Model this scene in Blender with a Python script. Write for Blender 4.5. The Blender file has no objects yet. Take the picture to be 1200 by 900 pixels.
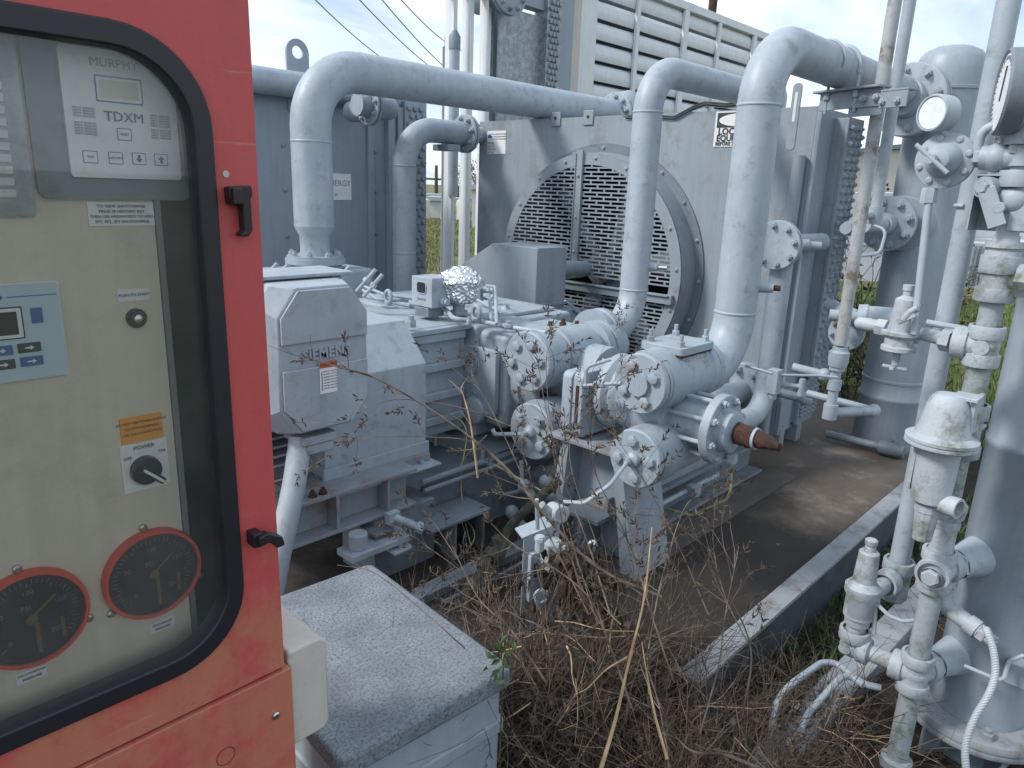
import bpy, math, random
from mathutils import Vector, Matrix, Quaternion, noise
random.seed(7)
R = math.radians
scene = bpy.context.scene
COL = scene.collection
# ------------------------------------------------------------------ camera
def norm3(v):
    return Vector(v).normalized()
F = 850.0
dn = norm3((-115, 3120, 850.0))
ax = Vector((835, -210, 850.0)); ax = (ax - ax.dot(dn) * dn).normalized()
up = -dn
ay = up.cross(ax)
CAM = Vector((0, 0, 1.5))
def ray(px, py):
    v = Vector((px - 600, py - 450, F))
    return Vector((ax.dot(v), ay.dot(v), up.dot(v)))
def AX(px, py, x): r = ray(px, py); return CAM + r * (x / r.x)
def AY(px, py, y): r = ray(px, py); return CAM + r * (y / r.y)
def AZ(px, py, z): r = ray(px, py); return CAM + r * ((z - CAM.z) / r.z)
def AD(px, py, d): return CAM + ray(px, py) * (d / F)
cd = bpy.data.cameras.new('camera'); cam = bpy.data.objects.new('camera', cd); COL.objects.link(cam)
scene.camera = cam
cd.sensor_width = 36; cd.lens = 36 * F / 1200; cd.clip_start = 0.02; cd.clip_end = 3000
# camera axes in world: right = M*(1,0,0), up = M*(0,-1,0), back = M*(0,0,-1)
def mcol(v): return Vector((ax.dot(v), ay.dot(v), up.dot(v)))
r_ = mcol(Vector((1, 0, 0))); u_ = mcol(Vector((0, -1, 0))); b_ = mcol(Vector((0, 0, -1)))
cam.matrix_world = Matrix(((r_.x, u_.x, b_.x, CAM.x), (r_.y, u_.y, b_.y, CAM.y), (r_.z, u_.z, b_.z, CAM.z), (0, 0, 0, 1)))
cd.dof.use_dof = False
scene.view_settings.view_transform = 'Standard'
scene.view_settings.look = 'None'
scene.view_settings.exposure = 0.94
scene.view_settings.gamma = 1.0

# ------------------------------------------------------------------ materials
def newmat(name):
    m = bpy.data.materials.new(name); m.use_nodes = True
    nt = m.node_tree; b = nt.nodes['Principled BSDF']
    return m, nt, b
def N(nt, t, **kw):
    n = nt.nodes.new(t)
    for k, v in kw.items():
        if k in ('inputs',):
            for a, c in v.items(): n.inputs[a].default_value = c
        else: setattr(n, k, v)
    return n
def ramp(nt, fac, stops):
    r = nt.nodes.new('ShaderNodeValToRGB')
    e = r.color_ramp.elements
    while len(e) < len(stops): e.new(0.5)
    for i, (p, c) in enumerate(stops):
        e[i].position = p; e[i].color = (c[0], c[1], c[2], 1) if not isinstance(c, (int, float)) else (c, c, c, 1)
    nt.links.new(fac, r.inputs[0]); return r
def mixc(nt, fac, a, b, mode='MIX'):
    m = nt.nodes.new('ShaderNodeMix'); m.data_type = 'RGBA'; m.blend_type = mode
    for idx, v in ((0, fac), (6, a), (7, b)):
        if hasattr(v, 'is_output') or hasattr(v, 'links'): nt.links.new(v, m.inputs[idx])
        elif idx == 0: m.inputs[0].default_value = v
        else: m.inputs[idx].default_value = (v[0], v[1], v[2], 1)
    return m.outputs[2]
def c3(c): return (c[0], c[1], c[2], 1)
def paint(name, base, dark=None, spot=None, spot_amt=0.0, rough=0.5, scale=6.0, bump=0.15, metal=0.0, fine=60.0, streak=True, spot_scale=5.0, chip=None, chip_lo=.7):
    """weathered paint: soft tone variation, downward streaks, optional stains, fine bump"""
    m, nt, b = newmat(name)
    dark = dark or tuple(x * 0.72 for x in base)
    tc = N(nt, 'ShaderNodeNewGeometry')
    pos = tc.outputs['Position']
    n1 = N(nt, 'ShaderNodeTexNoise', inputs={'Scale': scale, 'Detail': 8.0, 'Roughness': 0.65}); nt.links.new(pos, n1.inputs['Vector'])
    r1 = ramp(nt, n1.outputs[0], [(0.32, 0.0), (0.72, 1.0)])
    col = mixc(nt, r1.outputs[0], dark, base)
    if streak:
        mp = N(nt, 'ShaderNodeMapping'); mp.inputs['Scale'].default_value = (30, 30, 2.2); nt.links.new(pos, mp.inputs[0])
        n2 = N(nt, 'ShaderNodeTexNoise', inputs={'Scale': 1.0, 'Detail': 5.0, 'Roughness': 0.6}); nt.links.new(mp.outputs[0], n2.inputs['Vector'])
        r2 = ramp(nt, n2.outputs[0], [(0.45, 0.0), (0.8, 0.55)])
        col = mixc(nt, r2.outputs[0], col, tuple(x * 0.7 for x in base))
    n3 = N(nt, 'ShaderNodeTexNoise', inputs={'Scale': fine, 'Detail': 4.0, 'Roughness': 0.7}); nt.links.new(pos, n3.inputs['Vector'])
    r3 = ramp(nt, n3.outputs[0], [(0.55, 0.0), (0.75, 0.35)])
    col = mixc(nt, r3.outputs[0], col, tuple(x * 0.55 for x in base))
    if spot:
        n4 = N(nt, 'ShaderNodeTexNoise', inputs={'Scale': spot_scale, 'Detail': 10.0, 'Roughness': 0.72}); nt.links.new(pos, n4.inputs['Vector'])
        r4 = ramp(nt, n4.outputs[0], [(1 - spot_amt - .12, 0.0), (1 - spot_amt + .05, 0.9)])
        col = mixc(nt, r4.outputs[0], col, spot)
    nt.links.new(col, b.inputs['Base Color'])
    rr = N(nt, 'ShaderNodeMapRange', inputs={'To Min': rough - .1, 'To Max': rough + .15}); nt.links.new(n1.outputs[0], rr.inputs[0]); nt.links.new(rr.outputs[0], b.inputs['Roughness'])
    b.inputs['Metallic'].default_value = metal
    if bump:
        bp = N(nt, 'ShaderNodeBump', inputs={'Strength': bump, 'Distance': 0.004}); nt.links.new(n3.outputs[0], bp.inputs['Height']); nt.links.new(bp.outputs[0], b.inputs['Normal'])
    return m
def plain(name, col, rough=0.5, metal=0.0, spec=None, emit=None):
    m, nt, b = newmat(name)
    b.inputs['Base Color'].default_value = c3(col); b.inputs['Roughness'].default_value = rough; b.inputs['Metallic'].default_value = metal
    if spec is not None: b.inputs['Specular IOR Level'].default_value = spec
    return m
G0 = (0.345, 0.397, 0.452)
M = {}
M['grey'] = paint('grey_paint', G0, tuple(x * .84 for x in G0), spot=(0.13, 0.12, 0.11), spot_amt=.29, rough=.48)
M['greyp'] = paint('grey_pipe_paint', (.37, .425, .485), (.285, .335, .39), rough=.46, bump=.16, scale=7, fine=42, spot=(.19, .205, .215), spot_amt=.335, spot_scale=12)
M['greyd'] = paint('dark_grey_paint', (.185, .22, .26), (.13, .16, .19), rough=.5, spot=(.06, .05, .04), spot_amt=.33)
M['cooler'] = paint('cooler_paint', (.265, .31, .355), (.235, .275, .32), spot=(.17, .17, .17), spot_amt=.34, rough=.5, scale=3)
M['panelg'] = paint('panel_blue_grey', (.29, .34, .405), (.25, .295, .355), rough=.5, scale=2.5, spot=(.1, .12, .14), spot_amt=.27)
M['vessel'] = paint('vessel_paint', (.28, .33, .385), (.24, .285, .335), rough=.42, bump=.05)
M['cast'] = paint('cast_paint', (.34, .40, .465), (.27, .32, .375), rough=.5, bump=.5, fine=110, spot=(.14, .12, .10), spot_amt=.32, spot_scale=7)
M['white'] = paint('weathered_white_grey', (.43, .475, .52), (.32, .36, .40), rough=.55, bump=.5, fine=90, spot=(.10, .115, .07), spot_amt=.37, spot_scale=11)
M['mossy'] = paint('mossy_fitting', (.35, .395, .435), (.26, .30, .33), rough=.7, bump=.5, fine=80, spot=(.10, .125, .06), spot_amt=.40, spot_scale=14)
M['rustpipe'] = paint('rusty_pipe', (.38, .41, .44), (.33, .34, .34), spot=(.11, .05, .03), spot_amt=.36, rough=.7, bump=.4, spot_scale=8)
M['rust'] = paint('rust', (.065, .028, .020), (.03, .016, .013), spot=(.13, .055, .03), spot_amt=.4, rough=.85, bump=.9)
M['ruststain'] = paint('rust_stained_steel', (.27, .31, .355), (.20, .22, .25), spot=(.17, .09, .045), spot_amt=.375, rough=.65, bump=.3, spot_scale=4)
def concretemat():
    m = paint('concrete', (.135, .113, .095), (.06, .048, .04), spot=(.20, .18, .16), spot_amt=.36, rough=.75, scale=2.0, bump=.9, fine=50, streak=False, spot_scale=3.2)
    nt = m.node_tree; b = nt.nodes['Principled BSDF']; src = b.inputs['Base Color'].links[0].from_socket
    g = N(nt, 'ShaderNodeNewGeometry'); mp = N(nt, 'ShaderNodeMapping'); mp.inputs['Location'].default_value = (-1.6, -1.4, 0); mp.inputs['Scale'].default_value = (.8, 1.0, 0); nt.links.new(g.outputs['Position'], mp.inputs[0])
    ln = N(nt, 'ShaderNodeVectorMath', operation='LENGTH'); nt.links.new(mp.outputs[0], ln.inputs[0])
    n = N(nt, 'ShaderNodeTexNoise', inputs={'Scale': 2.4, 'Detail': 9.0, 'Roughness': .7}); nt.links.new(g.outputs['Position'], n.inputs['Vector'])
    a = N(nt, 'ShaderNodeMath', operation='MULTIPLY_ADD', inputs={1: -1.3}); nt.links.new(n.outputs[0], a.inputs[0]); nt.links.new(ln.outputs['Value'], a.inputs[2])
    r = ramp(nt, a.outputs[0], [(.34, .92), (.72, 0.0)]); nt.links.new(mixc(nt, r.outputs[0], src, (.018, .014, .012)), b.inputs['Base Color'])  # near-black zone: oily stain plus painted-in shade below the motor
    n5 = N(nt, 'ShaderNodeTexNoise', inputs={'Scale': 5.5, 'Detail': 10.0, 'Roughness': .75}); nt.links.new(g.outputs['Position'], n5.inputs['Vector'])
    r5 = ramp(nt, n5.outputs[0], [(.665, 0.0), (.70, .8)]); s2 = b.inputs['Base Color'].links[0].from_socket
    nt.links.new(mixc(nt, r5.outputs[0], s2, (.26, .25, .24)), b.inputs['Base Color'])
    return m
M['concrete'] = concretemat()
M['beam'] = paint('weathered_beam', (.30, .33, .36), (.20, .22, .24), spot=(.10, .10, .09), spot_amt=.38, rough=.7, bump=.5, spot_scale=8, streak=False)
M['galv'] = paint('galvanised', (.42, .46, .49), (.27, .30, .33), spot=(.20, .22, .24), spot_amt=.45, rough=.45, metal=.5, scale=14, spot_scale=22, bump=.1)
M['kerbside'] = paint('kerb_side_paint_and_shade', (.06, .075, .095), (.04, .05, .065), spot=(.03, .025, .02), spot_amt=.36, rough=.6)  # dark paint, with the shadow on the beam's side mixed into the colour
M['rustneck'] = paint('rust_streaked_paint', (.36, .41, .46), (.29, .33, .37), spot=(.17, .085, .04), spot_amt=.42, rough=.55, bump=.4, spot_scale=16)
M['dirt'] = paint('dirty_steel', (.095, .09, .085), (.06, .052, .045), spot=(.14, .10, .07), spot_amt=.36, rough=.75, bump=.5, spot_scale=6, streak=False)
M['lourve'] = paint('louvre_paint', (.72, .75, .78), (.62, .65, .68), rough=.5, scale=3, bump=.03)
M['box'] = paint('speckled_box_top', (.30, .345, .39), (.15, .175, .205), rough=.7, bump=1.0, fine=230, streak=False, spot=(.07, .085, .10), spot_amt=.42, spot_scale=150, scale=7)
M['boxs'] = paint('box_side', (.30, .35, .41), (.25, .30, .35), rough=.6, bump=.4, fine=150)
M['cream'] = paint('cream_plastic', (.56, .53, .48), (.50, .47, .43), rough=.5, bump=.1, spot=(.38, .35, .30), spot_amt=.3)
M['black'] = plain('black_rubber', (.012, .013, .018), .45)
M['blackg'] = plain('black_gloss', (.01, .01, .014), .25)
M['dark'] = plain('dark_void', (.012, .013, .015), .8)
M['steel'] = plain('bright_steel', (.55, .55, .54), .3, 1.0)
M['brass'] = plain('old_brass', (.35, .25, .09), .45, 1.0)
M['label'] = paint('label_white', (.74, .76, .77), (.66, .68, .70), rough=.5, bump=0, streak=False)
M['ink'] = plain('ink', (.03, .03, .035), .6)
M['inkb'] = plain('blue_ink', (.04, .10, .32), .5)
M['inkg'] = plain('grey_ink', (.22, .23, .25), .6)
M['orange'] = plain('orange_label', (.75, .30, .015), .5)
M['redlab'] = plain('red_label', (.50, .10, .035), .5)
M['ylw'] = plain('faded_blue', (.42, .54, .62), .5)
# red cabinet: faded red with chalky orange weathering towards the bottom
def redmat():
    m, nt, b = newmat('faded_red_paint')
    g = N(nt, 'ShaderNodeNewGeometry'); pos = g.outputs['Position']
    sp = N(nt, 'ShaderNodeSeparateXYZ'); nt.links.new(pos, sp.inputs[0])
    n1 = N(nt, 'ShaderNodeTexNoise', inputs={'Scale': 7.0, 'Detail': 9.0, 'Roughness': .7}); nt.links.new(pos, n1.inputs['Vector'])
    mp = N(nt, 'ShaderNodeMapping'); mp.inputs['Scale'].default_value = (28, 28, 2.5); nt.links.new(pos, mp.inputs[0])
    n2 = N(nt, 'ShaderNodeTexNoise', inputs={'Scale': 1.0, 'Detail': 6.0}); nt.links.new(mp.outputs[0], n2.inputs['Vector'])
    # chalky zone below z ~ 1.0
    mr = N(nt, 'ShaderNodeMapRange', inputs={'From Min': 1.12, 'From Max': .86, 'To Min': 0.0, 'To Max': .62}); nt.links.new(sp.outputs[2], mr.inputs[0])
    ad = N(nt, 'ShaderNodeMath', operation='ADD'); nt.links.new(mr.outputs[0], ad.inputs[0])
    sb = N(nt, 'ShaderNodeMath', operation='MULTIPLY_ADD', inputs={1: 2.6, 2: -1.3}); nt.links.new(n1.outputs[0], sb.inputs[0]); nt.links.new(sb.outputs[0], ad.inputs[1])
    r = ramp(nt, ad.outputs[0], [(.25, 0.0), (.62, 1.0)])
    col = mixc(nt, r.outputs[0], (.50, .075, .075), (.46, .16, .10))
    r2 = ramp(nt, n2.outputs[0], [(.5, 0.0), (.8, .5)])
    col = mixc(nt, r2.outputs[0], col, (.36, .07, .06))
    n3 = N(nt, 'ShaderNodeTexNoise', inputs={'Scale': 130.0, 'Detail': 4.0}); nt.links.new(pos, n3.inputs['Vector'])
    r3 = ramp(nt, n3.outputs[0], [(.55, 0.0), (.8, .4)])
    col = mixc(nt, r3.outputs[0], col, (.30, .08, .06))
    n6 = N(nt, 'ShaderNodeTexNoise', inputs={'Scale': 34.0, 'Detail': 9.0, 'Roughness': .8}); nt.links.new(pos, n6.inputs['Vector'])
    r6 = ramp(nt, n6.outputs[0], [(.655, 0.0), (.70, .75)])
    col = mixc(nt, r6.outputs[0], col, (.16, .07, .05))
    mp7 = N(nt, 'ShaderNodeMapping'); mp7.inputs['Scale'].default_value = (9, 9, 130); mp7.inputs['Rotation'].default_value = (0, .5, 0); nt.links.new(pos, mp7.inputs[0])
    n7 = N(nt, 'ShaderNodeTexNoise', inputs={'Scale': 1.0, 'Detail': 3.0}); nt.links.new(mp7.outputs[0], n7.inputs['Vector'])
    r7 = ramp(nt, n7.outputs[0], [(.70, 0.0), (.73, .35)])
    col = mixc(nt, r7.outputs[0], col, (.55, .25, .20))
    nt.links.new(col, b.inputs['Base Color']); b.inputs['Roughness'].default_value = .5
    bp = N(nt, 'ShaderNodeBump', inputs={'Strength': .12, 'Distance': .002}); nt.links.new(n3.outputs[0], bp.inputs['Height']); nt.links.new(bp.outputs[0], b.inputs['Normal'])
    return m
M['red'] = redmat()
M['stain'] = paint('stainless_panel', (.66, .61, .50), (.55, .51, .42), rough=.5, metal=.0, scale=5, bump=.1, fine=200, spot=(.42, .39, .31), spot_amt=.36)
M['bezel'] = plain('red_bezel', (.62, .08, .04), .4)
M['dial'] = plain('dial_black', (.02, .02, .02), .5)
def glassmat(name, tint=(.97, .97, .96), rough=.02, t=.75, haze=(.5, .55, .6), hz=.1):
    m = bpy.data.materials.new(name); m.use_nodes = True; nt = m.node_tree
    for n in list(nt.nodes): nt.nodes.remove(n)
    o = N(nt, 'ShaderNodeOutputMaterial'); tr = N(nt, 'ShaderNodeBsdfTransparent'); tr.inputs[0].default_value = c3(tint)
    gl = N(nt, 'ShaderNodeBsdfGlossy'); gl.inputs['Roughness'].default_value = rough; gl.inputs[0].default_value = (1, 1, 1, 1)
    di = N(nt, 'ShaderNodeBsdfDiffuse'); di.inputs[0].default_value = c3(haze)
    fr = N(nt, 'ShaderNodeFresnel'); fr.inputs[0].default_value = 1.5
    g = N(nt, 'ShaderNodeNewGeometry'); n1 = N(nt, 'ShaderNodeTexNoise', inputs={'Scale': 6.0, 'Detail': 8.0, 'Roughness': .65}); nt.links.new(g.outputs['Position'], n1.inputs['Vector'])
    mr = N(nt, 'ShaderNodeMapRange', inputs={'From Min': .3, 'From Max': .75, 'To Min': hz * .3, 'To Max': hz * 1.7}); nt.links.new(n1.outputs[0], mr.inputs[0])
    m1 = N(nt, 'ShaderNodeMixShader'); nt.links.new(mr.outputs[0], m1.inputs[0]); nt.links.new(tr.outputs[0], m1.inputs[1]); nt.links.new(di.outputs[0], m1.inputs[2])
    fm = N(nt, 'ShaderNodeMath', operation='MULTIPLY', inputs={1: .75}); nt.links.new(fr.outputs[0], fm.inputs[0])
    m2 = N(nt, 'ShaderNodeMixShader'); nt.links.new(fm.outputs[0], m2.inputs[0]); nt.links.new(m1.outputs[0], m2.inputs[1]); nt.links.new(gl.outputs[0], m2.inputs[2])
    nt.links.new(m2.outputs[0], o.inputs[0]); return m
M['glass'] = glassmat('dusty_window', hz=.04)
M['gglass'] = glassmat('gauge_glass', hz=.015)
def foil():
    m, nt, b = newmat('aluminium_foil')
    b.inputs['Metallic'].default_value = 1; b.inputs['Roughness'].default_value = .28; b.inputs['Base Color'].default_value = (.85, .86, .88, 1)
    g = N(nt, 'ShaderNodeNewGeometry'); v = N(nt, 'ShaderNodeTexVoronoi', inputs={'Scale': 55.0}); nt.links.new(g.outputs['Position'], v.inputs['Vector'])
    bp = N(nt, 'ShaderNodeBump', inputs={'Strength': 1.0, 'Distance': .012}); nt.links.new(v.outputs[0], bp.inputs['Height']); nt.links.new(bp.outputs[0], b.inputs['Normal'])
    return m
M['foil'] = foil()
def bark(name, a, c):
    m, nt, b = newmat(name)
    oi = N(nt, 'ShaderNodeNewGeometry'); n1 = N(nt, 'ShaderNodeTexNoise', inputs={'Scale': 25.0, 'Detail': 3.0}); nt.links.new(oi.outputs['Position'], n1.inputs['Vector'])
    mr = ramp(nt, n1.outputs[0], [(.35, a), (.65, c)])
    nt.links.new(mr.outputs[0], b.inputs['Base Color']); b.inputs['Roughness'].default_value = .8
    return m
M['twig'] = bark('dry_stem', (.06, .042, .034), (.21, .16, .125))
M['twigd'] = bark('dark_dry_stem', (.03, .023, .019), (.105, .078, .062))
M['straw'] = bark('pale_split_stem', (.33, .20, .10), (.50, .36, .22))
M['dleaf'] = bark('dead_leaf', (.035, .026, .02), (.115, .08, .055))
M['gleaf'] = bark('green_leaf', (.03, .06, .02), (.07, .11, .035))
M['hosegreen'] = bark('mossy_hose', (.03, .04, .025), (.09, .09, .07))
M['wirey'] = bark('yellow_wire', (.25, .26, .12), (.38, .40, .22))
M['tree'] = bark('tree_foliage', (.02, .035, .015), (.06, .085, .04))

# ------------------------------------------------------------------ mesh builder
def basis(w):
    w = Vector(w).normalized()
    a = Vector((0, 0, 1)) if abs(w.z) < .95 else Vector((1, 0, 0))
    u = a.cross(w).normalized(); v = w.cross(u)
    return u, v, w
class MB:
    def __init__(s): s.v = []; s.f = []
    def add(s, vs, fs):
        o = len(s.v); s.v += [Vector(v) for v in vs]; s.f += [tuple(i + o for i in f) for f in fs]; return s
    def box(s, c, d, rot=None):
        c = Vector(c); h = [x / 2 for x in d]; vs = []
        for x in (-1, 1):
            for y in (-1, 1):
                for z in (-1, 1):
                    p = Vector((x * h[0], y * h[1], z * h[2]))
                    if rot: p = rot @ p
                    vs.append(c + p)
        return s.add(vs, [(0, 1, 3, 2), (4, 6, 7, 5), (0, 4, 5, 1), (2, 3, 7, 6), (0, 2, 6, 4), (1, 5, 7, 3)])
    def bx(s, x0, x1, y0, y1, z0, z1): return s.box(((x0 + x1) / 2, (y0 + y1) / 2, (z0 + z1) / 2), (abs(x1 - x0), abs(y1 - y0), abs(z1 - z0)))
    def lathe(s, p, axis, prof, seg=32, start=0.0):
        u, v, w = basis(axis); p = Vector(p); rings = []; vs = []; fs = []
        for t, r in prof:
            if r <= 1e-6: rings.append([len(vs)]); vs.append(p + w * t)
            else:
                rings.append(list(range(len(vs), len(vs) + seg)))
                for i in range(seg):
                    a = start + 2 * math.pi * i / seg; vs.append(p + w * t + (u * math.cos(a) + v * math.sin(a)) * r)
        for A, B in zip(rings, rings[1:]):
            if len(A) == 1 and len(B) == 1: continue
            for i in range(seg):
                j = (i + 1) % seg
                if len(A) == 1: fs.append((A[0], B[j], B[i]))
                elif len(B) == 1: fs.append((A[i], A[j], B[0]))
                else: fs.append((A[i], A[j], B[j], B[i]))
        return s.add(vs, fs)
    def cyl(s, p0, p1, r, seg=24, r1=None, cap=True):
        p0 = Vector(p0); p1 = Vector(p1); L = (p1 - p0).length; r1 = r if r1 is None else r1
        pr = [(0, r), (L, r1)]
        if cap: pr = [(0, 0)] + pr + [(L, 0)]
        return s.lathe(p0, p1 - p0, pr, seg)
    def hexa(s, p, axis, r, h, dome=False):
        pr = [(0, 0), (0, r), (h * .85, r), (h, r * .86), (h, 0)]
        return s.lathe(p, axis, pr, 6, start=random.random())
    def tube(s, pts, r, seg=12, bend=None, rads=None, cap=True):
        pts = [Vector(p) for p in pts]; path = []; rr = []
        if bend:
            path.append(pts[0])
            for a, b, c in zip(pts, pts[1:], pts[2:]):
                d1 = (a - b); d2 = (c - b); l1 = d1.length; l2 = d2.length; d1.normalize(); d2.normalize()
                ang = d1.angle(d2, math.pi)
                if ang > math.pi - .05: path.append(b); continue
                t = min(bend / math.tan(ang / 2), l1 * .49 if a is not pts[0] else l1 * .99, l2 * .49 if c is not pts[-1] else l2 * .99)
                rad = t * math.tan(ang / 2); n = max(4, int((math.pi - ang) / R(7)))
                bis = (d1 + d2).normalized(); cen = b + bis * (rad / math.sin(ang / 2))
                s0 = b + d1 * t - cen; s1 = b + d2 * t - cen; axis = s0.cross(s1).normalized(); tot = s0.angle(s1)
                for i in range(n + 1): path.append(cen + Quaternion(axis, tot * i / n) @ s0)
            path.append(pts[-1])
        else: path = pts
        n = len(path); rads = rads or [r] * n
        vs = []; fs = []; prev = None
        for i in range(n):
            if i == 0: t = path[1] - path[0]
            elif i == n - 1: t = path[-1] - path[-2]
            else: t = (path[i + 1] - path[i]).normalized() + (path[i] - path[i - 1]).normalized()
            if t.length < 1e-9: t = Vector((0, 0, 1))
            t.normalize()
            if prev is None: u, v, w = basis(t)
            else:
                u = prev - t * prev.dot(t)
                if u.length < 1e-6: u = basis(t)[0]
                u.normalize(); v = t.cross(u)
            prev = u
            for k in range(seg):
                a = 2 * math.pi * k / seg; vs.append(path[i] + (u * math.cos(a) + v * math.sin(a)) * rads[i])
        for i in range(n - 1):
            for k in range(seg):
                j = (k + 1) % seg; fs.append((i * seg + k, i * seg + j, (i + 1) * seg + j, (i + 1) * seg + k))
        if cap:
            fs.append(tuple(range(seg))[::-1]); fs.append(tuple(range((n - 1) * seg, n * seg)))
        return s.add(vs, fs)
    def prism(s, poly, o, u, v, w):
        """polygon in (u,v) plane at o, extruded by vector w"""
        o = Vector(o); u = Vector(u); v = Vector(v); w = Vector(w); n = len(poly)
        vs = [o + u * a + v * b for a, b in poly] + [o + u * a + v * b + w for a, b in poly]
        fs = [tuple(range(n))[::-1], tuple(range(n, 2 * n))] + [(i, (i + 1) % n, (i + 1) % n + n, i + n) for i in range(n)]
        return s.add(vs, fs)
    def ball(s, c, r, seg=20, rings=12, sc=(1, 1, 1)):
        pr = [(-math.cos(math.pi * i / rings), math.sin(math.pi * i / rings)) for i in range(rings + 1)]
        o = len(s.v); s.lathe((0, 0, 0), (0, 0, 1), pr, seg)
        for i in range(o, len(s.v)): p = s.v[i]; s.v[i] = Vector(c) + Vector((p.x * sc[0], p.y * sc[1], p.z * sc[2])) * r
        return s
    def text(s, body, size, o, u, v, w, depth=.001, align='CENTER', bold=0.0):
        """writing: baseline direction u, up v, extruded along w"""
        cu = bpy.data.curves.new('t', 'FONT'); cu.body = body; cu.size = size; cu.align_x = align; cu.align_y = 'CENTER'; cu.extrude = depth / 2; cu.offset = bold * size; cu.resolution_u = 2
        ob = bpy.data.objects.new('t', cu); COL.objects.link(ob); bpy.context.view_layer.update()
        me = bpy.data.meshes.new_from_object(ob.evaluated_get(bpy.context.evaluated_depsgraph_get()))
        o = Vector(o); u = Vector(u).normalized(); v = Vector(v).normalized(); w = Vector(w).normalized()
        s.add([o + u * q.co.x + v * q.co.y + w * (q.co.z + depth / 2) for q in me.vertices], [tuple(p.vertices) for p in me.polygons])
        bpy.data.objects.remove(ob); bpy.data.curves.remove(cu); bpy.data.meshes.remove(me); return s
WO = {}
def clean(n): return n
def build(name, mb, mat, parent=None, bevel=0.0, sharp=35, label=None, origin=None):
    if not mb.v: raise Exception('empty mesh ' + name)
    lo = Vector([min(v[i] for v in mb.v) for i in range(3)]); hi = Vector([max(v[i] for v in mb.v) for i in range(3)])
    c = (lo + hi) / 2 if origin is None else Vector(origin)
    if origin is None and parent is None: c.z = lo.z
    me = bpy.data.meshes.new(name); me.from_pydata([v - c for v in mb.v], [], mb.f); me.validate()
    import bmesh
    b = bmesh.new(); b.from_mesh(me); bmesh.ops.recalc_face_normals(b, faces=b.faces); b.to_mesh(me); b.free()
    me.shade_smooth(); me.set_sharp_from_angle(angle=R(sharp))
    me.materials.append(M[mat] if isinstance(mat, str) else mat)
    o = bpy.data.objects.new(name, me); COL.objects.link(o)
    WO[o] = c.copy()
    if parent is not None: o.parent = parent; o.location = c - WO[parent]
    else: o.location = c
    if bevel:
        md = o.modifiers.new('bevel', 'BEVEL'); md.width = bevel; md.segments = 2; md.limit_method = 'ANGLE'; md.angle_limit = R(40); md.harden_normals = True
    if label: o['label'] = label
    return o
def thing(name, loc, label, cat, group=None):
    o = bpy.data.objects.new(name, None); COL.objects.link(o); o.empty_display_size = .1
    o.location = Vector(loc); WO[o] = Vector(loc); o['label'] = label; o['category'] = cat
    if group: o['group'] = group
    return o
def tag(o, label, cat, group=None):
    o['label'] = label; o['category'] = cat
    if group: o['group'] = group
    return o
def struct(name, mb, mat, bevel=0.0):
    o = build(name, mb, mat, None, bevel); o['kind'] = 'structure'; return o
BM = {}
def boltmesh(r, h, stud, mat, kind='nut'):
    k = (round(r, 4), round(h, 4), round(stud, 4), mat, kind)
    if k not in BM:
        mb = MB()
        if kind == 'nut':
            mb.lathe((0, 0, 0), (0, 0, 1), [(0, 0), (0, r * 1.25), (h * .12, r * 1.25), (h * .12, r), (h * .9, r), (h, r * .85), (h, 0)], 6)
            if stud: mb.cyl((0, 0, h), (0, 0, h + stud), r * .55, 10)
        else:
            mb.lathe((0, 0, 0), (0, 0, 1), [(0, 0), (0, r), (h * .7, r), (h, r * .6), (h, 0)], 12)
        me = bpy.data.meshes.new('bolt'); me.from_pydata([tuple(v) for v in mb.v], [], mb.f); me.validate(); me.shade_smooth(); me.set_sharp_from_angle(angle=R(30)); me.materials.append(M[mat]); BM[k] = me
    return BM[k]
def bolt(parent, p, axis, r=.012, h=.012, stud=.006, mat='cast', kind='nut', name='bolt'):
    if mat in ('cast', 'greyp') and kind == 'nut' and name == 'bolt' and random.random() < .16: mat = 'rustneck'
    o = bpy.data.objects.new(name, boltmesh(r, h, stud, mat, kind)); COL.objects.link(o)
    o.parent = parent; o.location = Vector(p) - WO[parent]
    o.rotation_mode = 'QUATERNION'; q = Vector((0, 0, 1)).rotation_difference(Vector(axis).normalized())
    o.rotation_quaternion = q @ Quaternion((0, 0, 1), random.random() * 1.05); WO[o] = Vector(p)
    return o
def bolts(parent, c, axis, rad, n, r=.012, h=.012, stud=.006, mat='cast', ph=0.0, kind='nut', name='bolt'):
    u, v, w = basis(axis); c = Vector(c)
    for i in range(n):
        a = ph + 2 * math.pi * i / n
        bolt(parent, c + (u * math.cos(a) + v * math.sin(a)) * rad, w, r, h, stud, mat, kind, name)
def flange(parent, c, axis, rad, th, n, br=.011, mat='greyp', both=False, gap=.006, raised=True, name='flange'):
    """pair of bolted discs at c; nuts show on the side the axis points to"""
    c = Vector(c); w = Vector(axis).normalized(); mb = MB()
    mb.lathe(c - w * th, w, [(0, 0), (0, rad * .97), (.004, rad), (th - .002, rad), (th - .002, rad * .8), (th + gap, rad * .8), (th + gap, rad), (2 * th - .004, rad), (2 * th, rad * .97), (2 * th, 0)], 40)
    f = build(name, mb, mat, parent)
    bolts(f, c + w * th, w, rad * .79, n, br, br * 1.1, br * .7, 'cast', .2)
    if both: bolts(f, c - w * th, -w, rad * .79, n, br, br * 1.1, br * .7, 'cast', .2)
    return f
VX, VY, VZ = Vector((1, 0, 0)), Vector((0, 1, 0)), Vector((0, 0, 1))
def rotz(a): return Matrix.Rotation(a, 3, 'Z')
def circ(n, r, ph=0): return [(r * math.cos(ph + 2 * math.pi * i / n), r * math.sin(ph + 2 * math.pi * i / n)) for i in range(n)]
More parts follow.
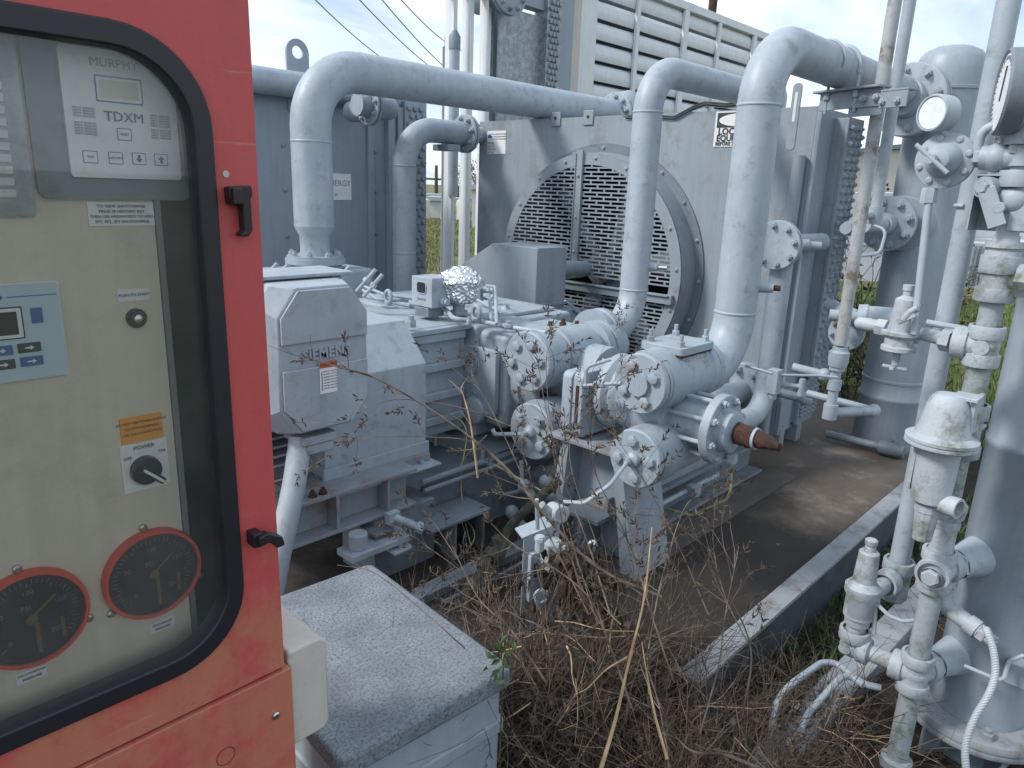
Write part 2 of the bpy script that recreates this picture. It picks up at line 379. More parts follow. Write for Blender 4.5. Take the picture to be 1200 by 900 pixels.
def rrect(w, h, r, n=6):
    out = []
    for cx, cy, a0 in ((w / 2 - r, h / 2 - r, 0), (-w / 2 + r, h / 2 - r, 90), (-w / 2 + r, -h / 2 + r, 180), (w / 2 - r, -h / 2 + r, 270)):
        for i in range(n + 1):
            a = R(a0 + 90 * i / n); out.append((cx + r * math.cos(a), cy + r * math.sin(a)))
    return out
# ================================================================== SETTING
DK = 0.0
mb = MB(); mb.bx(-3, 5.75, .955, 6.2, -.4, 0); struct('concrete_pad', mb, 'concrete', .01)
# ground sheet: dirt near, grass further off
def groundmat():
    m, nt, b = newmat('ground_soil_grass')
    g = N(nt, 'ShaderNodeNewGeometry'); pos = g.outputs['Position']
    n1 = N(nt, 'ShaderNodeTexNoise', inputs={'Scale': .35, 'Detail': 9.0, 'Roughness': .7}); nt.links.new(pos, n1.inputs['Vector'])
    n2 = N(nt, 'ShaderNodeTexNoise', inputs={'Scale': 9.0, 'Detail': 8.0, 'Roughness': .8}); nt.links.new(pos, n2.inputs['Vector'])
    n3 = N(nt, 'ShaderNodeTexNoise', inputs={'Scale': 90.0, 'Detail': 5.0, 'Roughness': .8}); nt.links.new(pos, n3.inputs['Vector'])
    c1 = ramp(nt, n1.outputs[0], [(.40, (.08, .12, .03)), (.52, (.15, .155, .055)), (.66, (.22, .18, .09))])
    c2 = mixc(nt, n2.outputs[0], c1.outputs[0], (.13, .12, .055), 'MIX')
    soil = ramp(nt, n2.outputs[0], [(.35, (.022, .018, .014)), (.7, (.075, .06, .045))])
    ln = N(nt, 'ShaderNodeVectorMath', operation='LENGTH')
    mp = N(nt, 'ShaderNodeMapping'); mp.inputs['Location'].default_value = (-2, -.9, 0); mp.inputs['Scale'].default_value = (.75, 1, 0); nt.links.new(pos, mp.inputs[0]); nt.links.new(mp.outputs[0], ln.inputs[0])
    mr = N(nt, 'ShaderNodeMapRange', inputs={'From Min': 3.3, 'From Max': 4.4}); nt.links.new(ln.outputs['Value'], mr.inputs[0])
    col = mixc(nt, mr.outputs[0], soil.outputs[0], c2)
    col = mixc(nt, n3.outputs[0], col, (.04, .04, .02), 'MULTIPLY') if False else col
    nt.links.new(col, b.inputs['Base Color']); b.inputs['Roughness'].default_value = .95
    bp = N(nt, 'ShaderNodeBump', inputs={'Strength': .9, 'Distance': .03}); nt.links.new(n3.outputs[0], bp.inputs['Height']); nt.links.new(bp.outputs[0], b.inputs['Normal'])
    return m
M['ground'] = groundmat()
mb = MB(); n = 60
# graded grid sheet reaching the horizon
def gs(t): return math.copysign(abs(t) ** 3, t) * 900
vs = [(gs(-1 + 2 * i / n) + 3, gs(-1 + 2 * j / n) + 3, -.2) for i in range(n + 1) for j in range(n + 1)]
mb.add(vs, [(i * (n + 1) + j, (i + 1) * (n + 1) + j, (i + 1) * (n + 1) + j + 1, i * (n + 1) + j + 1) for i in range(n) for j in range(n)])
struct('ground', mb, 'ground')
M['gravel'] = paint('pale_gravel', (.34, .36, .38), (.20, .21, .22), rough=.9, bump=1.0, fine=70, streak=False, scale=30, spot=(.08, .08, .08), spot_amt=.42, spot_scale=45)
mb = MB(); mb.bx(2.55, 6.5, -3, .42, -.3, -.185); struct('gravel_strip', mb, 'gravel')
# worn kerb beams beside the pad
T = thing('steel_kerb_beam', (3.8, .91, -.3), 'long straight grey steel edge beam along the stained concrete pad', 'beam')
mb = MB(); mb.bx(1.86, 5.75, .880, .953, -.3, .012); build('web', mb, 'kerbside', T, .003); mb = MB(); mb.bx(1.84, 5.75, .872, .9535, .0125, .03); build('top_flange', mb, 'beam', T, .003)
mb = MB(); a0 = Vector((1.3, .665, -.14)); a1 = Vector((3.5, .585, -.14)); d = (a1 - a0); ang = math.atan2(d.y, d.x)
mb.box((a0 + a1) / 2 - Vector((0, 0, .05)), (d.length, .11, .13), rotz(ang)); o = build('timber_kerb', mb, 'beam', None, .006); tag(o, 'low weathered grey beam half buried in weeds behind the relief valve', 'beam')

# ================================================================== WORLD
w = bpy.data.worlds.new('World'); scene.world = w; w.use_nodes = True; nt = w.node_tree
bg = nt.nodes['Background']; sky = nt.nodes.new('ShaderNodeTexSky'); sky.sky_type = 'NISHITA'; sky.sun_disc = False
SUNEL, SUNAZ = R(38), None
sdir = Vector((-.60, .42, .68)).normalized()   # towards the sun
sky.sun_elevation = math.asin(sdir.z); sky.sun_rotation = math.atan2(sdir.x, sdir.y)
sky.air_density = 1.0; sky.dust_density = 1.2; sky.ozone_density = 1.5
tc = nt.nodes.new('ShaderNodeTexCoord'); sep = nt.nodes.new('ShaderNodeSeparateXYZ'); nt.links.new(tc.outputs['Generated'], sep.inputs[0])
# project the view direction onto a cloud layer
dv = N(nt, 'ShaderNodeMath', operation='ADD', inputs={1: .22}); nt.links.new(sep.outputs[2], dv.inputs[0])
sc = N(nt, 'ShaderNodeVectorMath', operation='SCALE'); nt.links.new(tc.outputs['Generated'], sc.inputs[0])
iv = N(nt, 'ShaderNodeMath', operation='DIVIDE', inputs={0: 1.0}); nt.links.new(dv.outputs[0], iv.inputs[1]); nt.links.new(iv.outputs[0], sc.inputs['Scale'])
mp = N(nt, 'ShaderNodeMapping'); mp.inputs['Scale'].default_value = (1.0, 1.7, .6); mp.inputs['Rotation'].default_value = (0, 0, R(40)); mp.inputs['Location'].default_value = (2.2, .4, 0); nt.links.new(sc.outputs[0], mp.inputs[0])
cn = N(nt, 'ShaderNodeTexNoise', inputs={'Scale': 1.5, 'Detail': 8.0, 'Roughness': .58, 'Distortion': .5}); nt.links.new(mp.outputs[0], cn.inputs['Vector'])
cr = ramp(nt, cn.outputs[0], [(.33, .40), (.66, .95)])
cn2 = N(nt, 'ShaderNodeTexNoise', inputs={'Scale': 2.3, 'Detail': 6.0}); nt.links.new(mp.outputs[0], cn2.inputs['Vector'])
ccol = ramp(nt, cn2.outputs[0], [(.3, (6.0, 7.1, 8.5)), (.62, (9.0, 9.7, 10.3))])
mx = mixc(nt, cr.outputs[0], sky.outputs[0], ccol.outputs[0])
nt.links.new(mx, bg.inputs[0]); bg.inputs[1].default_value = .081
sl = bpy.data.lights.new('sun', 'SUN'); sl.energy = 1.75; sl.angle = R(12); sl.color = (1, .95, .88)
so = bpy.data.objects.new('sun', sl); COL.objects.link(so); so.rotation_mode = 'QUATERNION'; so.rotation_quaternion = sdir.to_track_quat('Z', 'Y')

# ================================================================== RED CONTROL CABINET
YC = .85
T = thing('control_cabinet', (.05, 1.0, -.2), 'faded red control cabinet with dusty rounded window over gauges and switches', 'control cabinet')
# door skin with a rounded opening: x -.42..447  z .815..1.80
gx0, gx1, gz0, gz1 = -.33, .389, .882, 1.644
def ringmesh(mb, outer, inner, y, th):
    """outer and inner loops (same count) in xz at y, thickness towards +y"""
    n = len(outer); vs = [(x, y, z) for x, z in outer] + [(x, y, z) for x, z in inner] + [(x, y + th, z) for x, z in outer] + [(x, y + th, z) for x, z in inner]
    fs = []
    for i in range(n):
        j = (i + 1) % n
        fs += [(i, j, n + j, n + i), (2 * n + i, 3 * n + i, 3 * n + j, 2 * n + j), (i, 2 * n + i, 2 * n + j, j), (n + i, n + j, 3 * n + j, 3 * n + i)]
    mb.add(vs, fs)
def rr_at(x0, x1, z0, z1, r, n=10):
    return [((x0 + x1) / 2 + a, (z0 + z1) / 2 + c) for a, c in rrect(x1 - x0, z1 - z0, r, n)]
inner = rr_at(gx0, gx1, gz0, gz1, .095)
def proj_rect(pts, x0, x1, z0, z1):
    cx, cz = (x0 + x1) / 2, (z0 + z1) / 2; out = []
    for x, z in pts:
        dx, dz = x - cx, z - cz; k = min((x1 - cx) / abs(dx) if abs(dx) > 1e-6 else 9e9, (z1 - cz) / abs(dz) if abs(dz) > 1e-6 else 9e9)
        out.append((cx + dx * k, cz + dz * k))
    return out
outer = proj_rect(inner, -.40, .447, .815, 1.86)
# put exact corners in
for cxx, czz in ((.447, .815), (.447, 1.86), (-.40, .815), (-.40, 1.86)):
    k = min(range(len(outer)), key=lambda i: (outer[i][0] - cxx) ** 2 + (outer[i][1] - czz) ** 2); outer[k] = (cxx, czz)
mb = MB(); ringmesh(mb, outer, inner, YC, .018)
door = build('door', mb, 'red', T, .0015)
mb = MB(); ringmesh(mb, rr_at(gx0 - .004, gx1 + .004, gz0 - .004, gz1 + .004, .099), rr_at(gx0 + .018, gx1 - .018, gz0 + .021, gz1 - .021, .08), YC - .006, .03)
build('window_gasket', mb, 'black', door, .003)
mb = MB(); p = rr_at(gx0 + .01, gx1 - .01, gz0 + .012, gz1 - .012, .085); n = len(p)
mb.add([(x, YC + .008, z) for x, z in p] + [(x, YC + .012, z) for x, z in p], [tuple(range(n)), tuple(range(n, 2 * n))[::-1]] + [(i, (i + 1) % n, (i + 1) % n + n, i + n) for i in range(n)])
build('window', mb, 'glass', door)
# latches: black knuckle with a hanging tongue
for zc, xo, lab in ((1.462, .0, 'upright black latch'), (1.036, .0, 'black latch swung sideways')):
    mb = MB(); x0 = .402
    if zc > 1.2:
        mb.prism([(0, .026), (.028, .028), (.029, .018), (.026, .012), (.0265, -.024), (.021, -.031), (.011, -.031), (.011, -.027), (.016, -.025), (.0155, .004), (.004, .006), (0, .012)], (x0, YC - .016, zc), VX, VZ, (0, .015, 0))
        mb.bx(x0 + .001, x0 + .013, YC - .024, YC, zc + .006, zc + .025)
    else:
        mb.bx(x0, x0 + .014, YC - .022, YC, zc - .008, zc + .012)
        mb.prism([(0, .010), (.013, .012), (.033, .0), (.036, -.013), (.024, -.014), (.021, -.006), (.012, -.002), (0, -.004)], (x0 + .004, YC - .030, zc), VX, VZ, (0, .015, 0))
    build('latch', mb, 'black', door, .002, label=lab)
mb = MB(); mb.lathe((.4065, YC - .0005, 1.502), -VY, [(0, 0), (0, .004), (.0006, .004), (.0006, 0)], 16); build('paint_chip', mb, 'cream', door)
# lower panel + shell
mb = MB(); mb.bx(-.40, .455, YC - .004, YC + .016, .18, .811); low = build('lower_panel', mb, 'red', T, .0015)
bolt(low, (.426, YC - .004, .746), -VY, .006, .005, .0, 'steel', 'pan', 'screw')
mb = MB()
n = 28; vs = []
for i in range(n):
    a = 2 * math.pi * i / n
    for r in (.0135, .0125): vs.append((.350 + r * math.cos(a), YC - .0046, .722 + r * math.sin(a)))
mb.add(vs, [(2 * i, 2 * ((i + 1) % n), 2 * ((i + 1) % n) + 1, 2 * i + 1) for i in range(n)]); build('scribed_ring', mb, 'rust', low)
mb = MB(); mb.bx(.20, .286, YC - .006, YC - .0045, .60, .7385); build('paper_notice', mb, 'label', low)
mb = MB()
mb.bx(.437, .449, YC + .02, 1.22, -.2, 1.84); mb.bx(-.40, -.388, YC + .02, 1.22, -.2, 1.84); mb.bx(-.388, .437, 1.208, 1.22, -.2, 1.84); mb.bx(-.40, .449, YC - .0, 1.22, 1.862, 1.872)
mb.bx(-.388, .437, YC + .03, 1.2, .80, .812)
mb.bx(-.388, .437, YC + .0, YC + .02, -.2, .175)
build('shell', mb, 'red', T)
YP = .905
mb = MB(); mb.bx(-.38, .342, YP, YP + .012, .82, 1.80); pan = build('instrument_panel', mb, 'stain', T)
mb = MB(); mb.bx(.342, .436, YP + .09, YP + .10, .82, 1.80); build('side_gap_shade_sheet', mb, 'dark', T)  # black sheet paints in the shade of the gap beside the panel
mb = MB(); mb.bx(.343, .350, YP - .002, YP + .09, .82, 1.8); build('panel_edge', mb, 'greyd', T)
def prect(name, x0, x1, z0, z1, mat, par, y0=.0, th=.004, r=.003, lab=None):
    mb = MB(); p = rr_at(x0, x1, z0, z1, r, 3); n = len(p)
    mb.prism([(a, c) for a, c in p], (0, YP - y0 - th, 0), VX, VZ, (0, th, 0))
    return build(name, mb, mat, par, label=lab)
def ptext(par, name, lines, mat='ink', y0=.004):
    mb = MB()
    for s_, x, z, size in lines: mb.text(s_, size, (x, YP - y0 - .0005, z), VX, VZ, -VY, .0004)
    return build(name, mb, mat, par)
# annunciator (upper right)
prect('mount_plate', .226, .386, 1.470, 1.70, 'greyd', pan, .0, .006, .01)
ann = prect('annunciator', .258, .374, 1.493, 1.625, 'label', T, .006, .004, .004, lab='white annunciator face with blue outlined keys')
ptext(ann, 'lettering', [('TDXM', .3165, 1.5575, .0145)], 'ink', .0105)
ptext(ann, 'maker_lettering', [('MURPHY', .311, 1.6115, .0125)], 'inkg', .0105)
prect('display_frame', .290, .338, 1.572, 1.599, 'inkb', ann, .0102, .0004, .001)
prect('display_frame', .2915, .3365, 1.5735, 1.5975, 'label', ann, .0106, .0003, .001)
prect('display', .2945, .3335, 1.5765, 1.5945, 'stain', ann, .0109, .0003, .0005)
for i, (x, z, t) in enumerate([(.315, 1.540, 'RESET'), (.278, 1.5145, 'TEST'), (.3035, 1.5145, 'HISTORY'), (.328, 1.515, 'v'), (.352, 1.515, '^')]):
    k = prect('key', x - .0075, x + .0075, z - .0065, z + .0065, 'inkb', ann, .0102, .0004, .0012)
    prect('key_face', x - .0066, x + .0066, z - .0056, z + .0056, 'label', k, .0106, .0003, .001)
    if t in ('v', '^'):
        sg = -1 if t == 'v' else 1
        mb = MB(); mb.prism([(-.0015, -.004 * sg), (.0015, -.004 * sg), (.0015, 0), (.0038, 0), (0, .0042 * sg), (-.0038, 0), (-.0015, 0)], (x, YP - .0113, z), VX, VZ, (0, .0003, 0)); build('arrow', mb, 'ink', k)
    else: ptext(k, 'lettering', [(t, x, z, .0034)], 'ink', .0109)
for gx, gz, cnt in ((.2765, 1.558, 5), (.2765, 1.543, 6), (.3545, 1.5565, 6), (.3545, 1.541, 5)):
    ptext(ann, 'small_print', [('INPUT SENSORS', gx, gz + .006 - .0028 * q, .0030) for q in range(cnt - 1)], 'inkg', .0104)
# louvred metal panel at the far left
v = prect('vent_plate', -.10, .222, 1.452, 1.72, 'galv', T, .0, .006, .004, lab='ribbed metal plate behind the window')
mb = MB()
for i in range(22):
    mb.box((.08, YP - .009, 1.475 + i * .0115), (.25, .003, .007), Matrix.Rotation(R(25), 3, 'X'))
build('ribs', mb, 'label', v)
ln = prect('instruction_label', .272, .342, 1.441, 1.467, 'label', T, 0, .0015, .0005)
ptext(ln, 'lettering', [('TO VIEW SHUTDOWNS', .307, 1.4625, .0048), ('PRESS SP HISTORY KEY', .307, 1.4568, .0048), ('THEN USE ARROW KEYS TO FIND', .307, 1.4512, .0044), ('SP1, SP2, SP3 SHUTDOWNS', .307, 1.4455, .0048)], 'ink', .0016)
ln = prect('start_label', .293, .3285, 1.3545, 1.3685, 'label', T, 0, .0015, .0005)
ptext(ln, 'lettering', [('PUSH TO START', .311, 1.3615, .0047)], 'ink', .0016)
# start button
mb = MB(); mb.lathe((.311, YP, 1.334), -VY, [(0, .0115), (.004, .0115), (.004, .009), (.010, .0085), (.010, .0065), (.005, .0065), (.005, 0)], 28); sb = build('start_button', mb, 'black', T)
mb = MB(); mb.lathe((.311, YP - .005, 1.334), -VY, [(0, 0), (0, .006), (.006, .0055), (.0075, .003), (.0075, 0)], 20); build('plunger', mb, 'steel', sb)
# blue controller, left
bc = prect('engine_controller', .03, .232, 1.280, 1.382, 'ylw', T, .0, .007, .002, lab='pale blue controller with dark display and coloured keys')
prect('bezel', .03, .234, 1.2785, 1.3835, 'label', bc, -.0005, .004, .002)
prect('display_frame', .10, .196, 1.325, 1.3595, 'ink', bc, .007, .0006, .001); prect('display_frame', .10, .1945, 1.3265, 1.358, 'label', bc, .0076, .0003, .001)
prect('display', .10, .1905, 1.330, 1.3545, 'dark', bc, .0079, .0003, .0005)
for x, z, mt in ((.172, 1.314, 'inkb'), (.198, 1.3145, 'ink'), (.1725, 1.299, 'ink'), (.1985, 1.2995, 'inkb'), (.146, 1.3135, 'inkb'), (.146, 1.2985, 'ink')):
    k = prect('key', x - .0108, x + .0108, z - .0052, z + .0052, mt, bc, .007, .001, .0008)
    mb = MB(); mb.prism([(-.004, -.0008), (.001, -.0008), (.001, -.0026), (.0045, 0), (.001, .0026), (.001, .0008), (-.004, .0008)], (x, YP - .0083, z), VX, VZ, (0, .0003, 0)); build('arrow', mb, 'label', k)
prect('emblem', .2035, .2145, 1.340, 1.3565, 'inkb', bc, .007, .0006, .001)
mb = MB(); mb.prism([(-.0065, 0), (0, -.0065), (.0065, 0), (0, .0065)], (.1745, YP - .0076, 1.370), VX, VZ, (0, .0006, 0)); build('emblem', mb, 'inkb', bc)
mb = MB(); mb.bx(.184, .230, YP - .0074, YP - .007, 1.3692, 1.3702); build('rule_line', mb, 'inkb', bc)
# power switch
ol = prect('warning_label', .280, .329, 1.1815, 1.214, 'orange', T, 0, .0015, .0005)
ptext(ol, 'lettering', [('DO NOT USE POWER SWITCH', .3045, 1.2065, .0042), ('TO STOP EQUIPMENT', .3045, 1.1995, .0042), ('USE THE STOP BUTTON', .3045, 1.1925, .0042)], 'ink', .0016)
pl = prect('power_plate', .277, .332, 1.118, 1.1805, 'label', T, 0, .0015, .0005)
ptext(pl, 'lettering', [('POWER', .3045, 1.174, .0072), ('OFF', .2845, 1.1625, .0058), ('ON', .3245, 1.164, .0058)], 'ink', .0016)
mb = MB(); mb.lathe((.3035, YP - .0015, 1.144), -VY, [(0, .0185), (.008, .0175), (.010, .015), (.010, 0)], 32); kn = build('switch_knob', mb, 'blackg', T)
mb = MB(); mb.box((.3065, YP - .0155, 1.1405), (.034, .010, .0085), Matrix.Rotation(R(43), 3, 'Y')); build('grip', mb, 'blackg', kn, .0015)
mb = MB(); mb.box((.3065, YP - .021, 1.1405), (.030, .0012, .0032), Matrix.Rotation(R(43), 3, 'Y')); build('pointer', mb, 'label', kn)
# gauges
for gx, gz, lx, lz, txt in ((.299, 1.003, .3045, .9225, ['DISCHARGE', 'PRESSURE']), (.1625, .998, .155, .924, ['2ND INTERSTAGE', 'PRESSURE'])):
    mb = MB(); mb.lathe((gx, YP, gz), -VY, [(0, .0605), (.009, .0605), (.012, .059), (.012, .0555), (.006, .055)], 56); gb = build('gauge', mb, 'bezel', T, label='red rimmed %s pressure gauge' % txt[0].lower())
    mb = MB(); mb.lathe((gx, YP - .004, gz), -VY, [(0, 0), (0, .0552), (.001, .0552), (.001, 0)], 40); build('dial', mb, 'dial', gb)
    mb = MB(); mb.lathe((gx, YP - .0095, gz), -VY, [(0, 0), (0, .0552), (.001, .0552), (.003, .03), (.0035, 0)], 40); build('glass', mb, 'gglass', gb)
    mb = MB()
    for i in range(41):
        a = R(225 - 270 * i / 40); r0 = .044; r1 = .048 if i % 5 else .041
        mb.box((gx + (r0 + r1) / 2 * math.cos(a), YP - .0055, gz + (r0 + r1) / 2 * math.sin(a)), (abs(r1 - r0) + .002, .0004, .0007), Matrix.Rotation(-a, 3, 'Y'))
    for i in range(5):
        a = R(225 - 270 * i / 4); mb.text(str(i * 50), .0085, (gx + .033 * math.cos(a), YP - .0055, gz + .033 * math.sin(a)), VX, VZ, -VY, .0004)
    mb.text('PSI', .009, (gx - .004, YP - .0055, gz + .014), VX, VZ, -VY, .0004)
    build('scale_marks', mb, 'inkg', gb)
    mb = MB(); mb.box((gx + .004, YP - .007, gz - .026), (.0045, .001, .040)); mb.box((gx + .030, YP - .007, gz - .022), (.004, .001, .026)); mb.box((gx + .012, YP - .008, gz + .012), (.034, .0012, .0032), Matrix.Rotation(R(-38), 3, 'Y')); mb.lathe((gx, YP - .006, gz), -VY, [(0, .006), (.003, .006), (.003, 0)], 16)
    build('needle', mb, 'brass', gb)
    for a in (95, 215, 335): bolt(gb, (gx + .065 * math.cos(R(a)), YP, gz + .065 * math.sin(R(a))), -VY, .0048, .006, 0, 'steel', 'pan', 'screw')
    l = prect('gauge_label', lx - .0155, lx + .0155, lz - .0075, lz + .0075, 'label', T, 0, .0015, .0005)
    ptext(l, 'lettering', [(txt[0], lx, lz + .0035, .0046 if len(txt[0]) < 11 else .0036), (txt[1], lx, lz - .003, .0046)], 'ink', .0016)

# cream junction box fixed behind cabinet corner
T = thing('junction_box', (.49, .97, .70), 'cream plastic junction box beside the red cabinet corner', 'junction box')
mb = MB(); prf = [(0, 0), (0, .165), (.055, .165), (.066, .155), (.066, .012), (.056, 0)]
mb.prism(prf, (.456, 0, .665), VX, VZ, VY * .23); 
for i in range(len(mb.v)): mb.v[i].y += .856
build('lid', mb, 'cream', T, .005)
mb = MB(); mb.bx(.4565, .512, .90, 1.09, .645, .665); build('base', mb, 'cream', T, .004)

# ================================================================== GREY UTILITY BOX
zt = .5
pA, pB, pC, pD = [AZ(*q, zt) for q in ((430, 663), (603, 781), (400, 893), (318, 712))]
u = (pB - pC); u.z = 0; L = u.length; u.normalize(); v_ = (pA - pB); v_.z = 0; W = v_.length; vv = Vector((-u.y, u.x, 0))
T = thing('utility_box', (pC + pA) / 2 - Vector((0, 0, .7)), 'speckled pale grey utility box with overhanging lid in front of the weeds', 'utility box')
L = .42; W = .58; o = pB - u * L
mb = MB(); pr = [(a + L / 2, c + W / 2) for a, c in rrect(L, W, .022, 4)]
mb.prism(pr, o + VZ * -.05, u, vv, VZ * .05); build('lid', mb, 'box', T, .012)
mb = MB(); mb.prism([(a + L / 2, c + W / 2) for a, c in rrect(L - .035, W - .035, .015, 4)], o + VZ * -.70, u, vv, VZ * .65); build('body', mb, 'boxs', T, .004)
mb = MB(); mb.prism([(a + L / 2, c + W / 2) for a, c in rrect(L - .02, W - .02, .015, 4)], o + VZ * -.165, u, vv, VZ * .035); build('rim', mb, 'boxs', T, .006)
# ================================================================== FAN COOLER
XC = 4.15; Y0c = AX(948, 200, XC).y; Y1c = 4.33; ZT = 1.965
X2c = AY(967, 200, Y0c).x; DC = .50
T = thing('fan_cooler', (4.6, 3.1, 0), 'large grey fan cooler with slotted round guard behind the pipes', 'cooler')
fc = AX(683, 316, XC - .16); fy, fz = fc.y, fc.z; FR = .775
N_ = 96
loop = [(fy + FR * math.cos(2 * math.pi * i / N_), fz + FR * math.sin(2 * math.pi * i / N_)) for i in range(N_)]
def proj2(pts, a0, a1, b0, b1, ca, cb):
    out = []
    for a, b in pts:
        da, db = a - ca, b - cb
        ks = []
        if da > 1e-6: ks.append((a1 - ca) / da)
        if da < -1e-6: ks.append((a0 - ca) / da)
        if db > 1e-6: ks.append((b1 - cb) / db)
        if db < -1e-6: ks.append((b0 - cb) / db)
        k = min(ks); out.append((ca + da * k, cb + db * k))
    for c in ((a0, b0), (a0, b1), (a1, b0), (a1, b1)):
        k = min(range(len(out)), key=lambda i: (out[i][0] - c[0]) ** 2 + (out[i][1] - c[1]) ** 2); out[k] = c
    return out
out_ = proj2(loop, Y0c, Y1c, .03, ZT, fy, fz); n = N_
mb = MB(); vs = [(XC, a, b) for a, b in out_] + [(XC, a, b) for a, b in loop] + [(XC + .01, a, b) for a, b in out_] + [(XC + .01, a, b) for a, b in loop]; fs = []
for i in range(n):
    j = (i + 1) % n; fs += [(i, j, n + j, n + i), (2 * n + i, 3 * n + i, 3 * n + j, 2 * n + j), (i, 2 * n + i, 2 * n + j, j), (n + i, n + j, 3 * n + j, 3 * n + i)]
mb.add(vs, fs)
mb.bx(XC + .011, XC + DC, Y0c, Y0c + .012, .12, ZT); mb.bx(XC + .011, XC + DC, Y1c - .012, Y1c, .12, ZT)
mb.bx(XC + .0, XC + DC, Y0c, Y1c, ZT + .0005, ZT + .012); mb.bx(XC + .011, XC + DC, Y0c + .02, Y1c - .02, .12, .132)
cas = build('casing', mb, 'cooler', T)
mb = MB(); mb.bx(XC + DC - .06, XC + DC - .01, Y0c + .02, Y1c - .02, .14, ZT - .01)
build('tube_bank', mb, 'dark', T)
# fan drum, ring and guard
mb = MB(); mb.lathe((XC - .16, fy, fz), VX, [(0, FR - .005), (0, FR - .055), (.004, FR - .055), (.004, FR - .012), (.16, FR - .002), (.16, FR - .008), (.35, FR - .008), (.35, FR), (.15, FR + .004), (.004, FR - .005)], 96); build('fan_ring', mb, 'cooler', T)
mb = MB(); mb.lathe((XC - .012, fy, fz), VX, [(0, FR + .0), (0, FR + .062), (.0115, FR + .062), (.0115, FR)], 96); fl = build('mounting_ring', mb, 'greyd', T)
bolts(fl, (XC - .012, fy, fz), -VX, FR + .035, 20, .011, .010, .005)
GR = FR - .06; XG = XC - .162
mb = MB(); pitch = .0262; z = -GR + .5 * pitch; row = 0
while z < GR:
    hw = math.sqrt(max(0, GR * GR - z * z))
    if abs(z - (-.10)) > .03 and hw > .05:
        mb.box((XG, fy, fz + z + pitch / 2), (.004, 2 * hw, .0100))
        zz = z + pitch / 2 + pitch / 2; hw2 = math.sqrt(max(0, GR * GR - (z + pitch) ** 2)) if abs(z + pitch) < GR else 0
        y = -GR + (.057 if row % 2 else 0)
        while y < GR:
            if abs(y) < hw2: mb.box((XG, fy + y, fz + z + pitch), (.0036, .014, pitch - .010))
            y += .115
    z += pitch; row += 1
gd = build('fan_guard', mb, 'cooler', T)
mb = MB(); mb.lathe((XG - .0035, fy, fz), VX, [(0, GR - .022), (0, GR + .055), (.003, GR + .055), (.003, GR - .022), (0, GR - .022)], 96); rim = build('guard_rim', mb, 'cooler', T)
bolts(rim, (XG - .0035, fy, fz), -VX, GR + .022, 18, .012, .008, .004, ph=.1)
mb = MB(); ya = AX(675, 290, XG).y; mb.bx(XG - .022, XG - .004, ya - .028, ya + .028, fz - .05, fz + GR + .07); mb.bx(XG - .03, XG - .022, ya + .022, ya + .028, fz - .05, fz + GR + .05)
st = build('centre_strut', mb, 'cooler', T)
for q in (.12, .35, .62): bolt(st, (XG - .022, ya, fz + q), -VX, .010, .010, .004)
mb = MB(); mb.bx(XG - .035, XG - .005, fy - GR - .02, ya + .3, fz - .145, fz - .085); mb.bx(XG - .05, XG - .035, fy - GR, ya + .1, fz - .097, fz - .085); build('cross_strut', mb, 'cooler', T, .003)
# fan rotor with six paddle blades
mb = MB(); hub = (XC + .10, fy, fz); mb.cyl((XC + .02, fy, fz), (XC + .16, fy, fz), .11, 28); fan = build('fan_hub', mb, 'cooler', T)
bl = None
for i in range(6):
    a = 2 * math.pi * i / 6 + .35
    mb = MB(); vs = []
    for t, wd, tw in ((.1, .045, 30), (.25, .06, 25), (.45, .065, 20), (.70, .065, 14)):
        for sgn in (-1, 1):
            for th in (-.006, .006):
                p = Vector((th + sgn * wd * math.sin(R(tw)), sgn * wd * math.cos(R(tw)), t)); p = Matrix.Rotation(a, 3, 'X') @ p; vs.append(p + Vector(hub))
    fs = []
    for k in range(3):
        b0 = 4 * k; b1 = b0 + 4; fs += [(b0, b0 + 2, b1 + 2, b1), (b0 + 1, b1 + 1, b1 + 3, b0 + 3), (b0, b1, b1 + 1, b0 + 1), (b0 + 2, b0 + 3, b1 + 3, b1 + 2)]
    fs += [(0, 1, 3, 2), (12, 14, 15, 13)]; mb.add(vs, fs); build('fan_blade', mb, 'cooler', T)
mb = MB(); mb.box((XC + .3, fy, fz), (.05, .06, 1.62)); mb.box((XC + .35, fy, fz), (.05, 1.9, .06)); build('bearing_frame', mb, 'greyd', T)
# lifting tabs on the top edge, wiring bundle, signs
for px in (652, 690):
    c = AX(px, 134, XC - .004); mb = MB(); mb.box((XC - .006, c.y, ZT + .005), (.01, .085, .095)); tb = build('lifting_tab', mb, 'cooler', T, .004)
    bolt(tb, (XC - .011, c.y, ZT + .01), -VX, .011, .003, 0, 'dark', 'pan', 'bolt_hole')
q = AX(582, 167, XC); mb = MB(); mb.box((XC - .002, q.y, q.z), (.003, .20, .17)); npl = build('name_plate', mb, 'label', T, label='small white rating plate at the upper left corner')
mb = MB()
for i, t in enumerate(('MODEL', 'JOB NO', 'ITEM NO', 'REF NO')): mb.text(t, .022, (XC - .004, q.y + .095, q.z - .005 - i * .023), -VY, VZ, -VX, .0006, 'LEFT')
for i in range(3): mb.text('AIR COOLED EXCHANGERS', .013, (XC - .004, q.y - .025, q.z + .06 - i * .018), -VY, VZ, -VX, .0006)
build('lettering', mb, 'ink', npl)
mb = MB(); mb.prism([(-.022, -.012), (.022, -.012), (.022, .006), (.010, .006), (.004, .022), (-.006, .010), (-.012, .016), (-.022, .004)], (XC - .004, q.y + .072, q.z + .045), -VY, VZ, (-.0006, 0, 0)); build('emblem', mb, 'inkb', npl)
q0 = AX(841, 152, XC); yL, zTs = AX(840, 131, XC).y, AX(840, 131, XC).z; zBs = AX(840, 172, XC).z
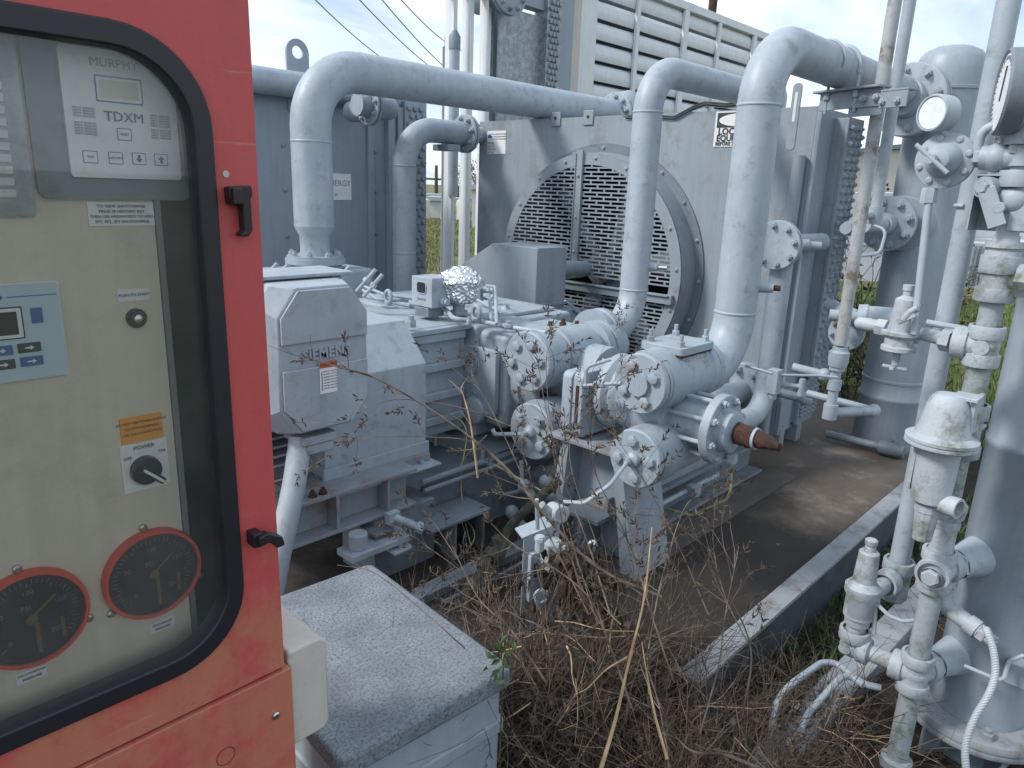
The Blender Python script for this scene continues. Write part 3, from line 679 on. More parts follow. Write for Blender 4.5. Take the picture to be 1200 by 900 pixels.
mb = MB(); sw_ = .31; mb.bx(XC - .004, XC - .001, yL - sw_, yL, zBs, zTs); sg = build('lockout_sign', mb, 'label', T, label='white lockout sign half hidden behind the tall pipe')
hh = zTs - zBs; mb = MB(); mb.bx(XC - .0052, XC - .0042, yL - sw_ + .012, yL - .012, zTs - hh * .46, zTs - hh * .04); build('black_band', mb, 'ink', sg)
mb = MB(); mb.prism([(.13 * math.cos(R(i * 12)), .036 * math.sin(R(i * 12))) for i in range(30)], (XC - .0054, yL - sw_ / 2, zTs - hh * .25), -VY, VZ, (-.0005, 0, 0)); build('white_oval', mb, 'label', sg)
mb = MB(); mb.text('LOCK OUT', .052, (XC - .0055, yL - .025, zTs - hh * .575), -VY, VZ, -VX, .001, 'LEFT', .03); mb.text('EQUIPMENT', .048, (XC - .0055, yL - .018, zTs - hh * .765), -VY, VZ, -VX, .001, 'LEFT', .03); mb.text('BEFORE SERVICING', .028, (XC - .0055, yL - .015, zTs - hh * .92), -VY, VZ, -VX, .001, 'LEFT', .03)
build('lettering', mb, 'ink', sg)
q = AX(864, 186, XC); mb = MB(); mb.bx(XC - .003, XC - .001, q.y - .06, q.y + .035, q.z - .065, q.z + .06); s2 = build('small_notice', mb, 'label', T)
mb = MB()
for i in range(4): mb.text('NOTICE', .02, (XC - .0035, q.y + .02, q.z + .04 - .025 * i), -VY, VZ, -VX, .0006, 'LEFT')
build('lettering', mb, 'inkg', s2)
# header boxes on the pipe side
yA = Y0c; XB = X2c; yB = AX(987, 200, XB).y; XB2 = AY(1004, 200, yB).x
mb = MB(); mb.bx(XC - .0, XC + .05, Y0c - .03, Y0c, .1, ZT + .02); mb.bx(XC + .05, XB, Y0c - .012, Y0c - .001, .1, ZT); build('corner_channel', mb, 'panelg', T, .004)
def header(x0, x1, y0, y1, z0, z1, rows, cols, cnt):
    mb = MB(); mb.bx(x0, x1, y0 + .02, y1, z0, z1); h = build('header_box', mb, 'cooler', T, .004)
    mb = MB(); mb.bx(x0 - .004, x1 + .004, y0, y0 + .02, z0 - .008, z1 + .004); build('plug_sheet', mb, 'cooler', h, .002)
    for i in range(rows):
        for j in range(cols):
            if cnt[0] >= 99: return h
            x = x0 + (j + .5 + (.25 if i % 2 else -.25) * .6) * (x1 - x0) / cols; zz = z0 + .05 + i * (z1 - z0 - .1) / (rows - 1)
            bolt(h, (x, y0, zz), -VY, .0145, .018, .006, 'cast', 'nut', 'plug'); cnt[0] += 1
    return h
zs = AY(950, 447, yB).z
header(XB, XB2, yB, Y0c, zs + .02, ZT - .03, 33, 3, [0])
header(XB - .02, XB2 - .01, yB + .04, Y0c, .14, zs - .01, 14, 4, [0])
for xx in (XC + .02, XB + .05):
    mb = MB(); mb.bx(xx, xx + .07, yB + .06, yB + .13, 0, .14); build('foot', mb, 'cooler', T, .003)
for xx, yy in ((XC + .02, Y1c - .1), (XC + DC - .1, Y1c - .1)):
    mb = MB(); mb.bx(xx, xx + .08, yy, yy + .08, 0, .12); build('foot', mb, 'cooler', T, .003)
mb = MB(); ym = AX(915, 350, XC - .03).y
mb.cyl((XC - .035, ym, .1), (XC - .035, ym, 1.72), .035, 16); build('drain_riser', mb, 'cooler', T)
# slotted lug hooked beside the big pipe
q = AD(931, 130, 3.85); mb = MB(); mb.prism([(a, c) for a, c in rrect(.05, .34, .024)], q + Vector((0, 0, -.03)), -VY, VZ, VX * .012)
build('slotted_lug', mb, 'cooler', T, .003)
mb = MB(); mb.prism(rrect(.014, .15, .0065), q + Vector((-.0012, 0, .02)), -VY, VZ, VX * .001); build('lug_slot', mb, 'lourve', T)
# cable bundle draped on top edge
T2 = thing('cable_bundle', AX(780, 130, XC), 'thin grey cable bundle lying along the top edge of the fan cooler', 'cable')
for k in range(4):
    pts = [AX(x, y + k * 1.5, XC - .02 + .006 * k) + Vector((0, 0, .012)) for x, y in ((728, 128), (733, 138), (742, 138), (760, 137), (790, 139), (812, 127), (826, 122), (850, 124), (872, 122), (900, 120))]
    mb = MB(); mb.tube(pts, .005, 6, .05); build('cable', mb, 'greyp' if k % 2 else 'hosegreen', T2)

# ================================================================== FAN BELT HOUSING
T = thing('belt_housing', (3.45, 3.2, 0), 'plain grey boxy fan drive housing standing before the fan guard', 'drive housing')
e = AX(630, 291, 3.3); ye = e.y; ze = e.z; xr = AY(664, 291, ye).x; zb = AX(630, 390, 3.3).z
mb = MB(); yl1 = AX(577, 290, 3.3).y; yl2 = AX(520, 345, 3.3)
mb.prism([(-ye, ze), (-yl1, ze - .0), (-yl2.y, AX(528, 325, 3.3).z), (-yl2.y, .35), (-ye, .35)], (3.3, 0, 0), -VY, VZ, VX * (xr - 3.3)); build('cover', mb, 'cooler', T, .004)
mb = MB(); mb.bx(xr + .001, xr + .03, ye + .02, ye + .22, .3, ze - .02); mb.cyl((xr + .03, ye + .12, 1.0), (XC + .05, fy, fz), .05, 16); build('shaft_guard', mb, 'cooler', T)
mb = MB(); zz = AY(650, 352, ye).z; mb.bx(3.3, xr + .1, ye - .012, ye - .001, zz - .03, zz - .008)
mb.prism([(3.35, zz - .06), (3.62, zz - .05), (4.02, .12), (3.35, .12)], (0, ye - .10, 0), VX, VZ, VY * .09)
build('support_bracket', mb, 'cooler', T, .003)
mb = MB()
for k in range(3): mb.tube([AY(662 + 0 * k, 352, ye - .12), AY(683 + k * 5, 372 + k, ye - .12), AY(686 + k * 4, 392, ye - .12), AY(708 + k * 4, 428, ye - .12)], .006, 8, .02)
build('lube_line', mb, 'greyp', T)

# ================================================================== ENCLOSURE AT LEFT
T = thing('cooler_enclosure', (3.2, 5.2, 0), 'flat blue grey steel enclosure with lifting eyes behind the left pipes', 'enclosure')
YE = 4.8; xe = AY(470, 150, YE).x; xp = AY(494, 150, YE).x; zt_ = 2.13
mb = MB(); mb.bx(1.2, xe, YE, YE + .9, .0, zt_); build('casing', mb, 'panelg', T, .004)
mb = MB(); zz = 2.27
for x0 in (AY(347, 60, YE).x, AY(417, 60, YE).x):
    mb2 = MB(); hh = .26 if x0 < 3.2 else .15
    r = .085; zc = 2.33 if x0 < 3.2 else 2.30
    outl = [(-r, 2.0 - zc)] + [(r * math.cos(R(180 - 15 * i)), r * math.sin(R(180 - 15 * i))) for i in range(13)] + [(r, 2.0 - zc)]
    o_ = [(a, c) for a, c in outl]; inn = [(.042 * math.cos(R(a)), .042 * math.sin(R(a))) for a in range(0, 360, 15)]
    # plate with a real hole: ring + lower body
    ringo = [(r * math.cos(R(a)), r * math.sin(R(a))) if math.sin(R(a)) >= -.01 else (r * (1 if math.cos(R(a)) > 0 else -1) if abs(math.cos(R(a))) > .7 else r * math.cos(R(a)) / .7071, -r if abs(math.cos(R(a))) <= .7072 else -r * abs(math.sin(R(a))) / .7071) for a in range(0, 360, 15)]
    n = len(inn); vs = []
    for yy in (YE - .02, YE - .002):
        vs += [(x0 + a, yy, zc + c) for a, c in ringo] + [(x0 + a, yy, zc + c) for a, c in inn]
    fs = []
    for i in range(n):
        j = (i + 1) % n; fs += [(i, j, n + j, n + i), (2 * n + i, 3 * n + i, 3 * n + j, 2 * n + j), (i, 2 * n + i, 2 * n + j, j), (n + i, n + j, 3 * n + j, 3 * n + i)]
    mb2.add(vs, fs); mb2.bx(x0 - r, x0 + r, YE - .02, YE - .002, 1.95, zc - r - .0005)
    build('lifting_eye', mb2, 'panelg', T)
mb = MB(); mb.bx(1.2, xe - .02, YE - .03, YE - .001, 2.085, 2.135); build('top_rail', mb, 'panelg', T)
mb = MB(); mb.cyl((1.2, YE - .1, 2.11 + .0), (3.6, YE - .1, 2.11), .085, 24); build('header_pipe', mb, 'greyp', T)
for px, py in ((331, 143), (333, 200), (336, 257), (325, 130), (326, 202)):
    q = AY(px, py, YE); 
for x_ in (2.72, 3.5):
    for zz in (1.72, 1.42, 1.1, .8): bolt(T, (x_, YE, zz), -VY, .016, .01, 0, 'cooler', 'pan', 'rivet')
mb = MB(); mb.bx(xe - .33, xe - .28, YE - .025, YE - .001, 0, 1.95); mb.bx(xe - .16, xe - .10, YE - .05, YE - .001, 0, 2.05); mb.bx(xe - .05, xe, YE - .03, YE - .001, 0, 2.06); build('vertical_stiffener', mb, 'panelg', T, .003)
mb = MB(); mb.bx(xe + .001, xp + .01, YE - .05, YE + .1, .0, 2.14); hb = build('header_box', mb, 'panelg', T, .003)
k = 0
for i in range(33):
    for j in range(3):
        bolt(hb, (xe + .035 + j * .06 + (.028 if i % 2 else 0), YE - .05, 2.06 - i * .058), -VY, .022, .02, 0, 'cooler', 'nut', 'plug')
q = AY(400, 219, YE); mb = MB(); mb.bx(q.x - .19, q.x + .085, YE - .004, YE - .001, q.z - .095, q.z + .095); sg = build('company_sign', mb, 'label', T, label='white sign partly hidden behind the tall pipe')
mb = MB(); mb.text('ENERGY', .058, (q.x + .08, YE - .0045, q.z + .025), VX, VZ, -VY, .001, 'RIGHT'); mb.text('99', .03, (q.x - .05, YE - .0045, q.z - .06), VX, VZ, -VY, .001); build('lettering', mb, 'inkg', sg)
# flanged nozzle tucked under the long pipe
q = AD(418, 122, 4.6); T = thing('flanged_nozzle', q, 'short flanged nozzle tucked under the long overhead pipe', 'nozzle')
mb = MB(); mb.tube([q, q + VX * .3, q + VX * .3 + VY * .5], .07, 20, .1); pb = build('stub', mb, 'cast', T); flange(T, q + VX * .1, -VX, .12, .02, 8, .013, 'cast', both=True)

# ================================================================== GALVANISED TALL COOLER AND LOUVRES
T = thing('tall_cooler', (5.9, 5.4, 0), 'tall galvanised cooler behind with mottled sheet and strip of plugs', 'cooler')
Yg = 5.0
xa, xb_ = AY(586, 60, Yg).x, AY(635, 60, Yg).x
mb = MB(); mb.bx(xa, xb_, Yg + .02, Yg + .04, 0, 3.05); build('galvanised_sheet', mb, 'galv', T)
x1, x2_ = xb_, AY(651, 60, Yg).x
mb = MB(); mb.bx(x1 - .005, x2_, Yg - .06, Yg + .1, 0, 4.3); hb = build('header_box', mb, 'galv', T, .003)
for i in range(33):
    for j in range(3):
        bolt(hb, (x1 + .035 + j * (x2_ - x1 - .05) / 3 + (.025 if i % 2 else 0), Yg - .06, 3.45 - i * .055), -VY, .023, .02, 0, 'cooler', 'nut', 'plug')
x3 = AY(668, 60, Yg).x; mb = MB(); mb.bx(x2_ + .001, x3, Yg - .03, Yg + .3, 0, 4.3); build('corner_post', mb, 'panelg', T, .004)
xl0, xl1 = AY(573, 60, Yg + .3).x, AY(586, 60, Yg + .3).x
mb = MB(); mb.bx(xl0, xl1, Yg + .25, Yg + .4, 0, 3.1); build('side_column', mb, 'panelg', T, .01)
qq = AY(575, 9, Yg); mb = MB(); mb.box((qq.x + .1, Yg + .05, 3.18), (1.7, .12, .16)); build('top_beam', mb, 'panelg', T, .004)
T = thing('pipe_nozzle_flange', AY(606, 4, Yg - .3), 'flange with bolts at the top edge above the galvanised sheet', 'flange')
q = AY(606, 0, Yg - .2); mb = MB(); mb.cyl(q + VY * .1 + VZ * .1, q + VY * .5 + VZ * .1, .16, 24); build('stub', mb, 'cast', T); flange(T, q + VY * .1 + VZ * .1, -VY, .21, .03, 10, .02, 'cast')
# white columns
T = thing('louvred_cooler', (8, 5.6, 0), 'big off-white louvred cooler wall rising behind the fan cooler', 'cooler')
Yl = 5.2; xs = AY(688, 60, Yl).x; xend = AY(890, 60, Yl).x + .3; ztl = 3.62
xc0 = AY(668, 40, Yl - .05).x; xc1 = AY(677, 40, Yl - .05).x
mb = MB(); mb.bx(xc0, xc1, Yl - .09, Yl + .3, 0, 4.5); build('pale_post', mb, 'cream', T, .004)
mb = MB(); mb.bx(xc1 + .001, xs - .001, Yl - .06, Yl + .3, 0, 4.5); cp = build('corner_post', mb, 'lourve', T, .01)
posts = [xs + .03] + [AY(px, 60, Yl).x for px in (742, 798, 838, 880)]
mb = MB()
for i, x_ in enumerate(posts): mb.bx(x_ - (.035 if i in (1, 3) else .05), x_ + (.03 if i in (1, 3) else .05), Yl - .05, Yl - .015, 1.0, ztl)
mb.bx(xs, xend, Yl - .05, Yl + .03, ztl + .001, ztl + .09)
build('mullions', mb, 'lourve', T, .004)
mb = MB(); zz = 1.2; lp = .205
while zz < ztl - .02:
    prf = [(0, 0), (-.012, .035), (-.014, .08), (-.002, .13), (.03, .17), (.09, .195), (.095, .19), (.04, .16), (.012, .125), (0, .08), (.006, .035), (.012, 0)]
    mb.prism([(a, c) for a, c in prf], (xs, Yl, zz), VY, VZ, VX * (xend - xs)); zz += lp
build('louvre_slats', mb, 'lourve', T, 0, 20)
mb = MB(); mb.bx(xs, xend, Yl + .2, Yl + .22, 0, ztl); mb.bx(xs, xend, Yl - .02, Yl + .2, 0, 1.18); build('backing_panel', mb, 'greyd', T)
# tall slim posts with gaps at the left
pst = None
for px, wpx, lab in ((526, 7, 'slim white upright nearest the lamp tube, left of its row'), (545, 8, 'slim white upright in the middle of the three'), (565, 8, 'slim white upright closest to the fan cooler')):
    q = AY(px, 120, 5.1); mb = MB(); mb.bx(q.x - .045, q.x + .045, 5.05, 5.11, -.2, 4.2)
    mb.bx(q.x - .045, q.x - .035, 5.0, 5.05, -.2, 4.2)
    o = build('upright_post', mb, 'lourve', None, .004); tag(o, lab, 'post', 'slim white uprights beside the cooler')
T = thing('marker_tube', AY(533, 60, 5.0) * 1, 'pale vertical tube with dark cap between the white uprights', 'tube')
q = AY(533, 40, 5.0); mb = MB(); mb.cyl((q.x, 5.0, 1.4), (q.x, 5.0, q.z - .12), .045, 16); build('tube', mb, 'greyp', T)
mb = MB(); mb.lathe((q.x, 5.0, q.z - .12), VZ, [(0, 0), (0, .05), (.10, .05), (.15, .02), (.15, 0)], 16); build('cap', mb, 'greyd', T)
q = AY(572, 250, 5.0); mb = MB(); mb.tube([(q.x + .2, 4.9, 1.18), (q.x - .02, 4.9, 1.18), (q.x - .04, 4.9, .2)], .022, 10, .12); o = build('bent_conduit', mb, 'greyd'); tag(o, 'dark bent conduit dropping beside the left edge of the fan cooler', 'conduit')
mb = MB(); q = AY(573, 250, 5.05); mb.bx(q.x + .02, q.x + .06, 5.12, 5.2, -.2, 3.0); o = build('perforated_channel', mb, 'galv', None, .002); tag(o, 'narrow perforated steel channel against the cooler left edge', 'channel')

# ================================================================== OVERHEAD PIPES
def pipe(name, pts, r, bend, label, welds=(), mat='greyp', extra=None):
    T = thing(name, Vector(pts[0]), label, 'pipe')
    mb = MB(); mb.tube(pts, r, 32, bend)
    for c, a in welds:
        c = Vector(c); mb.lathe(c - Vector(a) * .006, a, [(0, r), (.003, r + .003), (.009, r + .003), (.012, r)], 32)
    build('pipe_run', mb, mat, T, 0, 50); return T
# pipe 1: big gooseneck at right
zt1 = 2.065; x1 = 2.815; Yp = 1.38; zn = .80; Bd = .23
T = pipe('gooseneck_pipe', [(2.585, Yp, zn), (x1, Yp, zn), (x1, Yp, zt1), (4.5, Yp, zt1)], .084, Bd, 'thick grey gooseneck pipe rising from the front cylinder to the vessel', [((x1, Yp, zn + Bd), VZ), ((x1, Yp, zt1 - Bd), VZ), ((x1 + Bd + .45, Yp, zt1), VX)])
for zz, ang in ((1.14, -20),):
    q = AD(897, 328, 2.72); mb = MB(); mb.cyl((x1 + .03, Yp - .05, zz + .0), (x1 + .06, Yp - .125, zz), .026, 16, .02); f_ = build('tap_boss', mb, 'greyp', T)
    mb = MB(); mb.cyl((x1 + .058, Yp - .12, zz), (x1 + .07, Yp - .15, zz), .012, 12); build('rusty_plug', mb, 'rust', T)
flange(T, (4.53, 1.36, 2.03), -VX, .19, .03, 8, .020, 'greyp')
mb = MB(); mb.cyl((4.44, 1.37, 2.04), (4.52, 1.36, 2.03), .1, 28); build('reducer', mb, 'greyp', T)
# pipe 2
x2 = 3.16; Y2 = 2.12; z2 = 2.07; zn2 = .81
T = pipe('middle_riser_pipe', [(2.9, Y2, zn2), (x2, Y2, zn2), (x2, Y2, z2), (4.45, Y2, z2)], .072, .2, 'grey riser pipe crossing in front of the fan guard and over the cooler', [((x2, Y2, zn2 + .2), VZ), ((x2, Y2, z2 - .2), VZ)])
mb = MB(); mb.cyl((x2 + .03, Y2 - .04, 1.13), (x2 + .045, Y2 - .105, 1.13), .028, 16, .02); build('tap_boss', mb, 'greyp', T)
mb = MB(); mb.cyl((x2 + .046, Y2 - .10, 1.13), (x2 + .06, Y2 - .15, 1.13), .011, 12); build('rusty_plug', mb, 'steel', T)
mb = MB(); mb.lathe((4.45, Y2, 1.6), VZ, [(0, .1), (.48, .1), (.54, .08), (.58, .04), (.59, 0)], 28)
build('capped_header', mb, 'greyp', T)
# pipe 3
Y3 = 3.75; x3_ = AY(366, 200, Y3).x; z3 = 2.095
T = pipe('long_overhead_pipe', [(x3_, Y3, 1.24), (x3_, Y3, z3), (AY(722, 124, Y3).x + .05, Y3, z3)], .112, .31, 'long grey overhead pipe running from behind the terminal box to the cooler top', [((x3_, Y3, 1.70), VZ), ((x3_ + .32, Y3, z3), VX)])
mb = MB(); mb.lathe((x3_, Y3, 1.075), VZ, [(0, .09), (.03, .082), (.11, .085), (.155, .110), (.17, .112)], 32); build('reducer', mb, 'greyp', T)
mb = MB(); mb.lathe((x3_, Y3, 1.07), VZ, [(0, 0), (0, .09), (.004, .09), (.004, 0)], 32)
fb = build('base_flange', MB().lathe((x3_, Y3, 1.03), VZ, [(0, 0), (0, .17), (.03, .17), (.03, .16), (.045, .16), (.045, 0)], 32), 'cast', T)
bolts(fb, (x3_, Y3, 1.075), VZ, .135, 8, .018, .02, .01, 'cast')
qf = AY(722, 124, Y3); flange(T, (qf.x, Y3, z3), -VX, .17, .03, 10, .018, 'greyp', both=True)
qd = AY(738, 100, Y3 - .03); mb = MB(); mb.lathe((qd.x + .02, Y3, 1.7), VZ, [(0, .12), (.45, .12), (.46, .124), (.47, .12), (.53, .11), (.58, .07), (.6, 0)], 28); build('capped_header', mb, 'greyp', T)
# pipe 4
Y4 = 4.32; x4 = AY(474, 280, Y4).x; z4 = 1.875
T = pipe('short_gooseneck_pipe', [(x4, Y4, .5), (x4, Y4, z4), (4.02, Y4, z4)], .075 * 1.15, .26, 'smaller grey gooseneck pipe meeting the left edge of the fan cooler', [((x4, Y4, z4 - .26), VZ), ((x4, Y4, 1.0), VZ)])
flange(T, (3.99, Y4, z4), -VX, .14, .025, 8, .018, 'cast', both=True)
mb = MB(); mb.cyl((4.02, Y4, z4), (4.149, Y4 + .0, z4), .06, 20); build('nozzle', mb, 'greyp', T)
mb = MB(); mb.bx(3.74, 3.86, Y4 - .09, Y4 + .09, z4 - .135, z4 - .09); build('clip', mb, 'panelg', T, .004)
# pipe 5, descending beside pipe 1 to the front cylinder
Y5 = 1.62; q = AY(907, 380, Y5); x5 = q.x; zt5 = AY(915, 287, Y5).z; zb5 = AY(905, 478, Y5).z
T = pipe('slim_return_pipe', [(3.75, Y5, zt5 + .0), (x5, Y5, zt5), (x5, Y5, zb5), (2.5, Y5, zb5)], .057, .15, 'slimmer grey return pipe bending behind the tall gooseneck pipe')
flange(T, (3.69, Y5, zt5), -VX, .125, .02, 8, .015, 'greyp', both=False)
mb = MB(); mb.cyl((3.72, Y5, zt5), (XC + .12, Y5, zt5), .05, 24); mb.cyl((3.8, Y5, zt5), (3.9, Y5 - .14, zt5), .022, 16); mb.lathe((3.84, Y5 - .06, zt5), (.58, -.81, 0), [(0, 0), (0, .032), (.035, .032), (.035, 0)], 20); build('nozzle', mb, 'cast', T)
# small valve on pipe 5
q = AD(905, 462, 2.95); mb = MB(); mb.box(q + Vector((0, 0, .055)), (.045, .045, .1)); mb.cyl(q + Vector((0, 0, -.02)), q + Vector((0, 0, .02)), .018, 12); mb.cyl(q + Vector((-.02, 0, .09)), q + Vector((-.02, .12, .10)), .006, 8)
mb.cyl(q + Vector((.02, 0, .04)), q + Vector((.06, -.09, .04)), .011, 12); mb.cyl(q + Vector((.06, -.09, .0)), q + Vector((.06, -.09, .075)), .013, 12); mb.tube([q + Vector((0, -.02, .085)), q + Vector((.1, -.14, .09)), q + Vector((.13, -.2, .09))], .006, 8, .03)
build('bleed_valve', mb, 'cast', T, .003)
# pipe 6
Y6 = 1.80; q = AY(935, 430, Y6)
T = pipe('low_cross_pipe', [(2.9, Y6, q.z - .02), (3.92, Y6, q.z - .02)], .066, None, 'grey horizontal pipe behind the gooseneck elbow reaching the cooler flange')
flange(T, (3.88, Y6, q.z - .02), -VX, .165, .028, 8, .022, 'greyp')
mb = MB(); mb.cyl((3.9, Y6, q.z - .02), (XC, Y6, q.z - .02), .066, 24); mb.cyl((4.0, Y6 - .05, q.z - .02), (4.0, Y6 - .32, q.z - .02), .025, 14); mb.ball((4.0, Y6 - .32, q.z - .02), .04); build('nozzle', mb, 'cast', T)
# ================================================================== COMPRESSOR
C = thing('gas_compressor', (2.6, 2.4, 0), 'grey two cylinder gas compressor with bolted round covers and studded tank end', 'compressor')
# frame casting
FX0, FX1, FY0, FY1, FZ0, FZ1 = 2.34, 3.05, 2.38, 3.45, .30, .86
mb = MB(); mb.bx(FX0, FX1, FY0 + .05, FY1, FZ0, FZ1); frm = build('frame', mb, 'cast', C, .02)
mb = MB(); mb.bx(FX0 + .06, FX1 - .06, FY0 + .12, FY1 - .03, FZ1 + .001, FZ1 + .02); build('top_cover', mb, 'cast', frm, .006)
for i in range(9): bolt(frm, (FX0 + .08, FY0 + .16 + i * .105, FZ1 + .02), VZ, .009, .009, 0, 'cast')
mb = MB()
for z0 in (.40, .52, .64, .75): mb.bx(FX0 - .022, FX0 - .001, FY0 + .20, FY0 + .46, z0, z0 + .035)
mb.bx(FX0 - .035, FX0 - .001, FY0 + .16, FY0 + .19, .32, .84); mb.bx(FX0 - .035, FX0 - .001, FY0 + .47, FY0 + .50, .32, .84)
build('ribs', mb, 'cast', frm, .005)
# crosshead guide with embossed cover plate
mb = MB(); mb.lathe((2.62, 2.50, .62), -VY, [(0, .25), (.06, .25), (.09, .235), (.30, .235), (.31, .22), (.42, .21)], 40); build('crosshead_guide', mb, 'cast', C)
mb = MB(); mb.bx(2.36, 2.9, 2.245, 2.53, .38, .84); build('guide_housing', mb, 'cast', C, .03)
c1 = AX(537, 404, 2.33); c2 = AX(578, 490, 2.33)
mb = MB(); yc, zc = (c1.y + c2.y) / 2, (c1.z + c2.z) / 2 + .005
mb.prism(rrect(abs(c1.y - c2.y) + .02, c1.z - c2.z + .02, .03, 5), (2.325, yc, zc), -VY, VZ, VX * .03); cp = build('guide_cover', mb, 'cast', C, .006)
for sy in (-1, 1):
    for sz in (-1, 1): bolt(cp, (2.325, yc + sy * .085, zc + sz * .145), -VX, .010, .01, 0, 'cast')
mb = MB()
for rr in (.052, .040):
    pts = [(2.322, yc + .02 + rr * math.cos(R(a)) * .9, zc + .075 + rr * 1.05 * math.sin(R(a))) for a in range(0, 361, 20)]; mb.tube(pts, .0035, 6)
mb.text('2', .05, (2.3245, yc + .02, zc + .08), -VY, VZ, -VX, .003); mb.text('500', .042, (2.3245, yc, zc - .075), -VY, VZ, -VX, .004); mb.text('G-1', .035, (2.3245, yc + .02, zc - .03), -VY, VZ, -VX, .004)
build('embossing', mb, 'cast', cp)
mb = MB(); mb.lathe((2.33, yc, zc - .15), -VX, [(0, .07), (.02, .065), (.03, .04), (.03, 0)], 20); build('drain_boss', mb, 'cast', C)
def capdisc(par, c, rad, n, br, centre=0, ph=0.0, th=.05, name='valve_cap'):
    c = Vector(c); mb = MB(); mb.lathe(c, VX, [(0, 0), (0, rad * .96), (.006, rad), (th * .55, rad), (th * .55, rad * .95), (th * .62, rad * .95), (th * .62, rad * 1.02), (th, rad * 1.02)], 48)
    o = build(name, mb, 'cast', par)
    bolts(o, c, -VX, rad * .62, n, br, br * .75, 0, 'cast', ph)
    if centre:
        mb = MB(); mb.lathe(c, -VX, [(0, centre), (.012, centre), (.016, centre * .95), (.016, 0)], 36); build('centre_boss', mb, 'cast', o)
    return o
# ---- front cylinder (body along Y, valve chests along X)
cy = build('cylinder', MB().lathe((2.42, 1.67, .70), -VY, [(0, 0), (0, .155), (.03, .155), (.05, .135), (.13, .14), (.2, .165), (.30, .165), (.325, .15), (.325, 0)], 44), 'cast', C, label='front cylinder with studded pocket end')
mb = MB(); c = AX(749, 450, 2.185); mb.lathe((2.235, c.y, c.z), VX, [(0, 0), (0, .118), (.10, .118), (.13, .113), (.29, .113), (.30, .122), (.335, .122), (.335, .105), (.345, .105), (.345, .118), (.38, .118), (.38, 0)], 44); up_ = build('upper_valve_chest', mb, 'cast', C)
capdisc(C, (2.185, c.y, c.z), .113, 4, .0215, centre=.046, ph=.5)
cu = c
mb = MB(); c = AX(743, 538, 2.13); mb.lathe((2.175, c.y, c.z), VX, [(0, 0), (0, .113), (.10, .113), (.14, .105), (.32, .105), (.32, 0)], 40); build('lower_valve_chest', mb, 'cast', C)
capdisc(C, (2.13, c.y, c.z), .111, 4, .0215, ph=.15)
cl = c
mb = MB(); mb.bx(2.29, 2.56, 1.345, 1.50, .58, .88); build('cylinder_body', mb, 'cast', C, .03)
# lube tube on lower cap
mb = MB(); mb.lathe(Vector((2.13, c.y, c.z)), -VX, [(0, .03), (.02, .028), (.03, .014), (.05, .012), (.05, 0)], 16)
mb.tube([Vector((2.09, c.y, c.z)), AD(715, 568, 2.45), AD(685, 590, 2.45), AD(660, 588, 2.5)], .0075, 8, .04); build('lube_tube', mb, 'greyp', C)
# top plate with four long studs
pz = cu.z + .100
mb = MB(); mb.prism(rrect(.24, .19, .02, 3), (2.43, cu.y + .00, pz), VX, VY, VZ * .03); tp = build('top_plate', mb, 'cast', C, .004)
mb = MB(); mb.bx(2.33, 2.53, cu.y - .088, cu.y + .088, cu.z + .02, pz - .006); build('top_neck', mb, 'rustneck', C, .01)
mb = MB(); mb.prism(rrect(.236, .186, .02, 3), (2.43, cu.y, pz - .0055), VX, VY, VZ * .005); build('gasket', mb, 'rust', C)
for sx, sy, rs in ((-.09, .066, 0), (-.09, -.066, 1), (.09, .066, 0), (.09, -.066, 0)):
    bb = bolt(tp, (2.43 + sx, cu.y + sy, pz + .03), VZ, .015, .02, .024, 'rustneck' if rs else 'cast', 'nut')
# distance piece flange with vertical slot
g = AX(668, 470, 2.25)
mb = MB(); dz = (AX(668, 434, 2.23).z + AX(668, 511, 2.23).z) / 2; dh = AX(668, 434, 2.23).z - AX(668, 511, 2.23).z; mb.prism(rrect(.40, dh, .03, 4), (2.43, 1.70, dz), VX, VZ, VY * .05); mb.prism(rrect(.38, dh - .02, .03, 4), (2.43, 1.765, dz), VX, VZ, VY * .05); mb.prism(rrect(.34, dh - .05, .03, 4), (2.43, 1.7505, dz), VX, VZ, VY * .014); dp = build('distance_piece', mb, 'cast', C, .006)
mb = MB(); mb.bx(2.2265, 2.2295, 1.718, 1.732, dz - dh * .3, dz + dh * .3); build('slot', mb, 'rust', dp)
mb = MB(); mb.tube([AX(686, 452, 2.19), AX(687, 430, 2.19), AX(716, 421, 2.25)], .0075, 8, .03); mb.hexa(AX(697, 451, 2.17), AX(718, 450, 2.17) - AX(697, 451, 2.17), .014, .045); mb.tube([AX(684, 452, 2.18), AX(728, 449, 2.17)], .007, 8); build('instrument_line', mb, 'greyp', C)
mb = MB(); mb.text('1600', .04, (2.262, 1.52, .73), -VY, VZ, -VX, .004); mb.text('500 2585', .036, (2.262, 1.52, .695), -VY, VZ, -VX, .004); mb.text('0-0', .036, (2.266, 1.53, .655), -VY, VZ, -VX, .004); build('cast_lettering', mb, 'cast', cy)
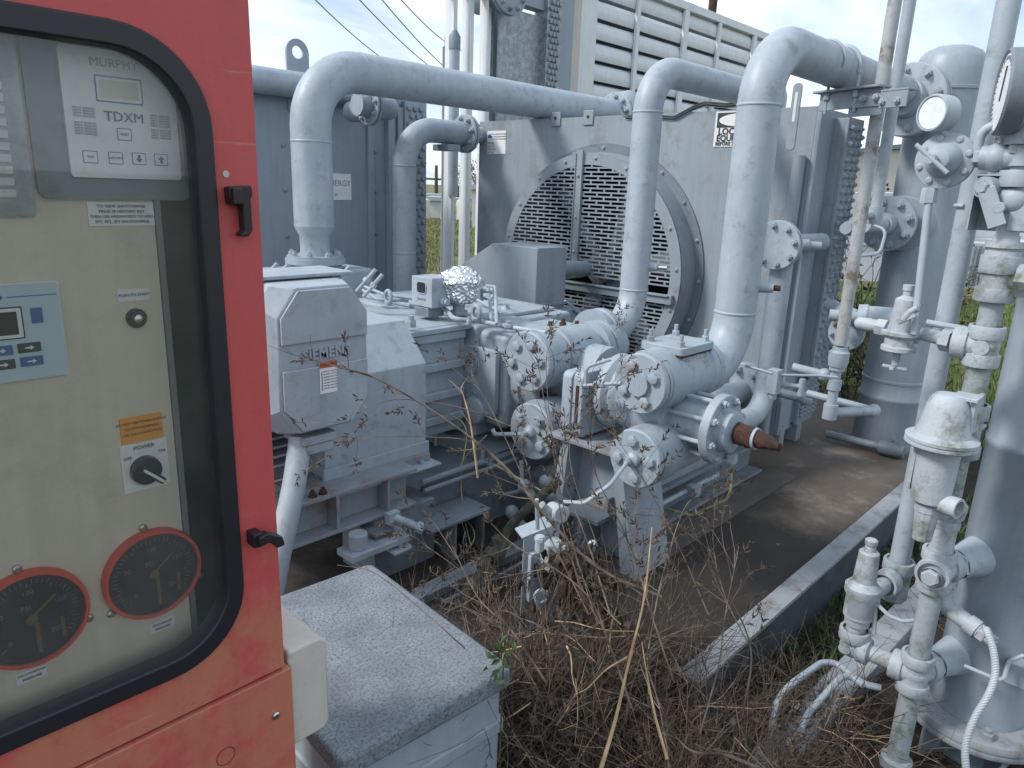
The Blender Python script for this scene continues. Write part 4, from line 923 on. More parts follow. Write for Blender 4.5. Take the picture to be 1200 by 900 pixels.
# pocket end
kx, kz = AX(845, 500, 2.4).x, AX(845, 503, 2.4).z
mb = MB(); mb.lathe((kx, 1.365, kz), -VY, [(0, 0), (0, .145), (.018, .145), (.018, .092), (.155, .092), (.155, 0)], 40); pk = build('clearance_pocket', mb, 'cast', C)
mb = MB(); mb.lathe((kx, 1.20, kz), -VY, [(0, 0), (0, .128), (.004, .132), (.035, .132), (.038, .128), (.038, .085), (.045, .08), (.075, .078), (.08, .07), (.08, 0)], 44); pf = build('pocket_flange', mb, 'cast', C)
for i in range(8):
    a = 2 * math.pi * i / 8 + .3; p = Vector((kx + .112 * math.cos(a), 1.36, kz + .112 * math.sin(a)))
    mb = MB(); mb.cyl(p, p - VY * .158, .009, 10); build('stud', mb, 'greyp', pk); bolt(pf, p - VY * .198, -VY, .015, .016, .006, 'cast')
mb = MB(); mb.lathe((kx, 1.118, kz), -VY, [(0, 0), (0, .030), (.004, .040), (.02, .041), (.035, .039), (.055, .040), (.07, .038), (.076, .034), (.09, .031), (.105, .030), (.12, .027), (.14, .023), (.155, .016), (.168, .015), (.172, .009), (.172, 0)], 20)
mb.v = [v + Vector((noise.noise(v * 45), .4 * noise.noise(v * 50 + Vector((3, 1, 2))), noise.noise(v * 45 + Vector((9, 4, 1))))) * .009 + Vector((0, 0, -.25 * max(0, 1.02 - v.y) ** 1.0 * .4)) for v in mb.v]; build('rusted_spindle', mb, 'rust', C, label='rust brown pointed spindle')
mb = MB(); mb.lathe((kx, 1.046, kz), -VY, [(0, .030), (0, .040), (.01, .040), (.01, .030)], 20); build('spindle_nut', mb, 'cast', C)
mb = MB(); mb.box((kx, 1.12, kz - .10), (.03, .03, .035)); build('wire_clip', mb, 'cast', C, .002); mb = MB(); q = Vector((kx, 1.12, kz - .12))
mb.tube([q, q + Vector((0, -.01, -.1)), AX(852, 585, 2.45), AX(810, 604, 2.5), AX(760, 590, 2.6)], .005, 6, .05); build('drain_wire', mb, 'wirey', C)
# ---- rear cylinder
X0 = 2.3
c = AX(617, 424, X0 + .0); mb = MB(); mb.lathe((X0 + .05, c.y, c.z), VX, [(0, 0), (0, .135), (.09, .135), (.095, .125), (.105, .125), (.11, .137), (.17, .13), (.34, .125), (.345, .10), (.39, .10), (.395, .13), (.44, .13), (.445, .115), (.455, .115), (.46, .13), (.52, .125), (.54, .10), (.6, .09)], 44); build('rear_valve_chest', mb, 'cast', C)
capdisc(C, (X0, c.y, c.z), .134, 6, .023, ph=.2)
mb = MB(); mb.lathe((2.62, 2.30, .66), -VY, [(0, .17), (.12, .16), (.45, .16), (.45, 0)], 36); build('rear_cylinder', mb, 'cast', C)
c = AX(622, 506, X0 - .03); mb = MB(); mb.lathe((X0 + .02, c.y, c.z), VX, [(0, 0), (0, .135), (.10, .135), (.12, .125), (.35, .125), (.35, 0)], 40); build('rear_lower_chest', mb, 'cast', C)
capdisc(C, (X0 - .03, c.y, c.z), .128, 4, .024, ph=.9)
mb = MB(); mb.lathe(Vector((X0 - .03, c.y - .0, c.z)), -VX, [(0, .03), (.02, .025), (.03, .012), (.06, .012), (.06, 0)], 14); mb.tube([Vector((X0 - .08, c.y, c.z)), AX(580, 509, X0 - .12), AX(577, 503, X0 - .12)], .010, 8, .01); build('lube_tube', mb, 'greyp', C)
# tube dropping from the rear lower chest and running left
mb = MB(); mb.tube([AX(611, 540, 2.25), AX(612, 575, 2.25), AX(590, 580, 2.25), AX(540, 560, 2.22), AX(482, 545, 2.2)], .010, 8, .06); build('oil_line', mb, 'greyp', C)
mb = MB(); mb.tube([AX(505, 392, 2.3), AX(513, 395, 2.28), AX(511, 530, 2.28), AX(540, 545, 2.28), AX(566, 543, 2.27), AX(566, 528, 2.27)], .010, 8, .03); build('oil_line', mb, 'greyp', C)
# rusty studs standing on the rear nozzle
tpc = AX(655, 398, 2.65)
for px, py in ((644, 380), (659, 377), (661, 386), (675, 380), (671, 384)):
    q = AX(px, py + 14, 2.72); mb = MB(); mb.cyl(q - VZ * .02, q + VZ * .075, .010, 10); mb.hexa(q + VZ * .035, VZ, .019, .022); build('rusty_stud', mb, 'rust', C)
mb = MB(); q = AX(665, 400, 2.7); mb.box(q + VZ * -.02, (.18, .12, .05)); build('stud_pad', mb, 'cast', C, .01)
mb = MB(); q = AX(690, 395, 2.9); mb.lathe((2.82, Y2, zn2), VX, [(0, 0), (0, .125), (.03, .125), (.035, .118), (.05, .118), (.055, .125), (.09, .125), (.11, .115), (.12, .08), (.12, 0)], 40); build('discharge_flange', mb, 'cast', C)
mb = MB(); mb.tube([AX(662, 403, 2.6), AX(690, 412, 2.6), AX(722, 430, 2.5), AX(735, 428, 2.5)], .006, 6, .03); mb.tube([AX(640, 400, 2.6), AX(700, 420, 2.55)], .005, 6); build('signal_line', mb, 'greyp', C)
# opposed cylinders at far side (under pipe 3)
mb = MB(); mb.bx(2.0, 2.6, 3.6, 3.95, .45, 1.0); mb.cyl((x3_, Y3, .9), (x3_, Y3, 1.03), .15, 28); build('far_cylinder', mb, 'cast', C, .02)
for px, py, dx in ((313, 317, 0), (326, 318, 0), (398, 320, 0), (428, 324, 1), (436, 330, 1)):
    q = AD(px, py + 6, 3.5); mb = MB(); dd = Vector((.03, -.03, .05)); mb.cyl(q - dd, q + dd * 1.2, .010, 10); mb.hexa(q, dd, .018, .02); build('stud', mb, 'greyp', C)
# embedded tubing on the frame top
def fz(px, py, z=.89): return AZ(px, py, z)
mb = MB()
mb.tube([fz(425, 335, .95), fz(450, 345, .93), fz(500, 352, .91), fz(560, 352, .91), fz(580, 362)], .009, 8, .03)
mb.tube([fz(425, 340, .95), fz(445, 352, .91), fz(478, 352, .9)], .009, 8, .03)
mb.tube([fz(570, 335, 1.0), fz(580, 336, 1.02), fz(582, 380, .9)], .008, 8, .02); mb.tube([fz(574, 350, .95), fz(576, 378, .89)], .008, 8, .02)
build('tubing', mb, 'greyp', C)
mb = MB(); mb.tube([fz(505, 355, .95), fz(522, 362, .92), fz(532, 374, .9), fz(560, 376, .89), fz(600, 384, .885), fz(640, 390, .89)], .011, 10, .04); build('conduit_line', mb, 'greyp', C)
for px, py in ((455, 352), (558, 372)):
    q = fz(px, py + 6, .885); mb = MB(); mb.tube([q + Vector((0, .024 * math.cos(R(a)), .045 + .032 * math.sin(R(a)))) for a in range(0, 361, 24)], .010, 8, cap=False); mb.cyl(q, q + VZ * .02, .02, 12); build('lifting_eye', mb, 'cast', C)
for px, py, r_, h in ((482, 383, .022, .05), (565, 340, .02, .06), (585, 378, .03, .05), (550, 379, .015, .03), (596, 384, .02, .03)):
    q = fz(px, py, .885); mb = MB(); mb.hexa(q, VZ, r_, h * .6); mb.cyl(q + VZ * h * .6, q + VZ * h, r_ * .6, 10); build('fitting', mb, 'cast', C)
q = AX(583, 372, 2.7); mb = MB(); mb.lathe(q, Vector((.3, -.5, .35)), [(0, 0), (0, .03), (.05, .032), (.05, .042), (.075, .042), (.075, 0)], 18); build('filler_cap', mb, 'cast', C)
for k_ in range(4): mb = MB(); q = AX(568, 338 + k_ * 8, 2.75); mb.cyl(q, q + Vector((0, -.07, 0)), .013, 10); mb.hexa(q + Vector((0, -.03, 0)), -VY, .02, .02); build('manifold_fitting', mb, 'cast', C)
mb = MB(); q = AX(560, 352, 2.8); mb.box(q, (.06, .10, .15)); build('manifold', mb, 'greyd', C, .005)
# level base plate edge
mb = MB(); mb.bx(2.28, 3.15, 2.22, 3.5, .22, .30); build('foot_plate', mb, 'greyd', C, .006)
# instrument box on the frame top
T = thing('instrument_box', AZ(495, 368, .885), 'small grey instrument box with dark window on the compressor frame', 'instrument')
q = AD(494, 342, 3.43); A = rotz(R(0))
mb = MB(); mb.box(q + Vector((.07, 0, 0)), (.14, .15, .14)); bxo = build('case', mb, 'greyp', T, .004)
mb = MB(); mb.prism(rrect(.062, .048, .014, 3), q + Vector((-.0025, .0, .02)), -VY, VZ, VX * .002); build('window', mb, 'dark', bxo)
mb = MB(); mb.tube([q + Vector((-.001, .0, .02)) + Vector((0, a, c_)) for a, c_ in rrect(.068, .054, .016, 3)] , .003, 6); build('window_frame', mb, 'cast', bxo)
mb = MB(); mb.text('SWITCH', .016, q + Vector((-.0015, 0, -.035)), -VY, VZ, -VX, .001); build('lettering', mb, 'inkg', bxo)
mb = MB(); mb.box(q + Vector((.05, -.0, -.095)), (.10, .10, .045)); build('base', mb, 'greyd', T, .004)
mb = MB(); mb.lathe(q + Vector((.06, -.075, -.04)), -VY, [(0, 0), (0, .02), (.03, .02), (.03, .014), (.045, .014), (.045, 0)], 14); build('gland', mb, 'cast', T)
# foil wrapped ball
T = thing('foil_wrapped_valve', AZ(538, 372, .885), 'valve head wrapped in crumpled aluminium foil on the compressor', 'valve')
q = AD(538, 338, 3.5); mb = MB(); mb.lathe(q + Vector((0, 0, -.07)), VZ, [(0, 0), (0, .075), (.03, .086), (.08, .092), (.095, .104), (.105, .108), (.125, .10), (.150, .075), (.165, .04), (.172, 0)], 64)
# crumple
pts = []
for v in mb.v:
    nn = noise.noise(v * 38) * .012 + noise.noise(v * 90) * .006; dvv = (v - q); dvv.normalize(); pts.append(v + dvv * nn)
mb.v = pts; 
import bmesh as _b
ob = build('foil', mb, 'foil', T, 0, 60); sd = ob.modifiers.new('s', 'SUBSURF'); sd.levels = 1; sd.render_levels = 2
tx = bpy.data.textures.new('crumple', 'CLOUDS'); tx.noise_scale = .025; tx.noise_depth = 2
ds = ob.modifiers.new('d', 'DISPLACE'); ds.texture = tx; ds.strength = .022; ds.texture_coords = 'LOCAL'
mb = MB(); mb.cyl(q + Vector((0, 0, -.13)), q + Vector((0, 0, -.07)), .03, 14); mb.hexa(q + Vector((0, -.0, -.125)), VZ, .045, .02); build('stem', mb, 'cast', T)

# ================================================================== MOTOR
Mo = thing('electric_motor', (1.4, 2.6, .5), 'grey electric motor behind the red cabinet with an angular terminal box', 'motor')
YM = 2.0
mb = MB()
mb.bx(.7, 1.35, 2.32, 3.15, .60, 1.0); build('housing', mb, 'greyp', Mo, .05)
mb = MB()
for i in range(9): mb.bx(.9, 1.30, 2.26, 2.3195, .50 + i * .035, .508 + i * .035)
build('cooling_fins', mb, 'greyp', Mo)
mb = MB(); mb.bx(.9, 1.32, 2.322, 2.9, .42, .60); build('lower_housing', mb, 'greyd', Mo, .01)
tl = AY(312, 330, YM); z1 = AY(430, 338, YM).z; xL = AY(313, 400, YM - .0).x + .0; xR = AY(430, 400, YM).x
# terminal box: back tray + bevelled cover with raised fields
zT_, zB_ = 1.185, .70
mb = MB(); mb.bx(xL - .02, xR + .0, YM + .13, YM + .29, zB_ - .02, zT_ + .005); tb = build('terminal_box', mb, 'greyp', Mo, .012)
def oct_(x0, x1, z0, z1, ch): return [(x0, z0 + ch * 1.3), (x0 + ch, z0), (x1 - ch, z0), (x1, z0 + ch * 1.3), (x1, z1 - ch * 1.3), (x1 - ch * 1.0, z1), (x0 + ch * 1.0, z1), (x0, z1 - ch * 1.3)]
mb = MB(); oA = oct_(xL - .0, xR - .0, zB_, zT_, .05); oB = [(x + (.035 if x < (xL + xR) / 2 - .1 else 0), z) for x, z in oct_(xL + .0, xR - .0, zB_ + .005, zT_ - .008, .07)]
n = 8; vs = [(x, YM + .129, z) for x, z in oA] + [(x, YM + .06, z) for x, z in oA] + [(x, YM, z) for x, z in oB]
fs = [tuple(range(8))[::-1], tuple(range(16, 24))]
for k in (0, 8):
    for i in range(8): j = (i + 1) % 8; fs.append((k + i, k + j, k + 8 + j, k + 8 + i))
mb.add(vs, fs); cv = build('cover', mb, 'greyp', tb, .006, 20)
xc_ = (oB[0][0] + xR) / 2
mb = MB(); zu = zB_ + (zT_ - zB_) * .585; zl = zB_ + (zT_ - zB_) * .385
mb.prism([(oB[7][0] + .008, oB[7][1]), (oB[6][0], oB[6][1] - .008), (oB[5][0], oB[5][1] - .008), (oB[4][0] - .004, oB[4][1]), (oB[4][0] - .004, zu + .02), (oB[7][0] + .008, zu + .02)], (0, YM - .010, 0), VX, VZ, VY * .0095); build('raised_field', mb, 'greyp', tb, .004)
mb = MB(); mb.prism([(oB[0][0] + .008, zl + .035), (oB[4][0] - .004, zl + .035), (oB[3][0] - .004, oB[3][1]), (oB[2][0], oB[2][1] + .008), (oB[1][0], oB[1][1] + .008), (oB[0][0] + .008, oB[0][1])], (0, YM - .010, 0), VX, VZ, VY * .0095); build('raised_field', mb, 'greyp', tb, .004)
q = AY(382, 407, YM - .002); mb = MB(); mb.text('SIEMENS', .047, (q.x, YM - .0005, (zu + zl) / 2 + .026), VX, VZ, -VY, .008, 'CENTER', .02); build('maker_lettering', mb, 'greyp', tb)
q = AY(385, 441, YM - .012); mb = MB(); mb.bx(q.x - .032, q.x + .032, YM - .0125, YM - .011, q.z - .055, q.z + .05); stk = build('warning_label', mb, 'label', tb)
mb = MB(); mb.bx(q.x - .032, q.x + .032, YM - .0135, YM - .0127, q.z + .030, q.z + .0505); build('red_band', mb, 'redlab', stk)
mb = MB(); mb.text('WARNING', .013, (q.x, YM - .0136, q.z + .040), VX, VZ, -VY, .0004); 
for i in range(7): mb.text('HAZARD VOLTAGE', .0058, (q.x + .006, YM - .0127, q.z + .018 - i * .0095), VX, VZ, -VY, .0004)
mb.bx(q.x - .026, q.x - .0235, YM - .0132, YM - .0126, q.z - .045, q.z + .02)
build('lettering', mb, 'ink', stk)
for px, py in ((325, 497), (418, 480)):
    q = AY(px, py, YM + .13); bolt(tb, (q.x, YM + .129, q.z), -VY, .014, .012, .004, 'cast')
mb = MB(); mb.bx(xL - .05, xR + .02, YM + .10, YM + .30, zT_ + .0055, zT_ + .018); build('top_lip', mb, 'greyp', tb, .004)
# conduit from the terminal box
qa = AY(350, 512, YM + .16); 
mb = MB(); mb.box((qa.x, YM + .08, zB_ - .035), (.13, .13, .03)); mb.bx(qa.x - .052, qa.x + .052, YM + .02, YM + .13, zB_ - .085, zB_ - .0505); build('conduit_collar', mb, 'cast', Mo, .006)
pp = [AY(352, 512, YM + .07), AY(350, 530, YM + .06), AY(345, 565, YM + .03), AY(337, 605, YM - .0), AY(327, 650, YM - .02), AY(318, 700, YM - .03)]
def smo(P, n=6):
    out = []; P = [P[0] * 2 - P[1]] + P + [P[-1] * 2 - P[-2]]
    for i in range(1, len(P) - 2):
        for k in range(n):
            t = k / n; a, b, c, d = P[i - 1], P[i], P[i + 1], P[i + 2]
            out.append(.5 * ((2 * b) + (c - a) * t + (2 * a - 5 * b + 4 * c - d) * t * t + (3 * b - a - 3 * c + d) * t ** 3))
    return out + [P[-2]]
mb = MB(); mb.tube(smo(pp), .038, 24); build('conduit', mb, 'greyp', Mo)
q = AY(372, 512, YM + .16); mb = MB(); mb.tube([AY(368, 505, YM + .2), AY(374, 515, YM + .16), AY(381, 524, YM + .14)], .010, 10); mb.hexa(AY(377, 520, YM + .15), AY(384, 528, YM + .14) - AY(377, 520, YM + .15), .016, .03); build('drain_fitting', mb, 'cast', Mo)
# ================================================================== COUPLING GUARD (hood)
T = thing('coupling_guard', (1.6, 2.6, .4), 'sloped sheet metal coupling guard between the motor and the compressor', 'guard')
xh = 1.84
prof = [(2.2, .40), (2.2, .80), (2.34, .955), (2.95, .955), (3.1, .80), (3.1, .40)]
mb = MB(); mb.prism(prof, (1.36, 0, 0), VY, VZ, VX * (xh - 1.36)); build('hood', mb, 'greyp', T, .004)
mb = MB(); mb.prism([(2.185, .395), (2.185, .47), (2.199, .47), (2.199, .395)], (1.345, 0, 0), VY, VZ, VX * (xh - 1.34)); mb.bx(1.345, xh + .01, 2.11, 2.20, .385, .394); build('flange_strip', mb, 'greyp', T, .002)
for x_ in (1.42, 1.6, 1.78): bolt(T, (x_, 2.15, .394), VZ, .011, .01, .004)
mb = MB(); mb.bx(1.845, 2.33, 2.5, 3.1, .34, .87); rs_ = build('rear_section', mb, 'cast', T, .01)
for zq in (.80, .66, .52, .40):
    mb = MB(); mb.bx(1.87, 2.31, 2.472, 2.4995, zq, zq + .04); build('rib', mb, 'cast', rs_, .006)
mb = MB(); mb.bx(1.84, 2.335, 2.462, 2.4995, .842, .866); build('top_ledge', mb, 'cast', rs_, .004)
# ================================================================== MOTOR BASE (I beams)
T = thing('motor_base', (1.4, 2.2, 0), 'grey welded beam base with web stiffeners and rust stains beneath the motor', 'base')
zt2 = .402; zb2 = .20
def ibeam(x0, x1, yc, z0, z1, wd, name='beam'):
    mb = MB(); mb.bx(x0, x1, yc - wd / 2, yc + wd / 2, z1 - .014, z1); mb.bx(x0, x1, yc - wd / 2, yc + wd / 2, z0, z0 + .014); mb.bx(x0, x1, yc - .006, yc + .006, z0 + .014, z1 - .014); return build(name, mb, 'ruststain', T, .003)
xe2 = AY(489, 548, 2.07).x
e1 = AY(489, 548, 2.07); zt2 = e1.z; zb2 = AY(458, 603, 2.07).z
bm = ibeam(.75, xe2, 2.145, zb2, zt2, .15)
mb = MB(); mb.bx(1.2, 1.83, 2.16, 2.30, zt2 + .001, .384); build('riser_plate', mb, 'ruststain', T, .002)
for px in (395, 455): 
    x_ = AY(px, 580, 2.08).x; mb = MB(); mb.bx(x_ - .006, x_ + .006, 2.075, 2.138, zb2 + .0145, zt2 - .0145); build('web_stiffener', mb, 'ruststain', T)
for px, py in ((366, 572), (378, 565)): q = AY(px, py, 2.10); bolt(T, (q.x, 2.10, zt2), VZ, .014, .014, .01, 'rust')
mb = MB(); mb.bx(xe2 - .2, xe2 + .10, 2.08, 2.3, 0, zb2 - .001); mb.bx(xe2 - .24, xe2 - .05, 2.02, 2.3, zb2 - .045, zb2 - .03); build('pedestal', mb, 'greyd', T, .003)
mb = MB(); q = AY(425, 622, 2.0); mb.cyl((q.x, 2.03, zb2 - .06), (q.x, 2.03, zb2 - .002), .035, 20); mb.bx(q.x - .06, q.x + .2, 1.98, 2.08, zb2 - .085, zb2 - .06); jb = build('levelling_pad', mb, 'greyp', T, .003)
a = AY(460, 605, 2.02); b_2 = AY(494, 619, 1.93); mb = MB(); mb.cyl(a, b_2, .014, 14); mb.box(a, (.05, .03, .035)); mb.hexa(b_2 - (b_2 - a).normalized() * .02, b_2 - a, .022, .03); build('jack_screw', mb, 'greyp', T)
mb = MB(); q = AY(468, 625, 2.0); mb.bx(q.x - .05, q.x + .04, 1.96, 2.07, zb2 - .11, zb2 - .10); mb.bx(q.x - .01, q.x + .0, 1.98, 2.07, zb2 - .10, zb2 - .02); build('jack_bracket', mb, 'greyp', T, .002)
# ================================================================== COMPRESSOR SKID
T = thing('compressor_skid', (2.6, 2.3, 0), 'dark grey steel skid under the compressor frame and cylinders', 'skid')
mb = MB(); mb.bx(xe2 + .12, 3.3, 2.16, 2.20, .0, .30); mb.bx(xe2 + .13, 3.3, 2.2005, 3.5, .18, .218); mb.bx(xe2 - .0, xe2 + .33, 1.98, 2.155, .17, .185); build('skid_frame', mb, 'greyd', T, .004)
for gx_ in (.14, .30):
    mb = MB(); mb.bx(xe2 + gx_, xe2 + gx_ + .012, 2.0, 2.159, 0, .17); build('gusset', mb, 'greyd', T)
mb = MB(); mb.bx(1.0, 2.35, 1.83, 1.90, .0, .035); build('edge_rail', mb, 'greyd', T, .003)
mb = MB(); mb.tube([(1.75, 2.12, .33), (2.1, 2.12, .33), (2.2, 2.12, .27)], .014, 10, .04); mb.tube([(1.75, 2.10, .30), (2.3, 2.10, .30)], .010, 8); build('pipe_rail', mb, 'greyd', T)
# support pedestal under the front cylinder
T = thing('cylinder_support', (2.35, 1.6, 0), 'tapered steel support stand beneath the front cylinder', 'support')
mb = MB()
for yc_, sgn in ((1.76, 1), (1.52, -1)): pass
a1, a2, b1, b2 = AX(663, 490, 2.26), AX(728, 508, 2.26), AX(668, 668, 2.26), AX(742, 700, 2.26)
mb.prism([(1.80, .49), (1.50, .49), (1.40, .0), (1.86, .0)], (2.34, 0, 0), VY, VZ, VX * .015)
mb.prism([(1.80, .49), (1.76, .49), (1.80, 0), (1.87, 0)], (2.24, 0, 0), VY, VZ, VX * .26); mb.prism([(1.54, .49), (1.50, .49), (1.39, 0), (1.46, 0)], (2.24, 0, 0), VY, VZ, VX * .26)
build('stand', mb, 'vessel', T, .003)
mb = MB(); mb.bx(2.22, 2.56, 1.46, 1.86, .491, .508); build('cap_plate', mb, 'ruststain', T, .003)
# cooler side rails to the right of the cylinder
T = thing('skid_rails', (3.0, 1.6, 0), 'stepped dark steel rails on the pad below the rusted spindle', 'rail')
xe3 = AZ(912, 548, .2).x + .35
mb = MB(); mb.bx(2.2, xe3, 1.56, 1.74, .012, .03); mb.bx(2.2, xe3, 1.64, 1.66, .03, .19); mb.bx(2.2, xe3, 1.56, 1.74, .19, .21); build('lower_rail', mb, 'greyd', T, .003)
mb = MB(); mb.bx(2.3, xe3 - .05, 1.60, 1.70, .2105, .226); mb.bx(2.3, xe3 - .3, 1.585, 1.60, .2105, .27); build('upper_strip', mb, 'ruststain', T, .003)
mb = MB(); mb.bx(2.0, xe3 + .1, 1.40, 1.56, .0, .011); build('ground_plate', mb, 'dirt', T, .002)
mb = MB(); mb.cyl((2.5, 1.575, .13), (xe3 - .5, 1.575, .13), .012, 10); mb.box((2.95, 1.55, .135), (.06, .05, .05)); build('drain_tube', mb, 'greyp', T)
mb = MB(); mb.bx(2.4, 3.6, 1.75, 3.9, .0, .20); mb.bx(2.7, 3.9, 1.78, 3.4, .2005, .33); build('cross_frame', mb, 'greyd', T, .004)
# outlet drain pipe lying on pad behind the header feet
T = thing('drain_pipe', AZ(1000, 515, .03), 'thin grey drain pipe with ball valve lying on the pad by the vessel', 'pipe')
a = AZ(968, 508, .05); b = AZ(1030, 523, .05); c = AZ(1060, 530, .05)
mb = MB(); mb.cyl(a, b, .024, 14); build('run', mb, 'greyd', T)
mb = MB(); dd = (c - b).normalized(); mb.lathe(b, dd, [(0, 0), (0, .04), (.03, .045), (.1, .045), (.14, .035), (.14, 0)], 16); vb = build('ball_valve', mb, 'greyd', T)
mb = MB(); mb.cyl((b + c) / 2 + VZ * .04, (b + c) / 2 + VZ * .07, .01, 8); mb.box((b + c) / 2 + VZ * .075, (.12, .02, .006), rotz(.3)); build('handle', mb, 'greyd', vb)

# ================================================================== TALL VESSEL BEHIND
T = thing('tall_vessel', (4.85, 1.27, 0), 'tall round grey vessel with domed cap standing on the far pad', 'vessel')
vx, vy, vr = 4.87, 1.27, .185
mb = MB(); mb.lathe((vx, vy, 0), VZ, [(0, vr + .004), (.30, vr + .004), (.31, vr + .012), (.33, vr + .012), (.34, vr), (.42, vr), (.423, vr + .006), (.437, vr + .006), (.44, vr), (2.10, vr), (2.103, vr + .006), (2.118, vr + .006), (2.121, vr), (2.20, vr * .99), (2.27, vr * .92), (2.31, vr * .78), (2.335, vr * .5), (2.345, 0)], 64); build('shell', mb, 'vessel', T, 0, 60)
for z_, rf, hs in ((2.03, .19, .1), (1.37, .155, .065)):
    yy = 1.36 if z_ > 2 else 1.38
    f_ = MB().cyl((4.60, yy, z_), (vx, yy - .05, z_), hs, 28); build('nozzle', f_, 'vessel', T)
    f_ = MB().lathe((4.60, yy, z_), -VX, [(0, 0), (0, rf), (.03, rf), (.034, rf * .6), (.034, 0)], 44); ff = build('flange', f_, 'vessel', T); bolts(ff, (4.57, yy, z_), -VX, rf * .78, 8, .022, .022, .012, 'vessel', .3)
bp_ = build('reinforcing_pad', MB().lathe((vx - vr - .005, 1.33, 1.37), VX, [(0, 0), (0, .15), (.04, .17), (.06, .17)], 36), 'vessel', T)
# lower side nozzle pipe with cap and elbows on vessel face
a = AX(1010, 372, 4.3)
T2 = thing('capped_branch', a, 'short branch pipe with round cap on the face of the tall vessel', 'pipe')
q = AD(1005, 372, 3.6); mb = MB(); mb.lathe(q, Vector((.3, -1, .05)), [(0, 0), (0, .065), (.04, .068), (.05, .06), (.16, .058), (.17, .04), (.17, 0)], 28); build('cap', mb, 'greyp', T2)
mb = MB(); mb.cyl(q + Vector((.3, .25, 0)), q, .035, 16); mb.cyl(q + Vector((.0, .0, 0)), q + Vector((-.05, .12, 0)), .03, 16); build('branch', mb, 'greyp', T2)
flange(T2, AD(992, 390, 3.75), Vector((-1, 0, 0)), .09, .014, 8, .012, 'cast')
# pipe stub joining vessel lower flange to the cooler
T2 = thing('vessel_inlet_pipe', (4.4, 1.38, 1.37), 'short horizontal pipe entering the middle flange of the tall vessel', 'pipe')
mb = MB(); mb.cyl((4.46, 1.38, 1.37), (4.565, 1.38, 1.37), .06, 20); mb.cyl((4.3, 1.42, 1.37), (4.46, 1.38, 1.37), .05, 20); build('spool', mb, 'greyp', T2)
q = AD(1012, 268, 3.8); mb = MB(); mb.lathe(q + Vector((-.12, .05, .0)), VX, [(0, 0), (0, .03), (.05, .03), (.05, .04), (.08, .04), (.08, .028), (.16, .028), (.16, 0)], 16); mb.box(q + Vector((.06, 0, .06)), (.05, .05, .05)); mb.tube([q + Vector((.06, -.02, .02)), q + Vector((.04, -.1, .0)), q + Vector((0, -.1, -.12)), q + Vector((-.12, -.02, -.14))], .008, 8, .05); build('gauge_tap', mb, 'cast', T2)

# ================================================================== THIN VERTICAL PIPES + BRACKET
YT = 1.2; xt = AY(1030, 120, YT).x; ztop = 2.55
T = thing('rusty_vent_pipe', (xt, YT, .5), 'thin vertical pipe with rust patches running up past the bracket', 'pipe')
q2 = AY(984, 400, YT)
mb = MB(); mb.cyl((xt, YT, .82), (xt, YT, ztop), .0285, 18); build('pipe_run', mb, 'rustpipe', T)
zc_ = AY(981, 418, YT).z; mb = MB(); mb.lathe((xt, YT, zc_ - .07), VZ, [(0, 0), (0, .036), (.02, .036), (.02, .042), (.05, .047), (.09, .047), (.10, .036), (.115, .034), (.115, 0)], 20); build('union', mb, 'cast', T)
zl_ = AY(970, 485, YT).z; yl_ = YT
mb = MB(); mb.tube([(xt, YT, zc_ - .06), (xt, YT, zl_), (xt + .20, YT - .14, zl_ + .005)], .024, 16, .03); 
mb.lathe((xt, YT, zl_ - .03), VZ, [(0, .02), (0, .034), (.075, .034), (.075, .02)], 16)
e_ = Vector((xt + .20, YT - .14, zl_ + .005)); mb.cyl(e_, e_ + Vector((-.02, .33, .02)), .020, 14); mb.ball(e_, .034, 14, 8)
mb.lathe(Vector((xt, YT, zl_ + .12)), VZ, [(0, .024), (0, .032), (.05, .032), (.05, .024)], 16)
mb.cyl((xt, YT, zl_ + .18), (xt - .04, YT + .20, zl_ + .2), .022, 14); mb.ball((xt - .01, YT + .05, zl_ + .185), .034, 12, 8)
build('lower_loop', mb, 'greyp', T)
T = thing('grey_vent_pipe', (xt + .19, YT - .02, .9), 'plain thin vertical grey pipe right of the rusty vent pipe', 'pipe')
xg = AY(1060, 40, YT).x; zend = AY(1020, 245, YT).z
mb = MB(); mb.cyl((xg, YT, zend), (xg, YT, ztop), .0265, 18); build('pipe_run', mb, 'greyp', T)
mb = MB(); mb.lathe((xg, YT, zend - .07), VZ, [(0, 0), (0, .03), (.03, .036), (.08, .036), (.08, .0)], 16); mb.tube([(xg, YT, zend - .02), (xg - .12, YT + .03, zend - .04)], .018, 10); build('elbow', mb, 'greyp', T)
T = thing('pipe_bracket', (xt - .1, 1.3, 1.9), 'steel channel bracket with U bolts carrying the gooseneck pipe', 'bracket')
zb_ = 1.965
mb = MB(); mb.bx(xt - .10, xt - .03, 1.22, 1.62, zb_ - .008, zb_ + .002) 
bl_, br_ = AY(960, 105, 1.3), AY(1038, 98, 1.3)
mb = MB(); d1 = AD(958, 107, 3.35); d2 = AD(1036, 100, 3.05)
dirv = (d2 - d1); dirv.z = 0; Lb = dirv.length; dirv.normalize(); zz = zt1 - .095
nrm = Vector((-dirv.y, dirv.x, 0))
def obox(mb, s, a0, a1, n0, n1, z0, z1):
    cc = s + dirv * ((a0 + a1) / 2) + nrm * ((n0 + n1) / 2); cc.z = (z0 + z1) / 2
    mb.box(cc, (a1 - a0, n1 - n0, z1 - z0), rotz(math.atan2(dirv.y, dirv.x)))
obox(mb, d1, 0, Lb, -.03, .05, zz - .01, zz); obox(mb, d1, .02, Lb, .0, .008, zz - .085, zz - .0102); obox(mb, d1, .18, Lb, .0085, .02, zz - .12, zz - .07)
build('channel', mb, 'cooler', T, .002)
